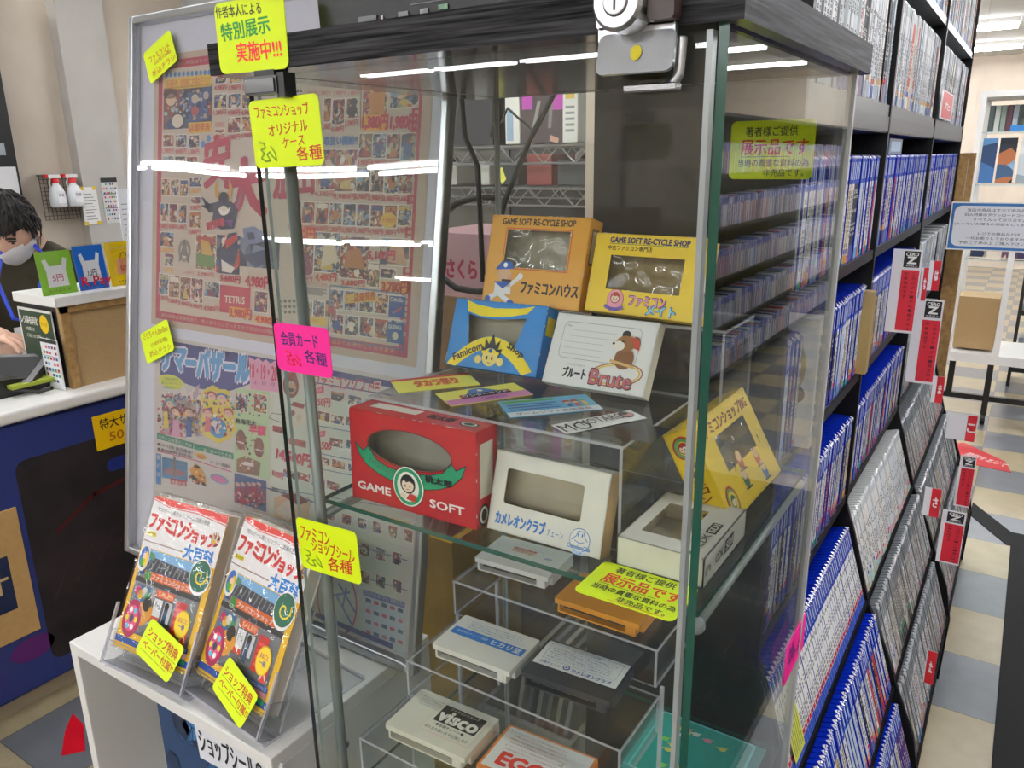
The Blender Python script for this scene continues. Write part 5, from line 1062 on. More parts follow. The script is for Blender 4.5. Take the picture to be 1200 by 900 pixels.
def side_red(p):
    p.rect(.006, h*.30, .028, h*.86, C('#d8d2c4', .5), 1); p.ell(.012, h*.12, .009, .011, C('#15221a', .4), 1); p.ell(.012, h*.12, .007, .009, C('#e8e4da', .4), 2); p.ell(.012, h*.12, .0045, .006, C('#2a2a2a', .4), 3)
def top_red(p):
    p.rect(w*.10, d*.38, w*.48, d*.80, C('#e2ddd2', .5), 1); p.trect('桃太郎', w*.56, d*.35, w*.76, d*.72, C('#3a1014'), 1, .05); p.ell(w*.88, d*.45, .011, .0065, C('#15281c'), 1); p.ell(w*.88, d*.45, .009, .005, C('#c8e0d0'), 2); p.ell(w*.88, d*.45, .006, .0035, C('#2a3a30'), 3)
carton('red game soft carton with oval window and green ribbon on the glass shelf', B, w, h, d, C('#c21a24', .32), CARD, ellpts(eu, ew, ea, eb), art_red, side_red, top_red)
# --- white chameleon carton
x, y, z = sc(-.3796, .5314, 1.176, K1); w, h, d = .1148*K1, .0732*K1, .0195*K1
B = Bm(x, y, zs+.0002, .0074, .2839)
def art_ch(p):
    b_ = C('#2f7ac8', .4); p.trect('カメレオンクラブ', w*.07, h*.10, w*.52, h*.255, b_, 2, .05); p.trect('チェーン', w*.54, h*.11, w*.68, h*.19, b_, 2, .01)
    cx, cy = w*.82, h*.16; p.ell(cx, cy, .0105, .0108, b_, 1, 24); p.ell(cx, cy, .0099, .0102, C('#e9e6dc', .5), 2, 24); p.stroke([(cx-.008, cy-.001), (cx-.004, cy+.003), (cx-.002, cy+.008), (cx+.003, cy+.008), (cx+.005, cy+.003), (cx+.008, cy)], .0007, b_, 3)
    for e in (-.0018, .0022): p.ell(cx+e, cy+.0045, .0007, .0018, b_, 3, 8)
    p.stroke([(cx-.005, cy-.001), (cx, cy-.003), (cx+.005, cy-.001)], .0006, b_, 3); p.trect('ChameleonClub', cx-.0115, cy-.0085, cx+.0115, cy-.0045, b_, 4, .02); p.rrect(cx-.006, cy-.0135, cx+.006, cy-.0098, .0018, C('#d4e4f4'), 3); p.trect('CLUB', cx-.004, cy-.0130, cx+.004, cy-.0104, b_, 4)
carton('off-white carton with wide window and blue chameleon shop lettering on the glass shelf', B, w, h, d, C('#e4e1d6', .5, noise=30), cork('buff_card', '#c0b092', '#cdbf9f', 30), rectpts(w*.12, h*.36, w*.80, h*.80, .003), art_ch,
    lambda p: p.rect(0, 0, d, h, cork('buff_side', '#a8895a', '#bc9c6c', 30), .5), lambda p: (p.rrect(w*.12, d*.35, w*.85, d*.8, .003, C('#4a5a7a'), 1), p.rrect(w*.125, d*.38, w*.845, d*.77, .003, C('#d8d6ce'), 2)), film=False, wear=False)
# --- lying white and grey carton (x to the right, length to the back)
k = .757; x0_, y0_ = -.2665, .568; w, d_, h = .0795, .112, .027
B = Matrix.Translation((x0_, y0_+d_, zs+.0002)) @ Matrix.Rotation(math.radians(-90), 4, 'Z')  # length runs towards viewer
B = Matrix.Translation((x0_, y0_, zs+h)) @ Matrix.Rotation(math.radians(-90), 4, 'X')         # front face looks up
def art_sdk(p):
    g = C('#3a3c3e', .5); q_ = Pl(p.P(w, 0, .0), p.W, -p.U, p.mb)          # lettering reads along the length from the right
    q_.rect(d_*.42, .007, d_*.62, .017, g, 1) ; q_.trect('SDI', d_*.44, .009, d_*.60, .015, C('#e0ddd2'), 2, .04); q_.rect(d_*.16, .007, d_*.40, .018, C('#cfccc0'), 1); q_.trect('CDK', d_*.17, .009, d_*.39, .016, g, 2, .03); q_.trect('ゲームショップ', d_*.15, .020, d_*.40, .0235, g, 2)
    q_.ell(d_*.05, .013, .003, .004, C('#4a7a5a'), 1, 10)
m = MB(); t = thing('game_carton', 'white carton with grey maker letters lying flat right of the chameleon carton', 'game box', (x0_, y0_, zs))
Wc = C('#e0ddd2', .5, noise=30); inn = cork('buff_card2', '#bfb39a', '#cfc5ad', 30); hole = rectpts(.013, .022, .052, .090, .002)
P_ = Pl((x0_, y0_, zs+h), (1, 0, 0), (0, 1, 0), m); out = [(0, 0), (w, 0), (w, d_), (0, d_)]
tri = tessellate_polygon([[V((a, b, 0)) for a, b in out], [V((a, b, 0)) for a, b in reversed(hole)]]); allp = out+list(reversed(hole)); m.add([P_.P(a, b, 0) for a, b in allp], tri, Wc); m.add([P_.P(a, b, -.0012) for a, b in allp], tri, inn)
kk = len(hole); m.add([P_.P(a, b, 0) for a, b in hole]+[P_.P(a, b, -.0012) for a, b in hole], [(i, (i+1) % kk, kk+(i+1) % kk, kk+i) for i in range(kk)], inn)
for a, b, o_, i_ in (((0, 0, 0), (w, .0012, h), '-y', '+y'), ((0, d_-.0012, 0), (w, d_, h), '+y', '-y'), ((0, 0, 0), (.0012, d_, h), '-x', '+x'), ((w-.0012, 0, 0), (w, d_, h), '+x', '-x'), ((0, 0, 0), (w, d_, .0012), '-z', '+z')):
    m.box((x0_+a[0], y0_+a[1], zs+a[2]+.0003), (x0_+b[0], y0_+b[1], zs+b[2]), {'*': Wc, i_: inn})
art_sdk(P_); sd_ = Pl((x0_+w, y0_, zs), (0, 1, 0), (0, 0, 1), m); g = C('#3a3c3e', .5)
sd_.rect(.052, .008, .076, .021, g, 1); sd_.trect('SDI', .055, .0105, .073, .0185, C('#e0ddd2'), 2, .04); sd_.rect(.026, .008, .050, .021, C('#cfccc0'), 1); sd_.trect('CDK', .028, .010, .048, .018, g, 2, .03)
for r_ in (.007, .0055, .004): sd_.stroke([(.010+r_*math.cos(a/6), .010+r_*math.sin(a/6)) for a in range(0, 20)], .0007, g, 1)
m.build('carton_shell', t)
m = MB(); P2 = Pl(P_.P(0, 0, -.002), P_.U, P_.W, m); P2.rect(.011, .02, .054, .092, FILM, 0); m.build('window_film', t)
# --- yellow BIG carton leaning on the right, facing the aisle
w, h, d = .155, .1005, .03; B = Bm(-.1955, .672, zs+.0135, 1.5564, .5027)
def art_big(p):
    mar = C('#7a2018', .45); br = C('#5a4a1a', .45)
    for a in range(20): p.rect(a*.008, h-.003, a*.008+.004, h-.0022, C('#c8a800', .5), 1); p.rect(a*.008, .002, a*.008+.004, .0028, C('#c8a800', .5), 1)
    p.trect('ファミコンショップBIG', w*.06, h*.80, w*.93, h*.93, mar, 2, .045)
    for cx, cy in ((w*.12, h*.16),): p.ell(cx, cy, .013, .015, C('#b03028'), 1); p.ell(cx, cy, .0105, .0125, C('#58a050'), 2); p.ell(cx, cy, .0085, .010, C('#e8c838'), 3); face_kid(p, cx, cy, .006, hair='#2a6a3a', L=4)
    for cx, cy, c in ((w*.42, h*.22, '#3a6a4a'), (w*.45, h*.40, '#b05038'), (w*.72, h*.30, '#c04830'), (w*.75, h*.14, '#486a9a')): p.ell(cx, cy, .007, .010, C(c), 1, 14); p.ell(cx, cy+.006, .006, .006, C('#e0b890'), 2, 12); p.stroke([(cx-.008, cy-.008), (cx+.008, cy-.009)], .002, C('#403020'), 2)
    p.trect('♪', w*.32, h*.35, w*.36, h*.45, br, 1); p.trect('!', w*.86, h*.4, w*.88, h*.5, br, 1)
hole_b = rectpts(w*.24, h*.40, w*.80, h*.76, .001)
def left_big(m_, B_):
    p = Pl(B_ @ V((0, d, 0)), B_.to_3x3() @ V((0, -1, 0)), B_.to_3x3() @ V((0, 0, 1)), m_)
    p.ell(d*.5, h*.82, .011, .012, C('#b03028'), 1); p.ell(d*.5, h*.82, .009, .010, C('#58a050'), 2); p.ell(d*.5, h*.82, .006, .007, C('#e8c838'), 3); face_kid(p, d*.5, h*.82, .0055, hair='#b03028', L=4)
    for i, ch in enumerate('ファミコン'): p.trect(ch, d*.28, h*(.60-.085*i), d*.72, h*(.66-.085*i), C('#8a1c18'), 2, .05)
    p.trect('BIG', d*.15, h*.06, d*.85, h*.16, C('#8a1c18'), 2, .05)
tb = carton('yellow carton with maroon lettering leaning at the right side glass', B, w, h, d, C('#f0cc10', .35), CARD, hole_b, lambda p: (art_big(p), left_big(p.mb, B)), None, lambda p: [p.rect(a*.012, 0, a*.012+.0015, d, C('#d8b400', .5), 1) for a in range(13)], wear=False)

# --- clear risers on the glass shelf
def riser(lab, x0, x1, y0, y1, z0, z1, th=.003, fr=True):
    t = thing('acrylic_riser', lab, 'display riser', ((x0+x1)/2, (y0+y1)/2, z0))
    m = MB(); m.plate((x0, y0, z1-th), (x1, y1, z1), ACR, ACR_EDGE); m.build('top_plate', t)
    for x in (x0, x1-th): m = MB(); m.plate((x, y0, z0), (x+th, y1, z1-th), ACR, ACR_EDGE); m.build('side_plate', t)
    m = MB(); m.plate((x0+th, y0, z0), (x1-th, y0+.002, z1-th), ACR, ACR_EDGE); m.build('front_plate', t) if fr else None
    return t
rt = 1.5-(1.5-1.272)*K1
riser('wide clear riser carrying the tickets and the two front cartons on the shelf', -.575, -.273, .59, .765, zs, rt)
rt2 = 1.33
riser('rear taller clear riser under the orange and yellow cartons', -.575, -.245, .768, .865, zs, rt2)
def placed(name_fit, k, zrest, tilt): pass
# --- blue carton
def place_fit(x, y, z, yaw, tl, w, h, d, k, zr):
    x, y, z = sc(x, y, z, k); dz = zr - (z - abs(math.sin(tl))*d*k); B = Bm(x, y, z+dz+.0004, yaw, tl); return B, w*k, h*k, d*k
kb = (1.5-rt)/(1.5-1.237)
B, w, h, d = place_fit(-.6088, .7684, 1.2475, .0268, .3695, .135, .0872, .0291, kb, rt)
def art_bl(p):
    Y = C('#f2dc10', .4); K_ = C('#141820', .4)
    p.poly([(w*.13, h*.985), (w*.16, h*.82), (w*.30, h*.77), (w*.45, h*.77), (w*.62, h*.80), (w*.80, h*.86), (w*.87, h*.98), (w*.72, h*.93), (w*.45, h*.90), (w*.25, h*.93)], Y, 2)
    n = 22; o_ = [(w*(.02+.93*k_/n), h*(.02+.47*math.sin(math.pi*(k_/n)*.98)**.85)) for k_ in range(n+1)]; i_ = [(w*(.12+.73*k_/n), h*(-.0+.31*math.sin(math.pi*k_/n))) for k_ in range(n+1)]
    p.poly(o_ + list(reversed([(a, max(b, .0)) for a, b in i_])), Y, 2)
    for s_, u0, w0, rot in (('Famicom', .10, .075, .47), ('Shop', .645, .335, -.42)):
        L_ = w*(.33 if s_ == 'Famicom' else .19); c, q_ = math.cos(rot), math.sin(rot); a = (w*u0, h*w0); hh = .0085
        p.text(s_, a, (a[0]+L_*c, a[1]+L_*q_), (a[0]-hh*q_, a[1]+hh*c), K_, 3.5, .045)
    cx, cy = w*.49, h*.19
    p.poly([(cx-.011, cy), (cx-.014, cy+.013), (cx-.009, cy+.010), (cx-.010, cy+.022), (cx-.004, cy+.015), (cx, cy+.028), (cx+.005, cy+.015), (cx+.011, cy+.021), (cx+.009, cy+.010), (cx+.015, cy+.011), (cx+.011, cy)], K_, 5)
    p.ell(cx, cy, .0105, .0105, C('#f0dc80', .4), 6); p.stroke([(cx-.0105, cy+.005), (cx, cy+.007), (cx+.0105, cy+.005)], .0035, Y, 7); p.ell(cx, cy+.0075, .0026, .0026, C('#1f5aa8'), 8)
    for e in (-.0035, .0035): p.ell(cx+e, cy-.001, .0012, .0026, K_, 8, 10)
    p.stroke([(cx-.002, cy-.0065), (cx+.002, cy-.0065)], .0006, K_, 8)
    for e in (-.0155, .0145): p.ell(cx+e, cy-.004, .0048, .0048, C('#f0dc80', .4), 6, 14)
hb = [(w*u_, h*(.028+.47*math.sin(math.pi*(u_-.02)/.93*.98)**.85)) for u_ in (.225, .3, .38, .46, .54, .62, .70, .73)] + [(w*.80, h*.80), (w*.62, h*.765), (w*.45, h*.74), (w*.30, h*.745), (w*.17, h*.79)]
carton('blue and yellow carton with arched window standing left on the clear riser', B, w, h, d, C('#1583d2', .35), CARD, hb, art_bl, lambda p: p.rect(d*.15, h*.60, d*.8, h*.86, C('#e8cc10', .4), 1), film=False)
# --- white Brute carton (no window)
kb = (1.5-rt)/(1.5-1.2275)
B, w, h, d = place_fit(-.4799, .7955, 1.2361, .0036, .4937, .135, .0899, .0181, kb, rt)
def art_br(p):
    g = C('#6a6e72', .5); pts = rectpts(w*.10, h*.38, w*.86, h*.89, .006); p.stroke(pts+[pts[0]], .0004, g, 1); p.trect('FILE', w*.13, h*.82, w*.17, h*.845, g, 1)
    for k_ in range(5): p.rect(w*.13, h*(.78-.085*k_), w*(.82 if k_ < 2 else .52), h*(.783-.085*k_), g, 1)
    p.trect('ファミコンショップ', w*.22, h*.285, w*.40, h*.315, C('#202020'), 1, .01); p.trect('ブルート', w*.19, h*.12, w*.42, h*.255, C('#1c1c1e'), 1, .06)
    cx, cy = w*.70, h*.24
    for a_ in (0, 1): e = ellpts(cx, cy, .030-.003*a_, .0125-.002*a_, 26, .15); p.stroke(e+[e[0]], .0013, C('#e8c428' if a_ else '#a86a20'), 2+a_)
    p.trect('Brute', cx-.028, cy-.014, cx+.020, cy+.003, C('#3a2c30'), 4, .07); p.trect('Brute', cx-.0275, cy-.0135, cx+.0195, cy+.0025, C('#c86a74'), 5, .03)
    bx, by = cx+.004, cy+.026                                                       # generic cartoon bear on a ring
    p.ell(bx+.002, by-.008, .011, .012, C('#8a5a34', .5), 6, 18); p.ell(bx, by+.008, .011, .009, C('#9a683c', .5), 7, 18); p.ell(bx-.007, by+.005, .007, .0055, C('#f0e8dc'), 8, 14); p.ell(bx-.013, by+.007, .0016, .0014, C('#201818'), 9, 8); p.ell(bx-.001, by+.018, .005, .0045, C('#201c20'), 6, 12); p.ell(bx+.011, by+.013, .004, .004, C('#8a5a34'), 6, 12)
    p.poly([(bx+.005, by+.017), (bx+.016, by+.012), (bx+.017, by+.002), (bx+.011, by+.004)], C('#c84a38'), 8); p.stroke([(bx-.012, by-.012), (bx+.014, by-.016)], .003, C('#d8b070'), 9); p.stroke([(bx-.004, by+.010), (bx-.002, by+.010)], .0016, C('#201818'), 9)
carton('white carton with ruled lines and cartoon bear standing right on the clear riser', B, w, h, d, C('#e9e9e6', .45), CARD, None, art_br, lambda p: p.rect(.001, 0, d, h, C('#d9d4c2', .6), .5), wear=False)
# --- orange carton
B, w, h, d = place_fit(-.6, .8405, 1.3193, -.0214, .2721, .1481, .1147, .0309, .90, rt2)
def art_or(p):
    K_ = C('#2c2414', .45); p.trect('GAME SOFT RE-CYCLE SHOP', w*.12, h*.895, w*.86, h*.965, K_, 1, .05)
    a, b, c_, d4 = w*.17, h*.40, w*.84, h*.855; p.stroke([(a, b), (c_, b), (c_, d4), (a, d4), (a, b)], .0012, C('#c8502c', .4), 1)
    p.trect('ファミコンハウス', w*.40, h*.13, w*.97, h*.27, K_, 1, .05)
    cx, cy = w*.20, h*.22                                                          # generic sailor runner
    p.ell(cx+.002, cy+.010, .010, .009, C('#d8b088', .5), 3, 16); p.poly([(cx-.012, cy+.016), (cx-.004, cy+.026), (cx+.010, cy+.027), (cx+.014, cy+.018)], C('#2a5ab0', .5), 4); p.ell(cx+.002, cy+.022, .003, .003, C('#f0f0f0'), 5, 8); p.ell(cx+.010, cy+.008, .004, .003, C('#d8a080'), 4, 8); p.stroke([(cx, cy+.004), (cx+.011, cy+.004)], .0026, C('#2a2420'), 5)
    p.poly([(cx-.010, cy+.002), (cx+.012, cy+.002), (cx+.014, cy-.012), (cx-.010, cy-.012)], C('#eceae6', .5), 3); p.poly([(cx-.012, cy+.002), (cx+.013, cy+.003), (cx+.002, cy-.006)], C('#2a5ab0', .5), 4); p.stroke([(cx+.010, cy-.002), (cx+.022, cy+.008)], .005, C('#eceae6', .5), 3); p.ell(cx+.024, cy+.010, .004, .004, C('#e8e4e0'), 4, 10)
    p.stroke([(cx-.002, cy-.012), (cx+.012, cy-.020)], .006, C('#eceae6', .5), 3); p.stroke([(cx-.006, cy-.012), (cx-.016, cy-.018)], .006, C('#eceae6', .5), 3); p.ell(cx+.015, cy-.021, .005, .003, C('#3a62b0'), 4, 10); p.ell(cx-.018, cy-.019, .004, .004, C('#3a62b0'), 4, 10)
carton('orange carton with sailor figure standing at the back left on the rear riser', B, w, h, d, C('#d99a1a', .35), CARD, rectpts(w*.185, h*.415, w*.825, h*.84, .0008), art_or,
    lambda p: (p.rect(d*.2, h*.5, d*.75, h*.9, C('#7a5a20'), 1), p.rect(d*.28, h*.53, d*.68, h*.87, C('#c8bca0'), 2)))
# --- yellow carton behind right
B, w, h, d = place_fit(-.4562, .8604, 1.3144, -.0843, .298, .148, .0981, .0339, .88, rt2)
def art_ye(p):
    nv = C('#2a2060', .4); p.trect('GAME SOFT RE-CYCLE SHOP', w*.14, h*.885, w*.86, h*.955, nv, 1, .07); p.rect(w*.14, h*.868, w*.85, h*.875, C('#2a8a4a'), 1); p.trect('中古ファミコン専門店', w*.13, h*.79, w*.54, h*.85, C('#2c2810'), 1, .02)
    cx, cy = w*.28, h*.13; p.ell(cx, cy+.004, .0105, .0115, C('#b07828'), 1, 20); p.ell(cx, cy+.004, .0098, .0108, C('#f0a0b8'), 2, 20); face_kid(p, cx, cy+.006, .006, hair='#b04830', L=3); p.stroke([(cx-.010, cy-.004), (cx-.004, cy-.0065), (cx+.004, cy-.0065), (cx+.010, cy-.004)], .004, C('#7a62b8'), 6)
    p.trect('ファミコン', w*.41, h*.12, w*.74, h*.25, C('#6a3a7a'), 2, .09); p.trect('ファミコン', w*.415, h*.125, w*.735, h*.245, C('#e898b4'), 3, .04); p.trect('メイト', w*.58, h*.03, w*.84, h*.15, C('#2a4a8a'), 4, .09); p.trect('メイト', w*.585, h*.035, w*.835, h*.145, C('#8ad0e8'), 5, .04)
carton('bright yellow carton with pink lettering at the back right on the rear riser', B, w, h, d, C('#ecc808', .35), cork('brown_card', '#93805a', '#a8946c', 25), rectpts(w*.17, h*.30, w*.84, h*.73, .0008), art_ye,
    lambda p: (p.rect(d*.25, h*.1, d*.9, h*.75, C('#e8e0d0'), 1), p.trect('ぶぶ', d*.35, h*.55, d*.8, h*.7, C('#303060'), 2, .02), p.trect('ファミコンメイト', d*.3, h*.1, d*.7, h*.4, C('#8a3a6a'), 2, .03)))
# --- tickets on the riser
rp = Pl((0, 0, rt+.0003), (1, 0, 0), (0, 1, 0))
def ticket(tl, tr, br, bl, m_, lab, art, z=0):
    m = MB(); O = rp.P(*rp.uv(*bl), z); b = rp.P(*rp.uv(*br), z); p = Pl(O, b-O, V((0, 0, 1)).cross(b-O), m); w_ = (b-O).length; c = p.uv(*tl); h_ = c[1]
    m.add([p.P(a, b_, n) for n in (0, .0006) for a, b_ in ((0, 0), (w_, 0), (w_, h_), (0, h_))], [(0,3,2,1), (4,5,6,7), (0,1,5,4), (1,2,6,5), (2,3,7,6), (3,0,4,7)], m_)
    p2 = Pl(p.P(0, 0, .0006), p.U, p.W, m); art(p2, w_, h_); return m.build('game_ticket', **tagd(lab, 'ticket'))
Y_ = C('#ece860', .5); 
ticket((460, 446), (549, 439), (563, 451), (467, 461), Y_, 'yellow ticket with red header leftmost on the clear riser', lambda p, w, h: (p.rect(0, h*.84, w, h, C('#c02828'), 1), p.trect('タカラ祭り', w*.25, h*.25, w*.78, h*.75, C('#e89830'), 1, .08), p.trect('タカラ祭り', w*.25, h*.27, w*.78, h*.73, C('#c8442c'), 2, .02)))
ticket((515, 461), (608, 450), (625, 463), (529, 477), Y_, 'yellow and pink ticket with blue logo second on the clear riser', lambda p, w, h: (p.rect(0, 0, w, h*.38, C('#d88ac0'), 1), p.poly([(w*.25, h*.35), (w*.3, h*.6), (w*.4, h*.9), (w*.55, h*.95), (w*.68, h*.65), (w*.78, h*.4)], C('#4a78b8'), 2), p.rrect(w*.2, h*.34, w*.82, h*.58, .002, C('#28203a'), 3), p.trect('ワンダーランド', w*.24, h*.38, w*.78, h*.54, C('#e8e0f0'), 4, .03), p.ell(w*.23, h*.46, .003, .003, C('#c82a40'), 4), p.ell(w*.79, h*.46, .003, .003, C('#c82a40'), 4), p.ell(w*.5, h*.75, .003, .004, C('#f0e0d0'), 3), p.trect('CAMPAIGN', w*.4, h*.1, w*.7, h*.25, C('#7a3a8a'), 2)), .0003)
ticket((586, 471), (688, 462), (707, 480), (598, 490), C('#6ab8e0', .5), 'pale blue ticket with red haired figures third on the clear riser', lambda p, w, h: (p.rect(0, 0, w, h*.26, C('#e8ecf0'), 1), p.rect(w*.03, h*.8, w*.6, h*.92, C('#58a850'), 2), [p.rect(w*.05, h*(.62-.14*k), w*.6, h*(.68-.14*k), C('#4060a8'), 2) for k in range(3)], p.trect('ゲームソフト高価買取', w*.08, h*.06, w*.9, h*.2, C('#4a5068'), 2), [p.ell(w*(.70+.09*k), h*.62, .0042, .004, C(['#b04030', '#a83830', '#58b890'][k]), 3, 10) for k in range(3)], [p.ell(w*(.70+.09*k), h*.52, .003, .003, C('#e8c0a0'), 4, 10) for k in range(3)], [p.rect(w*(.68+.09*k), h*.3, w*(.73+.09*k), h*.48, C(['#3860a8', '#c84848', '#e8d060'][k]), 3) for k in range(3)]), .0)
ticket((650, 498), (744, 480), (758, 491), (664, 509.5), C('#eeeeec', .5), 'white ticket with black outlined letters rightmost on the clear riser', lambda p, w, h: (p.trect('M', w*.02, h*.1, w*.15, h*.85, C('#2c2c2e'), 1, .0), p.trect('O', w*.17, h*.0, w*.36, h*.78, C('#2c2c2e'), 2, 0), p.trect('MOTARO', w*.28, h*.35, w*.82, h*.88, C('#2c2c2e'), 3, .0), p.ell(w*.86, h*.62, w*.08, h*.32, C('#2c2c2e'), 3), p.ell(w*.87, h*.60, w*.06, h*.26, C('#d8a8a8'), 4), p.ell(w*.85, h*.72, w*.05, h*.15, C('#404044'), 5)), .0006)
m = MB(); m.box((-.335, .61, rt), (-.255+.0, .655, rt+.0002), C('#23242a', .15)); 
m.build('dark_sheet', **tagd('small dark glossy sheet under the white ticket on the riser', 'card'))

# --- game cartridges on the clear steps
def cart_geo(m, colr, dk, w=.108, d=.070, h=.017):
    n = .0045; fy = .012
    m.rbox((0, .0, h*.62), (w, d, h), .0018, colr, 2)                       # upper shell
    m.box((0, fy, 0), (w, d, h*.62), colr)                                  # lower shell behind the notches
    x0_, x1_ = n, w-n                                                       # mouth frame
    m.box((x0_, 0, 0), (x0_+.003, fy, h*.62), colr); m.box((x1_-.003, 0, 0), (x1_, fy, h*.62), colr); m.box((x0_, 0, 0), (x1_, fy, .002), colr)
    m.box((x1_-.012, 0, .002), (x1_-.003, fy, h*.62), colr)
    m.box((x0_+.003, .010, .002), (x1_-.012, .0118, h*.62), dk); m.box((x0_+.006, .004, h*.30), (x1_-.016, .0112, h*.38), C('#4a463c', .4))
def cartridge(x, y, z, yaw, colr, lab, label_m, art, lu=(.004, .030, .104, .067), dk=None):
    t = thing('game_cartridge', lab, 'game cartridge', (x, y, z)); B = Matrix.Translation((x, y, z)) @ Matrix.Rotation(yaw, 4, 'Z')
    m = MB(); m.T = B; cart_geo(m, colr, dk or C('#8a867c', .6)); sh = m.build('shell', t, bevel=.0004)
    m = MB(); b3 = B.to_3x3(); p = Pl(B @ V((0, 0, .0171)), b3 @ V((1, 0, 0)), b3 @ V((0, 1, 0)), m)
    p.rrect(lu[0], lu[1], lu[2], lu[3], .0015, label_m, .5); art(p); m.build('paper_label', sh)
    return t
YELW = C('#e4dfcc', .42, noise=20); WCT = C('#e2dfd6', .4, noise=20)
def lines(p, x0, y0, x1, n, dy, m_, h=.0014, seed=1):
    rnd = random.Random(seed); T_ = ['保管の際は高温多湿の所を避けて下さい', '端子部に手を触れたり水にぬらさない', 'ようにして下さい故障の原因となります', '乱暴に扱わないで下さい分解禁止です']
    for k in range(n): p.trect(T_[(k+seed) % 4], x0 + (.002 if k % 2 else 0), y0-k*dy, x1-rnd.uniform(0, .008), y0-k*dy+h, m_, 2, 0)
zl, zm, zt_ = .876, .933, .988
def art_v(p):
    b_ = C('#3a8ab0'); lines(p, .010, .059, .055, 4, .0042, b_, .0020, 1)
    p.rrect(.038, .014, .102, .0615, .002, C('#f0b8b0'), 1); p.rrect(.0385, .0145, .1015, .061, .002, C('#e6e2d0'), 2); p.rect(.043, .032, .0985, .0595, C('#14120e'), 3)
    p.trect('ファミコンショップ', .052, .0535, .091, .058, C('#e8e4d8'), 4); p.trect('visco', .046, .0345, .096, .0515, C('#ece8dc'), 4, .08)
    for u in (.0545, .0665, .082): p.rect(u, .034, u+.0006, .052, C('#14120e'), 5.5)
    p.trect('◆全国チェーン◆', .050, .0255, .088, .0300, C('#201c14'), 4, .02); p.trect('売ります!買います!交換します!', .041, .0175, .099, .0225, C('#201c14'), 4)
cartridge(-.531, .537, zl, .04, YELW, 'yellowed white cartridge with black visco label on the low step', YELW, art_v, dk=C('#8a8264', .6))
def art_p(p):
    b_ = C('#3a6ab0'); lines(p, .016, .0605, .098, 4, .0042, b_, .0020, 2); p.rect(.004, .030, .104, .0445, C('#1f72c4', .4), 1); p.trect('ヒカリ堂', .060, .033, .100, .0425, WHITE, 2, .02); p.trect('全国有名チェーン加盟', .010, .036, .054, .040, C('#c8dcf0'), 2)
cartridge(-.527, .620, zm, .028, WCT, 'white cartridge with blue stripe label on the middle step', C('#e4e2da', .4), art_p)
def art_k(p):
    b_ = C('#2a4a9a'); pts = rectpts(.009, .034, .099, .064, .002); p.stroke(pts+[pts[0]], .0003, b_, 1); p.trect('カセットについてのお願い', .034, .0595, .074, .0625, b_, 2, .01); lines(p, .013, .0545, .096, 5, .0042, b_, .0021, 3)
    p.trect('全国チェーン', .010, .0255, .036, .0295, b_, 2, .02); p.ell(.043, .0285, .0042, .0042, b_, 2); p.ell(.043, .0285, .0028, .0028, C('#e8e8e4'), 3); p.ell(.043, .0285, .0014, .0014, b_, 4); p.trect('カメレオンクラブ', .050, .0245, .097, .0305, b_, 2, .04)
cartridge(-.410, .632, zm, .055, C('#34353a', .45), 'dark grey cartridge with white instruction label on the middle step', C('#e6e8e6', .4), art_k, (.003, .0215, .105, .067), C('#1a1a1c', .5))
def art_w(p):
    lines(p, .035, .060, .098, 3, .0042, C('#8a8a88'), .0016, 0); p.rect(.032, .038, .066, .050, C('#c8a890'), 1); p.rect(.032, .046, .066, .050, C('#b83a38'), 2); p.trect('ファミリーコンピュータ', .036, .0465, .062, .0493, C('#f0d8d0'), 3); p.trect('東京都・横浜市 TEL', .034, .040, .062, .0435, C('#8a3a34'), 3); p.trect('用', .082, .036, .092, .042, C('#3a7ab0'), 2, .03)
cartridge(-.546, .735, zt_, .047, C('#d6d5d0', .42), 'pale grey cartridge with small red label on the top step', C('#d2d2ce', .42), art_w)
def art_o(p):
    p.trect('カードショップ', .010, .058, .050, .064, C('#b0a020'), 2, .01); p.trect('NO.RO', .006, .048, .034, .056, C('#c04a20'), 2, .03)
    p.rrect(.030, .026, .088, .046, .004, C('#8a98a8'), 1); p.rrect(.034, .029, .080, .043, .003, C('#b8c0c8'), 2); p.rect(.074, .024, .100, .038, C('#20242e'), 3); p.trect('GAME', .078, .028, .097, .035, C('#a0a8b0'), 4)
cartridge(-.409, .705, zt_, .006, C('#d08a1c', .4), 'orange cartridge on the top step partly under the notice card', C('#d28c20', .4), art_o, dk=C('#6a4410', .5))
def art_eg(p):
    r_ = C('#e03a28', .4); p.ell(.008, .0625, .001, .001, r_, 2, 8); lines(p, .012, .0605, .085, 6, .0052, C('#b05a58'), .0021, 2)
    p.trect('EGO', .016, .012, .070, .030, r_, 2, .09); p.stroke([(.076, .040), (.080, .044), (.079, .036), (.086, .042), (.092, .038), (.098, .043)], .0007, C('#c06a70'), 2)
cartridge(-.408, .541, zl, .05, C('#e8822a', .4), 'orange edged cartridge with white label and red letters on the low step', C('#eceae4', .4), art_eg, (.003, .004, .105, .0675))
def art_bb(p): p.rect(.003, .004, .105, .058, C('#1f6ab8'), 1); p.rect(.012, .006, .10, .050, C('#d8e4ec'), 2); lines(p, .02, .045, .09, 3, .005, C('#3a6ab0'), .002, 1)
cartridge(-.548, .508, .7732, .04, C('#222224', .45), 'black cartridge with blue label below the low step', C('#1f6ab8', .4), art_bb)
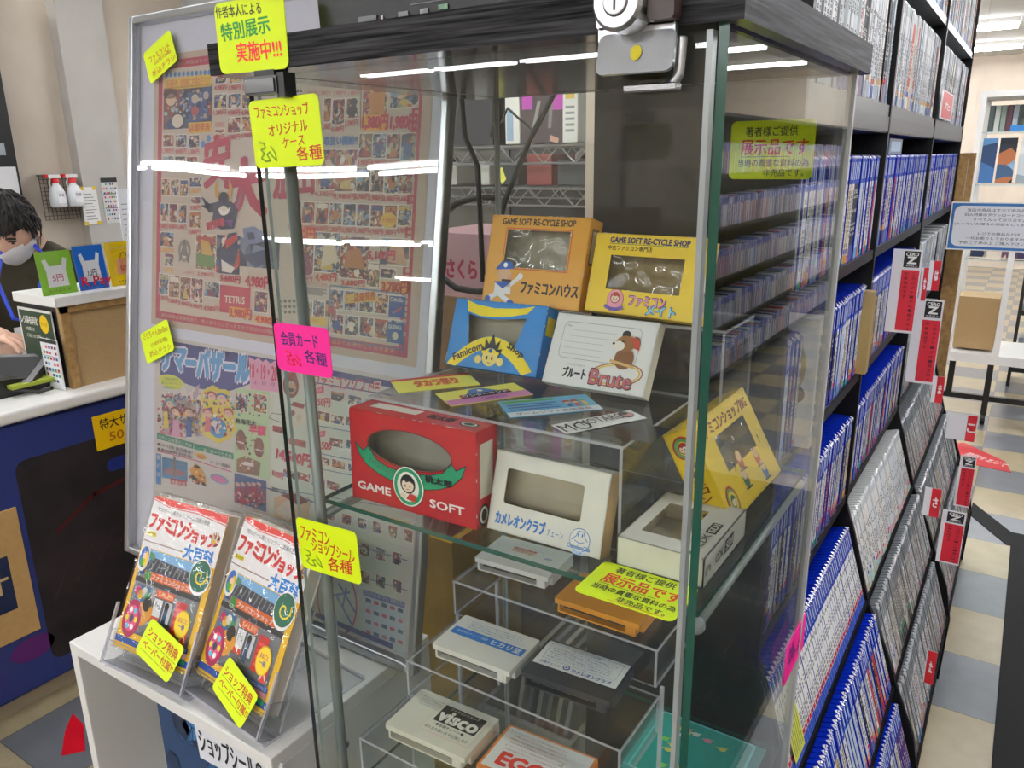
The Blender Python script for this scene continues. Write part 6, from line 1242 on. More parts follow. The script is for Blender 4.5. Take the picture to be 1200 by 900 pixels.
# three step riser
t = thing('acrylic_step_riser', 'clear three step display riser carrying six game cartridges', 'display riser', (-.41, .65, .773))
for k, (x0_, x1_, y0_, y1_, z1_) in enumerate(((-.556, -.262, .520, .606, zl), (-.550, -.270, .598, .695, zm), (-.553, -.275, .697, .80, zt_))):
    m = MB(); m.plate((x0_, y0_, z1_-.003), (x1_, y1_, z1_), ACR, ACR_EDGE); m.build('step_plate', t)
    for x in (x0_, x1_-.003): m = MB(); m.plate((x, y0_, z1_-.048 if k else .773), (x+.003, y1_, z1_-.003), ACR, ACR_EDGE); m.build('step_side', t)
    m = MB(); m.plate((x0_+.003, y0_, z1_-.048 if k else .83), (x1_-.003, y0_+.002, z1_-.003), ACR, ACR_EDGE); m.build('step_front', t)
for x in (-.553, -.272):
    for y in (.700, .79): m = MB(); m.box((x, y, .773), (x+.004, y+.004, zt_-.048), ACR_EDGE); m.build('step_leg', t)
# picture sheets on the low glass shelf
m = MB(); m.box((-.335, .74, .7732), (-.190, .865, .7745), C('#2f9a92', .4)); pl = Pl((-.335, .74, .7746), (1, 0, 0), (0, 1, 0), m)
pl.rrect(.006, .006, .133, .124, .006, C('#6fd0cc', .4), 1); pl.rrect(.009, .009, .130, .121, .005, C('#319c90', .4), 2)
rnd = random.Random(4)
for k in range(16): u, w_ = rnd.uniform(.02, .12), rnd.uniform(.02, .11); c = rnd.choice(['#e8e8dc', '#60b8d0', '#e8d868', '#90d060', '#e890a0']); pl.ell(u, w_, .005, .004, C(c), 3, 10); pl.stroke([(u-.007, w_), (u+.006, w_+.004)], .0015, C(c), 3)
m.build('picture_sheet', **tagd('teal picture sheet with little animals on the low glass shelf', 'print'))
m = MB(); m.box((-.302, .665, .7732), (-.245, .74, .776), C('#e8e6e0')); pl = Pl((-.302, .665, .7761), (1, 0, 0), (0, 1, 0), m); pl.rect(.003, .003, .054, .072, C('#3a50a0'), 1); pl.ell(.02, .05, .006, .006, C('#e8d060'), 2); pl.ell(.035, .03, .008, .006, C('#5ab070'), 2)
m.build('picture_card', **tagd('small blue picture card on the low glass shelf', 'print'))

# ================================================================== BEHIND THE CASE
# pillar, wire shelving with goods, cables, yellow crate of magazines
m = MB(); m.box((-.86, 1.62, 0), (-.62, 1.9, ZC), C('#d0c2ae', .6)); m.build('trim_3', **ST)
m = MB(); m.box((-.80, 1.55, .9), (-.74, 1.553, 1.95), C('#dcdedd', .5)) 
m = MB(); q0 = at(701, 285, Y=1.6); m.box((q0.x, 1.6, q0.z-.2), (q0.x+.12, 1.605, 1.95), C('#e2e4e2', .5)); pl = Pl((q0.x, 1.5998, q0.z-.2), (1, 0, 0), (0, 0, 1), m); a = at(712, 170, Y=1.6)
pl.rect(.028, a.z-q0.z+.2-.03, .1, a.z-q0.z+.2+.07, C('#2f9a5a'), 1); pl.ell(.06, a.z-q0.z+.12, .04, .06, C('#c8a888'), 1); pl.rect(.01, .1, .1, .11, C('#909090'), 1)
m.build('wall_poster', **tagd('white poster with green block on the pillar behind the display case', 'poster'))
t = thing('wire_shelving', 'chrome wire shelving unit seen behind the display case', 'wire shelf', (-1.55, 2.3, 0))
WX0, WX1, WY0, WY1 = -2.15, -1.02, 2.05, 2.5
for x in (WX0, WX1):
    for y in (WY0, WY1): m = MB(); m.tube([(x, y, 0), (x, y, 2.0)], .0125, CHROME, 10); m.build('post', t, True)
zA, zB = at(620, 171, Y=2.05).z, at(620, 221, Y=2.05).z
for z in (.25, .75, zB, zA):
    m = MB()
    for y in (WY0, WY1):
        for dz in (0, -.05): m.tube([(WX0, y, z+dz), (WX1, y, z+dz)], .0038, CHROME, 6)
        n = 22
        for k in range(n): xa = WX0+(WX1-WX0)*k/n; xb = WX0+(WX1-WX0)*(k+1)/n; m.tube([(xa, y, z if k % 2 else z-.05), (xb, y, z-.05 if k % 2 else z)], .0022, CHROME, 4)
    for k in range(26): x = WX0+(WX1-WX0)*(k+.5)/26; m.tube([(x, WY0, z+.004), (x, WY1, z+.004)], .002, CHROME, 4)
    m.build('wire_shelf', t)
def goods(nm, a, b, mt, lab, cat='goods', rot=0, bev=.003):
    m = MB(); m.box(a, b, mt); return m.build(nm, bevel=bev, **tagd(lab, cat))
z = zA + .007
X_ = lambda px: at(px, 150, Y=2.1).x
m = MB(); m.prism([(X_(527), z), (X_(573), z), (X_(575), z+.3), (X_(570), z+.34), (X_(530), z+.34), (X_(525), z+.3)], 2.12, 2.40, C('#25242a', .5), 1); m.build('black_bag', bevel=.01, **tagd('black box bag on wire shelf behind the case', 'bag'))
m = MB(); m.box((X_(592), 2.1, z), (X_(609), 2.3, z+.33), C('#e4e2da')); pl = Pl((X_(592), 2.0998, z), (1, 0, 0), (0, 0, 1), m); pl.rect(.006, .01, .03, .10, C('#9ab0c8'), 1); m.build('white_carton', bevel=.003, **tagd('tall white carton on the wire shelf behind display case', 'box'))
m = MB(); m.box((X_(610), 2.1, z), (X_(661.5), 2.22, z+.36), C('#3c2c34', .5)); pl = Pl((X_(610), 2.0998, z), (1, 0, 0), (0, 0, 1), m); pl.R(611, 60, 624, 128, C('#b23aa4', .5), 1); pl.R(647, 60, 661, 128, C('#b23aa4', .5), 1); pl.G([(630, 118), (634, 118), (624, 166), (620, 166)], C('#8a8680'), 2); pl.G([(644, 120), (648, 120), (646, 150), (642, 150)], C('#7a7470'), 2); pl.R(618, 162, 624, 170, C('#c89a88'), 3); pl.G([(645, 158), (655, 162), (654, 168), (644, 165)], C('#c89a88'), 3)
m.build('magenta_package', bevel=.003, **tagd('package with magenta and dark print on wire shelf', 'package'))
m = MB(); m.box((X_(663), 2.08, z), (X_(681), 2.2, z+.2), C('#dcdad4')); pl = Pl((X_(663), 2.0798, z), (1, 0, 0), (0, 0, 1), m); pl.rect(.01, .15, .04, .165, C('#b85048'), 1); pl.rect(.01, .12, .04, .145, C('#d0b048'), 1)
for k in range(5): pl.rect(.01, .03+.016*k, .04, .037+.016*k, C('#8a8a8a'), 1)
m.build('notice_carton', bevel=.003, **tagd('white carton with red and yellow notice on wire shelf', 'box'))
m = MB(); m.tube([(X_(590), 2.03, z+.02), (X_(593), 2.03, z+.06), (X_(603), 2.03, z+.06), (X_(610), 2.03, z+.10), (X_(640), 2.03, z+.03)], .004, BLACK, 6); m.build('cable', **tagd('thin black cable hanging in front of the white carton on the wire shelf', 'cable'))
z = zB + .007
for k, (a, b, hh, c, lb) in enumerate(((-2.1, -1.95, .18, '#8a7a5a', 'tan carton'), (-1.93, -1.8, .24, '#4a4c50', 'dark grey device'), (-1.78, -1.6, .2, '#b8b4ac', 'pale carton'), (-1.52, -1.47, .2, '#c8c8c0', 'slim white box'), (-1.44, -1.36, .22, '#33363c', 'black speaker box'), (-1.33, -1.24, .26, '#8a3a38', 'maroon box'), (-1.22, -1.1, .21, '#2a3038', 'dark helmet box'))):
    goods('carton', (a, 2.12, z), (b, 2.4, z+hh*.36), C(c, .5), lb + ' on the middle wire shelf behind the display case', 'box')
m = MB(); m.ball((-1.17, 2.2, z+.0756+.0135), .015, C('#1c1e22', .3), 16, (1, 1, .9)); m.tube([(-1.19, 2.19, z+.0756), (-1.19, 2.19, z+.088), (-1.17, 2.19, z+.105)], .008, WHITE, 6); m.build('round_headset', **tagd('black rounded headset with white band on dark helmet box', 'headset'))
m = MB(); m.G = None; q_ = [at(a_, b_, Y=2.035) for a_, b_ in ((583, 199), (588, 196), (593, 210), (588, 216))]; m.add([p_ + V((0, dy, 0)) for dy in (0, .002) for p_ in q_], [(0,1,2,3), (7,6,5,4), (0,4,5,1), (1,5,6,2), (2,6,7,3), (3,7,4,0)], C('#e8e860', .5)); m.build('yellow_tag', **tagd('yellow paper tag hanging on wire shelf post', 'tag'))
m = MB(); m.prism([(-1.12, .757), (-1.06, .757), (-1.08, .87), (-1.10, .87)], 2.1, 2.16, C('#e0921c', .4), 1); m.build('orange_cone', **tagd('small orange cone shaped item on lower wire shelf', 'cone'))
for k, (a, b, hh, c) in enumerate(((-2.1, -1.7, .24, '#6a6458'), (-1.66, -1.4, .18, '#94928c'), (-1.36, -1.15, .22, '#55585c'))): goods('carton', (a, 2.1, .757), (b, 2.42, .757+hh), C(c, .5), ['brown storage carton', 'grey storage carton', 'dark grey storage carton'][k] + ' on the lower wire shelf behind display case', 'box')
t = thing('storage_cabinet', 'dark grey storage cabinet behind the wire shelving', 'cabinet', (-1.7, 2.9, 0))
m = MB(); m.box((-2.6, 2.75, 0), (-1.0, 3.1, 2.3), C('#55534f', .6)); m.build('body', t)
for k in range(4): m = MB(); m.box((-2.59+.4*k, 2.735, .1), (-2.2+.4*k, 2.75, 2.28), C(['#4a4a4c', '#6a655e', '#3f4044', '#5c5854'][k], .6)); d_ = m.build('door', t); m = MB(); m.box((-2.24+.4*k, 2.72, 1.1), (-2.225+.4*k, 2.735, 1.25), CHROME); m.build('handle', d_)
# pink box and cardboard nearer
m = MB(); q0 = at(518, 335, Y=1.35); q1 = at(566, 275, Y=1.35); m.box((q0.x-.06, 1.35, q0.z-.02), (q1.x+.10, 1.6, q1.z), C('#c49aa0', .5)); pl = Pl((q0.x, 1.3498, q0.z), (1, 0, 0), (0, 0, 1), m); pl.trect('さくら', .015, .02, .095, .06, C('#a83048'), 1, .05); bz = q0.z-.02
m.build('pink_box', **tagd('pale pink box with red lettering behind the display case', 'box'))
m = MB(); m.box((-1.42, 1.34, .12), (-.88, 1.75, bz), C('#8a6a48', .6, noise=20)); m.build('cardboard_carton', **tagd('large brown cardboard carton stack behind the display case', 'box'))
m = MB(); m.box((-1.5, 1.3, 0), (-.86, 1.8, .12), C('#6a6a6a', .5)); m.build('pallet', **tagd('grey low platform under the cardboard carton', 'platform'))
for k, pts in enumerate(([(655, -190), (649, 110), (620, 165), (592, 235), (585, 262), (600, 330)], [(538, -190), (540, 105), (545, 160), (560, 195), (566, 330)])):
    m = MB(); P_ = [at(a, b, Y=1.02+.05*k) for a, b in pts]; m.tube(P_, .0045, C('#1a1a1c', .4), 8); m.build('power_cable', **tagd(['thick black cable slanting down behind the orange carton', 'thin black cable hanging beside case rear post'][k], 'cable'))
m = MB(); P_ = [at(a, b, Y=1.12) for a, b in ((518, 252), (535, 238), (560, 230), (585, 232))]; m.tube(P_, .006, C('#1a1a1c', .4), 8); m.build('power_cable', **tagd('black cable loop arching at left behind the display case', 'cable'))
m = MB(); P_ = [at(a, b, Y=1.14) for a, b in ((518, 325), (535, 338), (560, 342), (590, 338), (600, 320), (580, 312))]; m.tube(P_, .006, C('#1a1a1c', .4), 8); m.build('power_cable', **tagd('coiled black cable below the pink box behind the case', 'cable'))
# yellow crate with bagged magazines, low behind
t = thing('yellow_crate', 'yellow open crate of bagged magazines standing behind the case', 'crate', (-.98, 1.18, 0))
m = MB(); m.box((-1.12, 1.06, .05), (-.84, 1.075, .80), C('#b8901c', .45)); m.build('front_panel', t)
m = MB(); m.box((-1.12, 1.075, .05), (-1.105, 1.30, .80), C('#b8901c', .45)); m.build('side_panel', t)
m = MB(); m.box((-.855, 1.075, .05), (-.84, 1.30, .80), C('#b8901c', .45)); m.build('side_panel', t)
m = MB(); m.box((-1.12, 1.06, 0), (-.84, 1.30, .05), C('#a88010', .45)); m.box((-1.105, 1.285, .05), (-.855, 1.30, .74), C('#b8901c', .45)); m.build('back_and_base', t)
rnd = random.Random(9)
for k in range(5):
    a = math.radians(22); x = -1.085+.019*k
    m = MB(); m.T = Matrix.Translation((x, 1.10, .50)) @ Matrix.Rotation(a, 4, 'Y'); m.box((0, 0, 0), (.006, .17, .34+.02*(k % 3)), C(rnd.choice(['#b8a8a8', '#8a8c94', '#c8b8b0', '#a05a60', '#6a6c74']), .3)); m.box((-.0015, -.002, 0), (.0075, .172, .35+.02*(k % 3)), FILM)
    m.build('bagged_magazine', **tagd('clear bagged magazine leaning in the yellow crate', 'magazine', 'magazines leaning in the yellow crate'))

t = thing('grey_bin', 'grey open bin with paper bags beside the yellow crate', 'bin', (-.70, 1.25, 0))
m = MB(); m.box((-.82, 1.10, 0), (-.60, 1.40, .03), C('#7a7873', .6)); m.box((-.82, 1.10, .03), (-.60, 1.112, .42), C('#8a8780', .6)); m.box((-.82, 1.388, .03), (-.60, 1.40, .42), C('#7d7b75', .6)); m.box((-.82, 1.112, .03), (-.81, 1.388, .42), C('#7d7b75', .6)); m.box((-.61, 1.112, .03), (-.60, 1.388, .42), C('#7d7b75', .6)); m.build('bin_body', t)
for k in range(6):
    m = MB(); m.T = Matrix.Translation((-.80+.022*k, 1.13, .06)) @ Matrix.Rotation(math.radians(9), 4, 'Y'); m.box((0, 0, 0), (.009, .22, .50), C(['#a8a49c', '#8a8c90', '#b4aea4', '#7c7a78', '#9c9488', '#a09ca0'][k], .45))
    m.build('paper_bag', **tagd('flat paper bag standing in the grey bin behind the case', 'paper bag', 'paper bags in the grey bin'))

# ================================================================== GAME BOOKCASE along the aisle
BY = [1.01, 1.636, 2.352, 3.20]; XB = -.52
BLK = C('#0c0c0e', .5, 0, .25); BLK2 = C('#47484b', .4)
t = thing('game_bookcase', 'long black bookcase of wrapped game cases along the aisle', 'bookcase', (-.32, 2.1, 0))
prof = [(XB, 0), (-.045, 0), (-.040, .20), (-.060, .30), (-.103, .405), (-.130, .48), (-.178, .585), (-.222, .74), (-.243, .80), (-.243, 2.25), (XB, 2.25)]
for y in BY:
    m = MB(); m.prism(prof, y-.006, y+.006, BLK, 1); m.build('side_panel', t)
m = MB(); m.box((XB, BY[0], 0), (XB+.008, BY[-1], 2.25), BLK); m.build('back_panel', t)
# rows: name, front x, front z, lean, case height, look
LEAN = math.radians(17)
ROWS = [('top', -.25, 1.82, 0, .190, 'dvd'), ('upper', -.25, 1.585, 0, .183, 'dvd'), ('third', -.25, 1.326, 0, .171, 'blue'), ('fourth', -.25, 1.088, 0, .171, 'blue'), ('fifth', -.25, .822, 0, .171, 'blue'),
        ('sloping upper', -.185, .590, LEAN, .171, 'mix'), ('sloping middle', -.113, .408, LEAN, .171, 'mix'), ('sloping lowest', -.050, .212, LEAN, .171, 'mix')]
for nm, fx, fz, ln_, ch, lk in ROWS:
    for b in range(3):
        m = MB(); y0, y1 = BY[b]+.0062, BY[b+1]-.0062; B = Matrix.Translation((fx, 0, fz)) @ Matrix.Rotation(-ln_, 4, 'Y'); m.T = B
        if nm in ('upper',): m.box((-.26, y0, -.048), (.004, y1, 0), BLK2); m.box((.004, y0, -.046), (.006, y1, -.020), C('#3c3d40', .4))
        elif ln_ == 0: m.box((-.26, y0, -.018), (.004, y1, 0), BLK2 if nm == 'top' else BLK)
        else: m.box((-.150, y0, -.008), (.004, y1, 0), BLK); m.box((.001, y0, -.008), (.004, y1, .004), BLK)
        m.build('shelf_board', t)
for b in range(3):
    m = MB(); m.box((-.40, BY[b]+.0062, .0), (-.060, BY[b+1]-.0062, .10), BLK); m.build('kick_board', t)
    m = MB(); m.box((XB+.008, BY[b]+.0062, 2.235), (-.243, BY[b+1]-.0062, 2.25), BLK); m.build('top_board', t)
m = MB(); m.box((-.50, 3.215, 0), (-.195, 3.24, 1.50), CORK2); m.build('chipboard_panel', **tagd('brown chipboard panel standing at the far end of the black bookcase', 'panel'))

WRAPW = glassmat('wrap_crinkle', '#f0f2f4', .3, .12, 0, .55)
SHELL = {'blue': glassmat('x', '#ffffff') if 0 else C('#0c2cb4', .22), 'silver': C('#a9aeb2', .25), 'white': C('#e6e8ea', .3), 'black': C('#1a1a1e', .25), 'grey': C('#7f858a', .28)}
def case_mesh(shell, body, band, accent, th, h, D=.128, seed=0):
    """returns (shell builder, insert builder) for a game case whose spine faces +x at the origin"""
    rnd = random.Random(seed); m = MB(); s_ = SHELL[shell]
    m.box((-D, .0004, 0), (0, th-.0004, h), s_)
    m.box((-D*.98, .001, h), (-.002, th-.001, h+.0012), FILM if 0 else s_)
    for z_, sg in ((0, 1), (h, -1)):                                      # crinkled wrap corners
        m.quad([(.0004, 0, z_), (.0045, th*.25, z_+sg*.004), (.0006, th*.5, z_)], WRAPW); m.quad([(.0006, th*.5, z_), (.0035, th*.8, z_+sg*.003), (.0004, th, z_)], WRAPW)
        m.quad([(.0004, .001, z_), (-.004, th*.3, z_-sg*.004), (-.001, th*.9, z_)], WRAPW)
    i = MB(); pl = Pl((.0006, .0005, .003), (0, 1, 0), (0, 0, 1), i); w = th-.001; H_ = h-.006; C = lambda c, r=.6: globals()['C'](c, .62, 0, .2)
    pl.rect(0, 0, w, H_, C(body, .3), 0)
    if band: pl.rect(0, H_*.76, w, H_, C(band, .3), 1); pl.rect(w*.3, H_*.80, w*.62, H_*.965, C('#d8e0f0' if band in ('#1c3fae', '#2a50b8') else '#60666c', .4), 2)
    else: pl.rect(0, H_*.9, w, H_, C('#c8ccd0', .3), 1)
    a = H_*rnd.uniform(.06, .18); pl.rect(0, 0, w, a, C(accent, .4), 1)
    dark = C('#34343c' if body[1] in 'cdef' else '#e8e4dc', .4); z_ = H_*.70
    while z_ > a + .012:
        s = rnd.uniform(.003, .006); pl.rect(w*.28, z_-s, w*.72, z_, dark, 2); pl.rect(w*.42, z_-s*.7, w*.58, z_-s*.3, C(body, .3), 3); z_ -= s + rnd.uniform(.0015, .004)
        if rnd.random() < .18: z_ -= .015
    if rnd.random() < .35: pl.rect(w*.1, a+.002, w*.9, a+.010, C(rnd.choice(['#c83040', '#30a060', '#e0a030', '#3050b0']), .4), 3)
    return m, i
LOOKS = {
 'dvd': [('silver', '#e4e8ee', None, '#b8c4d4', .0145), ('white', '#f0f0f2', None, '#c8d0dc', .0145), ('silver', '#d4d8de', None, '#3a5090', .0145), ('silver', '#b8503a', None, '#e0dcd8', .0145), ('silver', '#c8d4e4', None, '#6a88c0', .0145), ('black', '#2c2a30', None, '#8a7a90', .0145), ('silver', '#e8e2d4', None, '#d09a50', .0145), ('white', '#dfe6ec', None, '#4a60a8', .0145)],
 'blue': [('blue', '#e6e8ee', '#1c3fae', '#5a6ab0', .0135), ('blue', '#d8dae2', '#1c3fae', '#c8506a', .0135), ('blue', '#c84a44', '#1c3fae', '#a83030', .0135), ('blue', '#2a2a32', '#1c3fae', '#4a4a90', .0135), ('blue', '#e0d4bc', '#1c3fae', '#d0a050', .0135), ('blue', '#b8c8e4', '#2a50b8', '#6a90c0', .0135), ('blue', '#c0b078', '#2a50b8', '#8a7a50', .0135), ('blue', '#ececf0', '#1c3fae', '#30a080', .0135), ('blue', '#5a3a80', '#2a50b8', '#3a2860', .0135), ('blue', '#a8b0b8', '#1c3fae', '#c07a50', .0135)],
 'grey': [('grey', '#e4e4e2', '#9aa0a2', '#b8b4ae', .0145), ('grey', '#c8c4be', '#8a9094', '#a89a90', .0145), ('grey', '#8a8480', '#9aa0a2', '#504a48', .0145), ('grey', '#e8e0e4', '#9aa0a2', '#c090a0', .0145), ('grey', '#b8a894', '#8a9094', '#7a6a5a', .0145), ('grey', '#d8dce0', '#9aa0a2', '#5a80a0', .0145)],
 'white': [('white', '#f0f0ee', None, '#a8d8d0', .0145), ('white', '#ecebe6', None, '#d8c0a8', .0145), ('white', '#e6eaee', None, '#e0b0b8', .0145)],
 'same': [('blue', '#eceef0', '#1c3fae', '#3a58b8', .0135)]}
def bay_look(ri, b):
    nm = ROWS[ri][0]
    if nm in ('top', 'upper'): return 'dvd'
    if nm == 'sloping upper': return 'same' if b == 0 else 'white' if b == 1 else 'grey'
    if nm in ('sloping middle', 'sloping lowest'): return 'blue' if b == 0 else 'grey'
    if nm == 'fifth' and b == 2: return 'grey'
    if nm == 'fourth' and b == 2: return 'dvd'
    return 'blue'
CNAME = {'#e4e8ee': 'pale silver', '#f0f0f2': 'white', '#d4d8de': 'silver', '#b8503a': 'rust red', '#c8d4e4': 'pale blue', '#2c2a30': 'black', '#e8e2d4': 'cream', '#dfe6ec': 'bluish white', '#e6e8ee': 'white', '#d8dae2': 'light grey', '#c84a44': 'red', '#2a2a32': 'black',
         '#e0d4bc': 'cream', '#b8c8e4': 'light blue', '#c0b078': 'tan', '#ececf0': 'bright white', '#5a3a80': 'purple', '#a8b0b8': 'grey', '#e4e4e2': 'white', '#c8c4be': 'stone grey', '#8a8480': 'dark grey', '#e8e0e4': 'pinkish white', '#b8a894': 'beige', '#d8dce0': 'pale grey', '#f0f0ee': 'white', '#ecebe6': 'cream white', '#e6eaee': 'cool white', '#eceef0': 'identical white'}
BAYN = ['bay nearest the glass case', 'middle bay', 'far bay']
slots = []
rnd = random.Random(21)
for ri, (nm, fx, fz, ln_, ch, lk) in enumerate(ROWS):
    for b in range(3):
        lk = bay_look(ri, b); y = BY[b]+.0075; li = 0
        while True:
            if lk == 'same': li = 0
            elif rnd.random() < .65 or True:
                li = rnd.choice([0, 0, 1, 1, 2, 3, 4, 5, 6, 7, 8, 9, 0, 7]) % len(LOOKS[lk]) if rnd.random() < .72 else li
            th = LOOKS[lk][li][4] + .0006
            if y + th > BY[b+1]-.008: break
            j = rnd.uniform(-.003, .0015) if not (lk == 'same') else rnd.uniform(-.0006, .0006)
            p = proj((fx, y+th/2, fz + ch/2)); sz = 0
            if p and -10 < p[0] < 1210 and -60 < p[1] < 960:
                q1 = proj((fx, y, fz)); q2 = proj((fx, y+th, fz)); q3 = proj((fx - ch*math.sin(ln_), y, fz+ch*math.cos(ln_)))
                sz = abs(q2[0]-q1[0])*abs(q3[1]-q1[1]) + abs((q2[1]-q1[1])*(q3[0]-q1[0])) + 30*(p[0] > 930)
                if p[0] < 905: sz = 0
            slots.append((sz, ri, b, lk, li, y, j, th)); y += th
slots.sort(key=lambda s: -s[0]); PROTO = {}
def case_obj(ri, b, lk, li, y, j):
    nm, fx, fz, ln_, ch, _ = ROWS[ri]; L_ = LOOKS[lk][li]; key = (lk, li, round(ch, 3), (ri*3+b) % 3)
    if key not in PROTO:
        m, i = case_mesh(*L_[:4], L_[4], ch, seed=hash(key[1:]) % 997)
        o1 = m.build('game_case', origin=(0, 0, 0)); i_ = i.build('spine_insert', parent=H(o1.o, V((0, 0, 0)))); PROTO[key] = (o1.o, i_.o); a, c = o1.o, i_.o; first = True
    else:
        a = PROTO[key][0].copy(); COL.objects.link(a); c = PROTO[key][1].copy(); COL.objects.link(c); c.parent = a
    a.location = (fx + j*math.cos(ln_), y, fz + .0002 + j*math.sin(ln_)); a.rotation_euler = (0, -ln_, 0)
    kind = {'dvd': 'wrapped', 'blue': 'blue topped', 'same': 'blue topped', 'grey': 'grey topped', 'white': 'white'}[lk]
    a['label'] = f'{kind} game case with {CNAME[L_[1]]} spine, {nm} row, {BAYN[b]}'
    a['category'] = 'game case'; a['group'] = f'{CNAME[L_[1]]} spined {kind} cases, {nm} row, {BAYN[b]}'
for s in slots[:300]: case_obj(*s[1:7])
rest = MB(); cache = {}
for s in slots[300:]:
    sz, ri, b, lk, li, y, j, th = s; nm, fx, fz, ln_, ch, _ = ROWS[ri]; L_ = LOOKS[lk][li]; key = (lk, li, ch, ri % 2)
    if key not in cache:
        m, i = case_mesh(*L_[:4], L_[4], ch, seed=ri % 2 + li*3); cache[key] = (m, i)
    B = Matrix.Translation((fx+j*math.cos(ln_), y, fz+.0002+j*math.sin(ln_))) @ Matrix.Rotation(-ln_, 4, 'Y')
    for g in cache[key]:
        o_ = len(rest.v); rest.v += [B @ p for p in g.v]; mm = [rest.mi(q) for q in g.mats]
        for f, k in zip(g.f, g.m): rest.f.append([v + o_ for v in f]); rest.m.append(mm[k])
rest.build('game_cases', kind='stuff', label='remaining rows of wrapped game cases filling the long black bookcase', category='game cases')
# yellow strip printed over the identical cases, bay 1 sloping row
m = MB(); B = Matrix.Translation((-.185, 1.02, .590)) @ Matrix.Rotation(-LEAN, 4, 'Y'); m.T = B; m.box((.0055, .03, .022), (.0062, .085, .10), C('#d8dc60', .5)); T_ = B.to_3x3(); m.T = Matrix.Identity(4); pl = Pl(B @ V((.0063, .03, .022)), (0, 1, 0), T_ @ V((0, 0, 1)), m)
for k in range(6): pl.rect(.006+.008*k, .008, .008+.008*k, .07, C('#6a7030', .5), 1)
m.build('yellow_leaflet', **tagd('yellow green leaflet in front of the identical blue cases', 'leaflet'))
# taller box lying on the third row cases
m = MB(); m.box((-.37, 1.76, 1.499), (-.258, 1.93, 1.53), C('#5a6a84', .35)); pl = Pl((-.2578, 1.76, 1.499), (0, 1, 0), (0, 0, 1), m); pl.rect(.02, .006, .15, .026, C('#a8c4dc', .4), 1); m.build('game_box', **tagd('blue grey game box lying on top of third row cases', 'game box'))
# white boxed set at the near end of fourth row, tan box
m = MB(); y = at(945, 560, X=-.225).y; m.box((-.36, 1.13, 1.0885), (-.228, 1.165, 1.28), C('#f0eeec', .3)); pl = Pl((-.36, 1.1298, 1.0885), (1, 0, 0), (0, 0, 1), m)
e = ellpts(.08, .12, .035, .055, 20); pl.stroke(e+[e[0]], .006, C('#c8b050'), 1); pl.ell(.10, .08, .02, .016, C('#5a2a2c'), 2); pl2 = Pl((-.2278, 1.13, 1.0885), (0, 1, 0), (0, 0, 1), m)
for k in range(9): pl2.rect(.010, .02+.017*k, .02, .031+.017*k, C('#8a8a90'), 1)
m.build('boxed_set', **tagd('white boxed set with gold ring print sticking out of fourth row', 'game box'))
m = MB(); m.box((-.34, 1.60, 1.0885), (-.232, 1.628, 1.25), C('#a8905c', .5)); m.build('slim_box', **tagd('tan slim box at the end of fourth row by the divider', 'game box'))
# index plates and age rating plates
def kana(y, x0, z0, w, h, ch, lab, zr=0):
    m = MB(); m.box((x0, y, z0), (x0+w, y+.0015, z0+h), C('#f0eef0', .3)); pl = Pl((x0, y-.0001, z0), (1, 0, 0), (0, 0, 1), m); pl.rect(w*.12 if zr == 0 else w*.55, h*.02, w*.97, h*.98, C('#cc2430', .35), 1)
    u0 = w*.3 if zr == 0 else w*.64; u1 = w*.8 if zr == 0 else w*.88; pl.trect(ch, u0, h*.36, u1, h*.66, WHITE, 2, .05); m.build('index_plate', **tagd(lab, 'index plate'))
a = at(1103, 144, Y=2.76); 
m = MB(); z0 = at(1100, 145, X=-.236).z; y0 = at(1100, 145, X=-.236).y; y1 = at(1114, 145, X=-.236).y; z1 = at(1110, 107, X=-.236).z
m.box((-.238, y0, 1.587), (-.2365, y1, z1), C('#f0eef0', .3)); pl = Pl((-.2364, y0, 1.587), (0, 1, 0), (0, 0, 1), m); h_ = z1-1.587; w_ = y1-y0; pl.rect(w_*.1, h_*.04, w_*.93, h_*.96, C('#cc2430', .35), 1); pl.trect('た', w_*.3, h_*.36, w_*.75, h_*.62, WHITE, 2, .05)
m.build('index_plate', **tagd('red index plate with kana ta standing in the upper row', 'index plate'))
def plate(px0, py0, px1, py1, y, ch, lab, split):
    a = at(px0, py1, Y=y); b = at(px1, py0, Y=y); w = b.x-a.x; h = b.z-a.z
    m = MB(); m.box((a.x, y, a.z), (b.x, y+.0012, b.z), C('#eceaee', .3)); pl = Pl((a.x, y-.0001, a.z), (1, 0, 0), (0, 0, 1), m)
    pl.rect(w*split, 0, w, h, C('#cc2430', .35), 1); c = split + (1-split)/2; pl.trect(ch, w*(c-.13), h*.35, w*(c+.13), h*.68, WHITE, 2, .05); m.build('index_plate', **tagd(lab, 'index plate'))
plate(1076, 314, 1089, 352, 2.0, 'な', 'red index plate with kana na behind the first rating sign', .3); plate(1086, 306, 1104, 340, 2.25, 'は', 'red index plate with kana ha above the second rating sign', .35)
plate(1090, 442, 1108, 471, 2.2, 'ま', 'red index plate with pink side on the fifth row', .35); plate(1107, 488, 1146, 513, 2.45, 'こ', 'white plate with red kana end sticking out into the aisle', .68)
plate(1080, 574, 1104, 603, 1.9, 'さ', 'white and red kana plate beside the third rating sign', .42); plate(1081, 765, 1099, 799, 1.8, 'た', 'red kana plate on the lowest sloping row', .12)
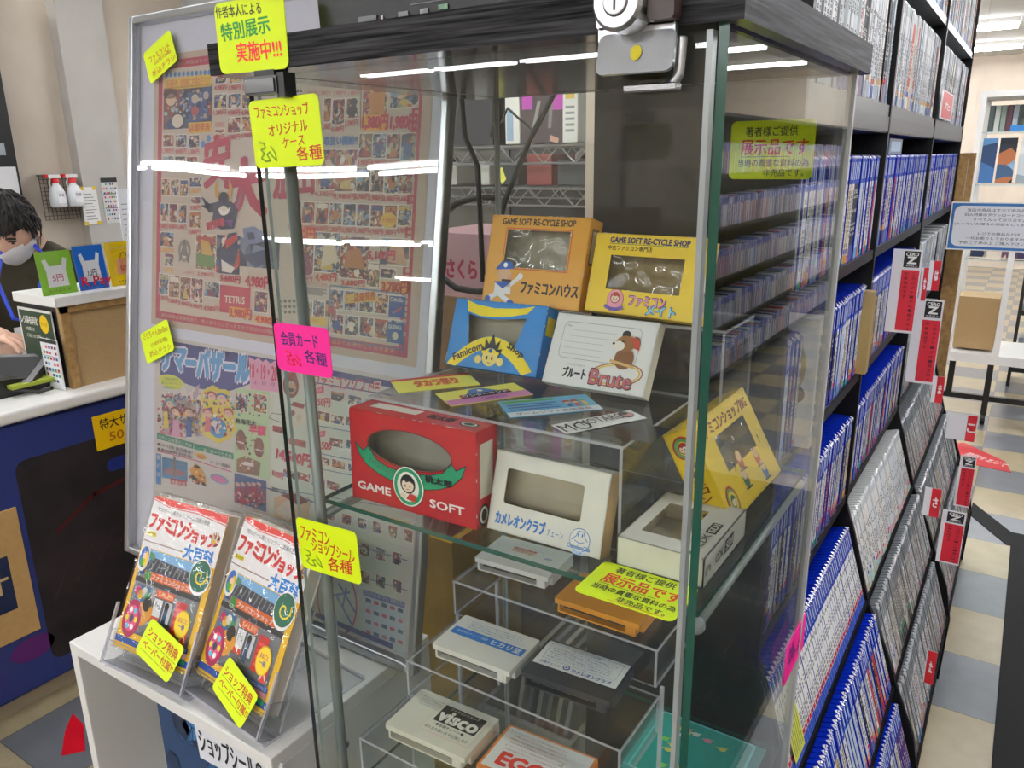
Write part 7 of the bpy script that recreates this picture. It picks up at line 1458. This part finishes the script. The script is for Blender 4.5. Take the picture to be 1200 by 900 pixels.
def cero(y, px0, py0, px1, py1, lab, rx=.35, rot=0):
    a = at(px0, py1, Y=y); b = at(px1, py0, Y=y); w = b.x-a.x; h = b.z-a.z; a.x, b.x = a.x, b.x
    m = MB(); m.box((a.x, y, a.z), (b.x, y+.0015, b.z), C('#e8e6ea', .3)); pl = Pl((a.x, y-.0001, a.z), (1, 0, 0), (0, 0, 1), m); r0 = w*rx; rw = w*.97-r0
    pl.rect(r0, h*.03, w*.97, h*.76, C('#d02438', .4), 1); pl.rect(r0+rw*.05, h*.79, r0+rw*.95, h*.98, C('#15151a', .4), 1); pl.trect('CERO', r0+rw*.15, h*.925, r0+rw*.85, h*.965, WHITE, 2, .05); pl.trect('Z', r0+rw*.25, h*.835, r0+rw*.75, h*.915, WHITE, 2, .08); pl.trect('18才以上', r0+rw*.15, h*.80, r0+rw*.85, h*.82, WHITE, 2, .02)
    for k, ch in enumerate('このパッケージは18才以上'): pl.trect(ch, r0+rw*.62, h*(.70-.055*k), r0+rw*.82, h*(.735-.055*k), C('#5a0c18'), 2, .03)
    for k, ch in enumerate('対象商品です'): pl.trect(ch, r0+rw*.18, h*(.70-.055*k), r0+rw*.40, h*(.735-.055*k), C('#5a0c18'), 2, .03)
    m.build('rating_sign', **tagd(lab, 'sign'))
cero(1.70, 1036, 293, 1082, 388, 'first age rating sign with red panel hanging across third and fourth rows', .36)
cero(2.05, 1060, 352, 1107, 447, 'second age rating sign with red panel, lower and further along', .35)
cero(2.35, 1117, 536, 1145, 592, 'age rating sign sticking out low at the sloping rows, farther one', .15)
cero(1.95, 1096, 602, 1133, 657, 'age rating sign sticking out lowest, nearer than the other low one', .18)

# ================================================================== opposite shelf across the aisle (seen mirrored in the side glass)
t = thing('aisle_shelf', 'black game shelf across the aisle mirrored in the case side glass', 'bookcase', (1.45, 3.4, 0))
m = MB(); m.box((1.25, 1.6, 0), (1.6, 1.615, 1.75), BLK); m.box((1.25, 8.2, 0), (1.6, 8.215, 1.75), BLK); m.box((1.58, 1.615, 0), (1.6, 8.2, 1.75), BLK); m.build('side_panel', t)
for z in (.1, .42, .74, 1.06, 1.38, 1.73): m = MB(); m.box((1.25, 1.615, z), (1.58, 8.2, z+.02), BLK); m.build('shelf_board', t)
m = MB(); rnd = random.Random(77)
for z in (.12, .44, .76, 1.08, 1.40):
    y = 1.63
    while y < 8.17:
        th = rnd.choice([.015, .015, .02]); c = rnd.choice(['#2a50b8', '#e6e8ee', '#c8ccd4', '#8a9098', '#3a3c44', '#c84a44', '#d8dae2', '#6a88c0']); h_ = rnd.uniform(.17, .19)
        m.box((1.27, y, z), (1.40, y+th-.001, z+h_), C(c, .3)); m.box((1.269, y+.001, z+h_*.75), (1.27, y+th-.002, z+h_), C(rnd.choice(['#1c3fae', '#1c3fae', '#d8dce0']), .3)); y += th
m.build('game_cases', kind='stuff', label='rows of game cases on the black shelf across the aisle', category='game cases')
m = MB(); m.box((1.0, 6.5, 2.25), (1.35, 6.53, 2.42), C('#f4f6f4', .4)); pl = Pl((1.0, 6.4998, 2.25), (1, 0, 0), (0, 0, 1), m); pl.rect(.02, .02, .33, .15, C('#e8f4ec', .4), 1); pl.trect('←', .10, .04, .25, .13, C('#18a050', .4), 2, .05)
for x in (1.03, 1.32): m.box((x, 6.51, 2.42), (x+.004, 6.514, ZC), STEEL)
m.build('exit_sign', **tagd('white sign with green arrow hanging under the ceiling across the aisle', 'sign'))

# ================================================================== render look
w = bpy.data.worlds.new('world'); SC.world = w; w.use_nodes = True
w.node_tree.nodes['Background'].inputs[0].default_value = (.8, .85, .9, 1); w.node_tree.nodes['Background'].inputs[1].default_value = .15
vs = SC.view_settings; vs.view_transform = 'Standard'; vs.look = 'None'; vs.gamma = 1; vs.exposure = 0.34; vs.use_curve_mapping = False
SC.cycles.transparent_max_bounces = 40; SC.cycles.max_bounces = 10; SC.cycles.glossy_bounces = 5; SC.cycles.diffuse_bounces = 4
SC.cycles.use_denoising = True; SC.cycles.caustics_reflective = False; SC.cycles.sample_clamp_indirect = 6
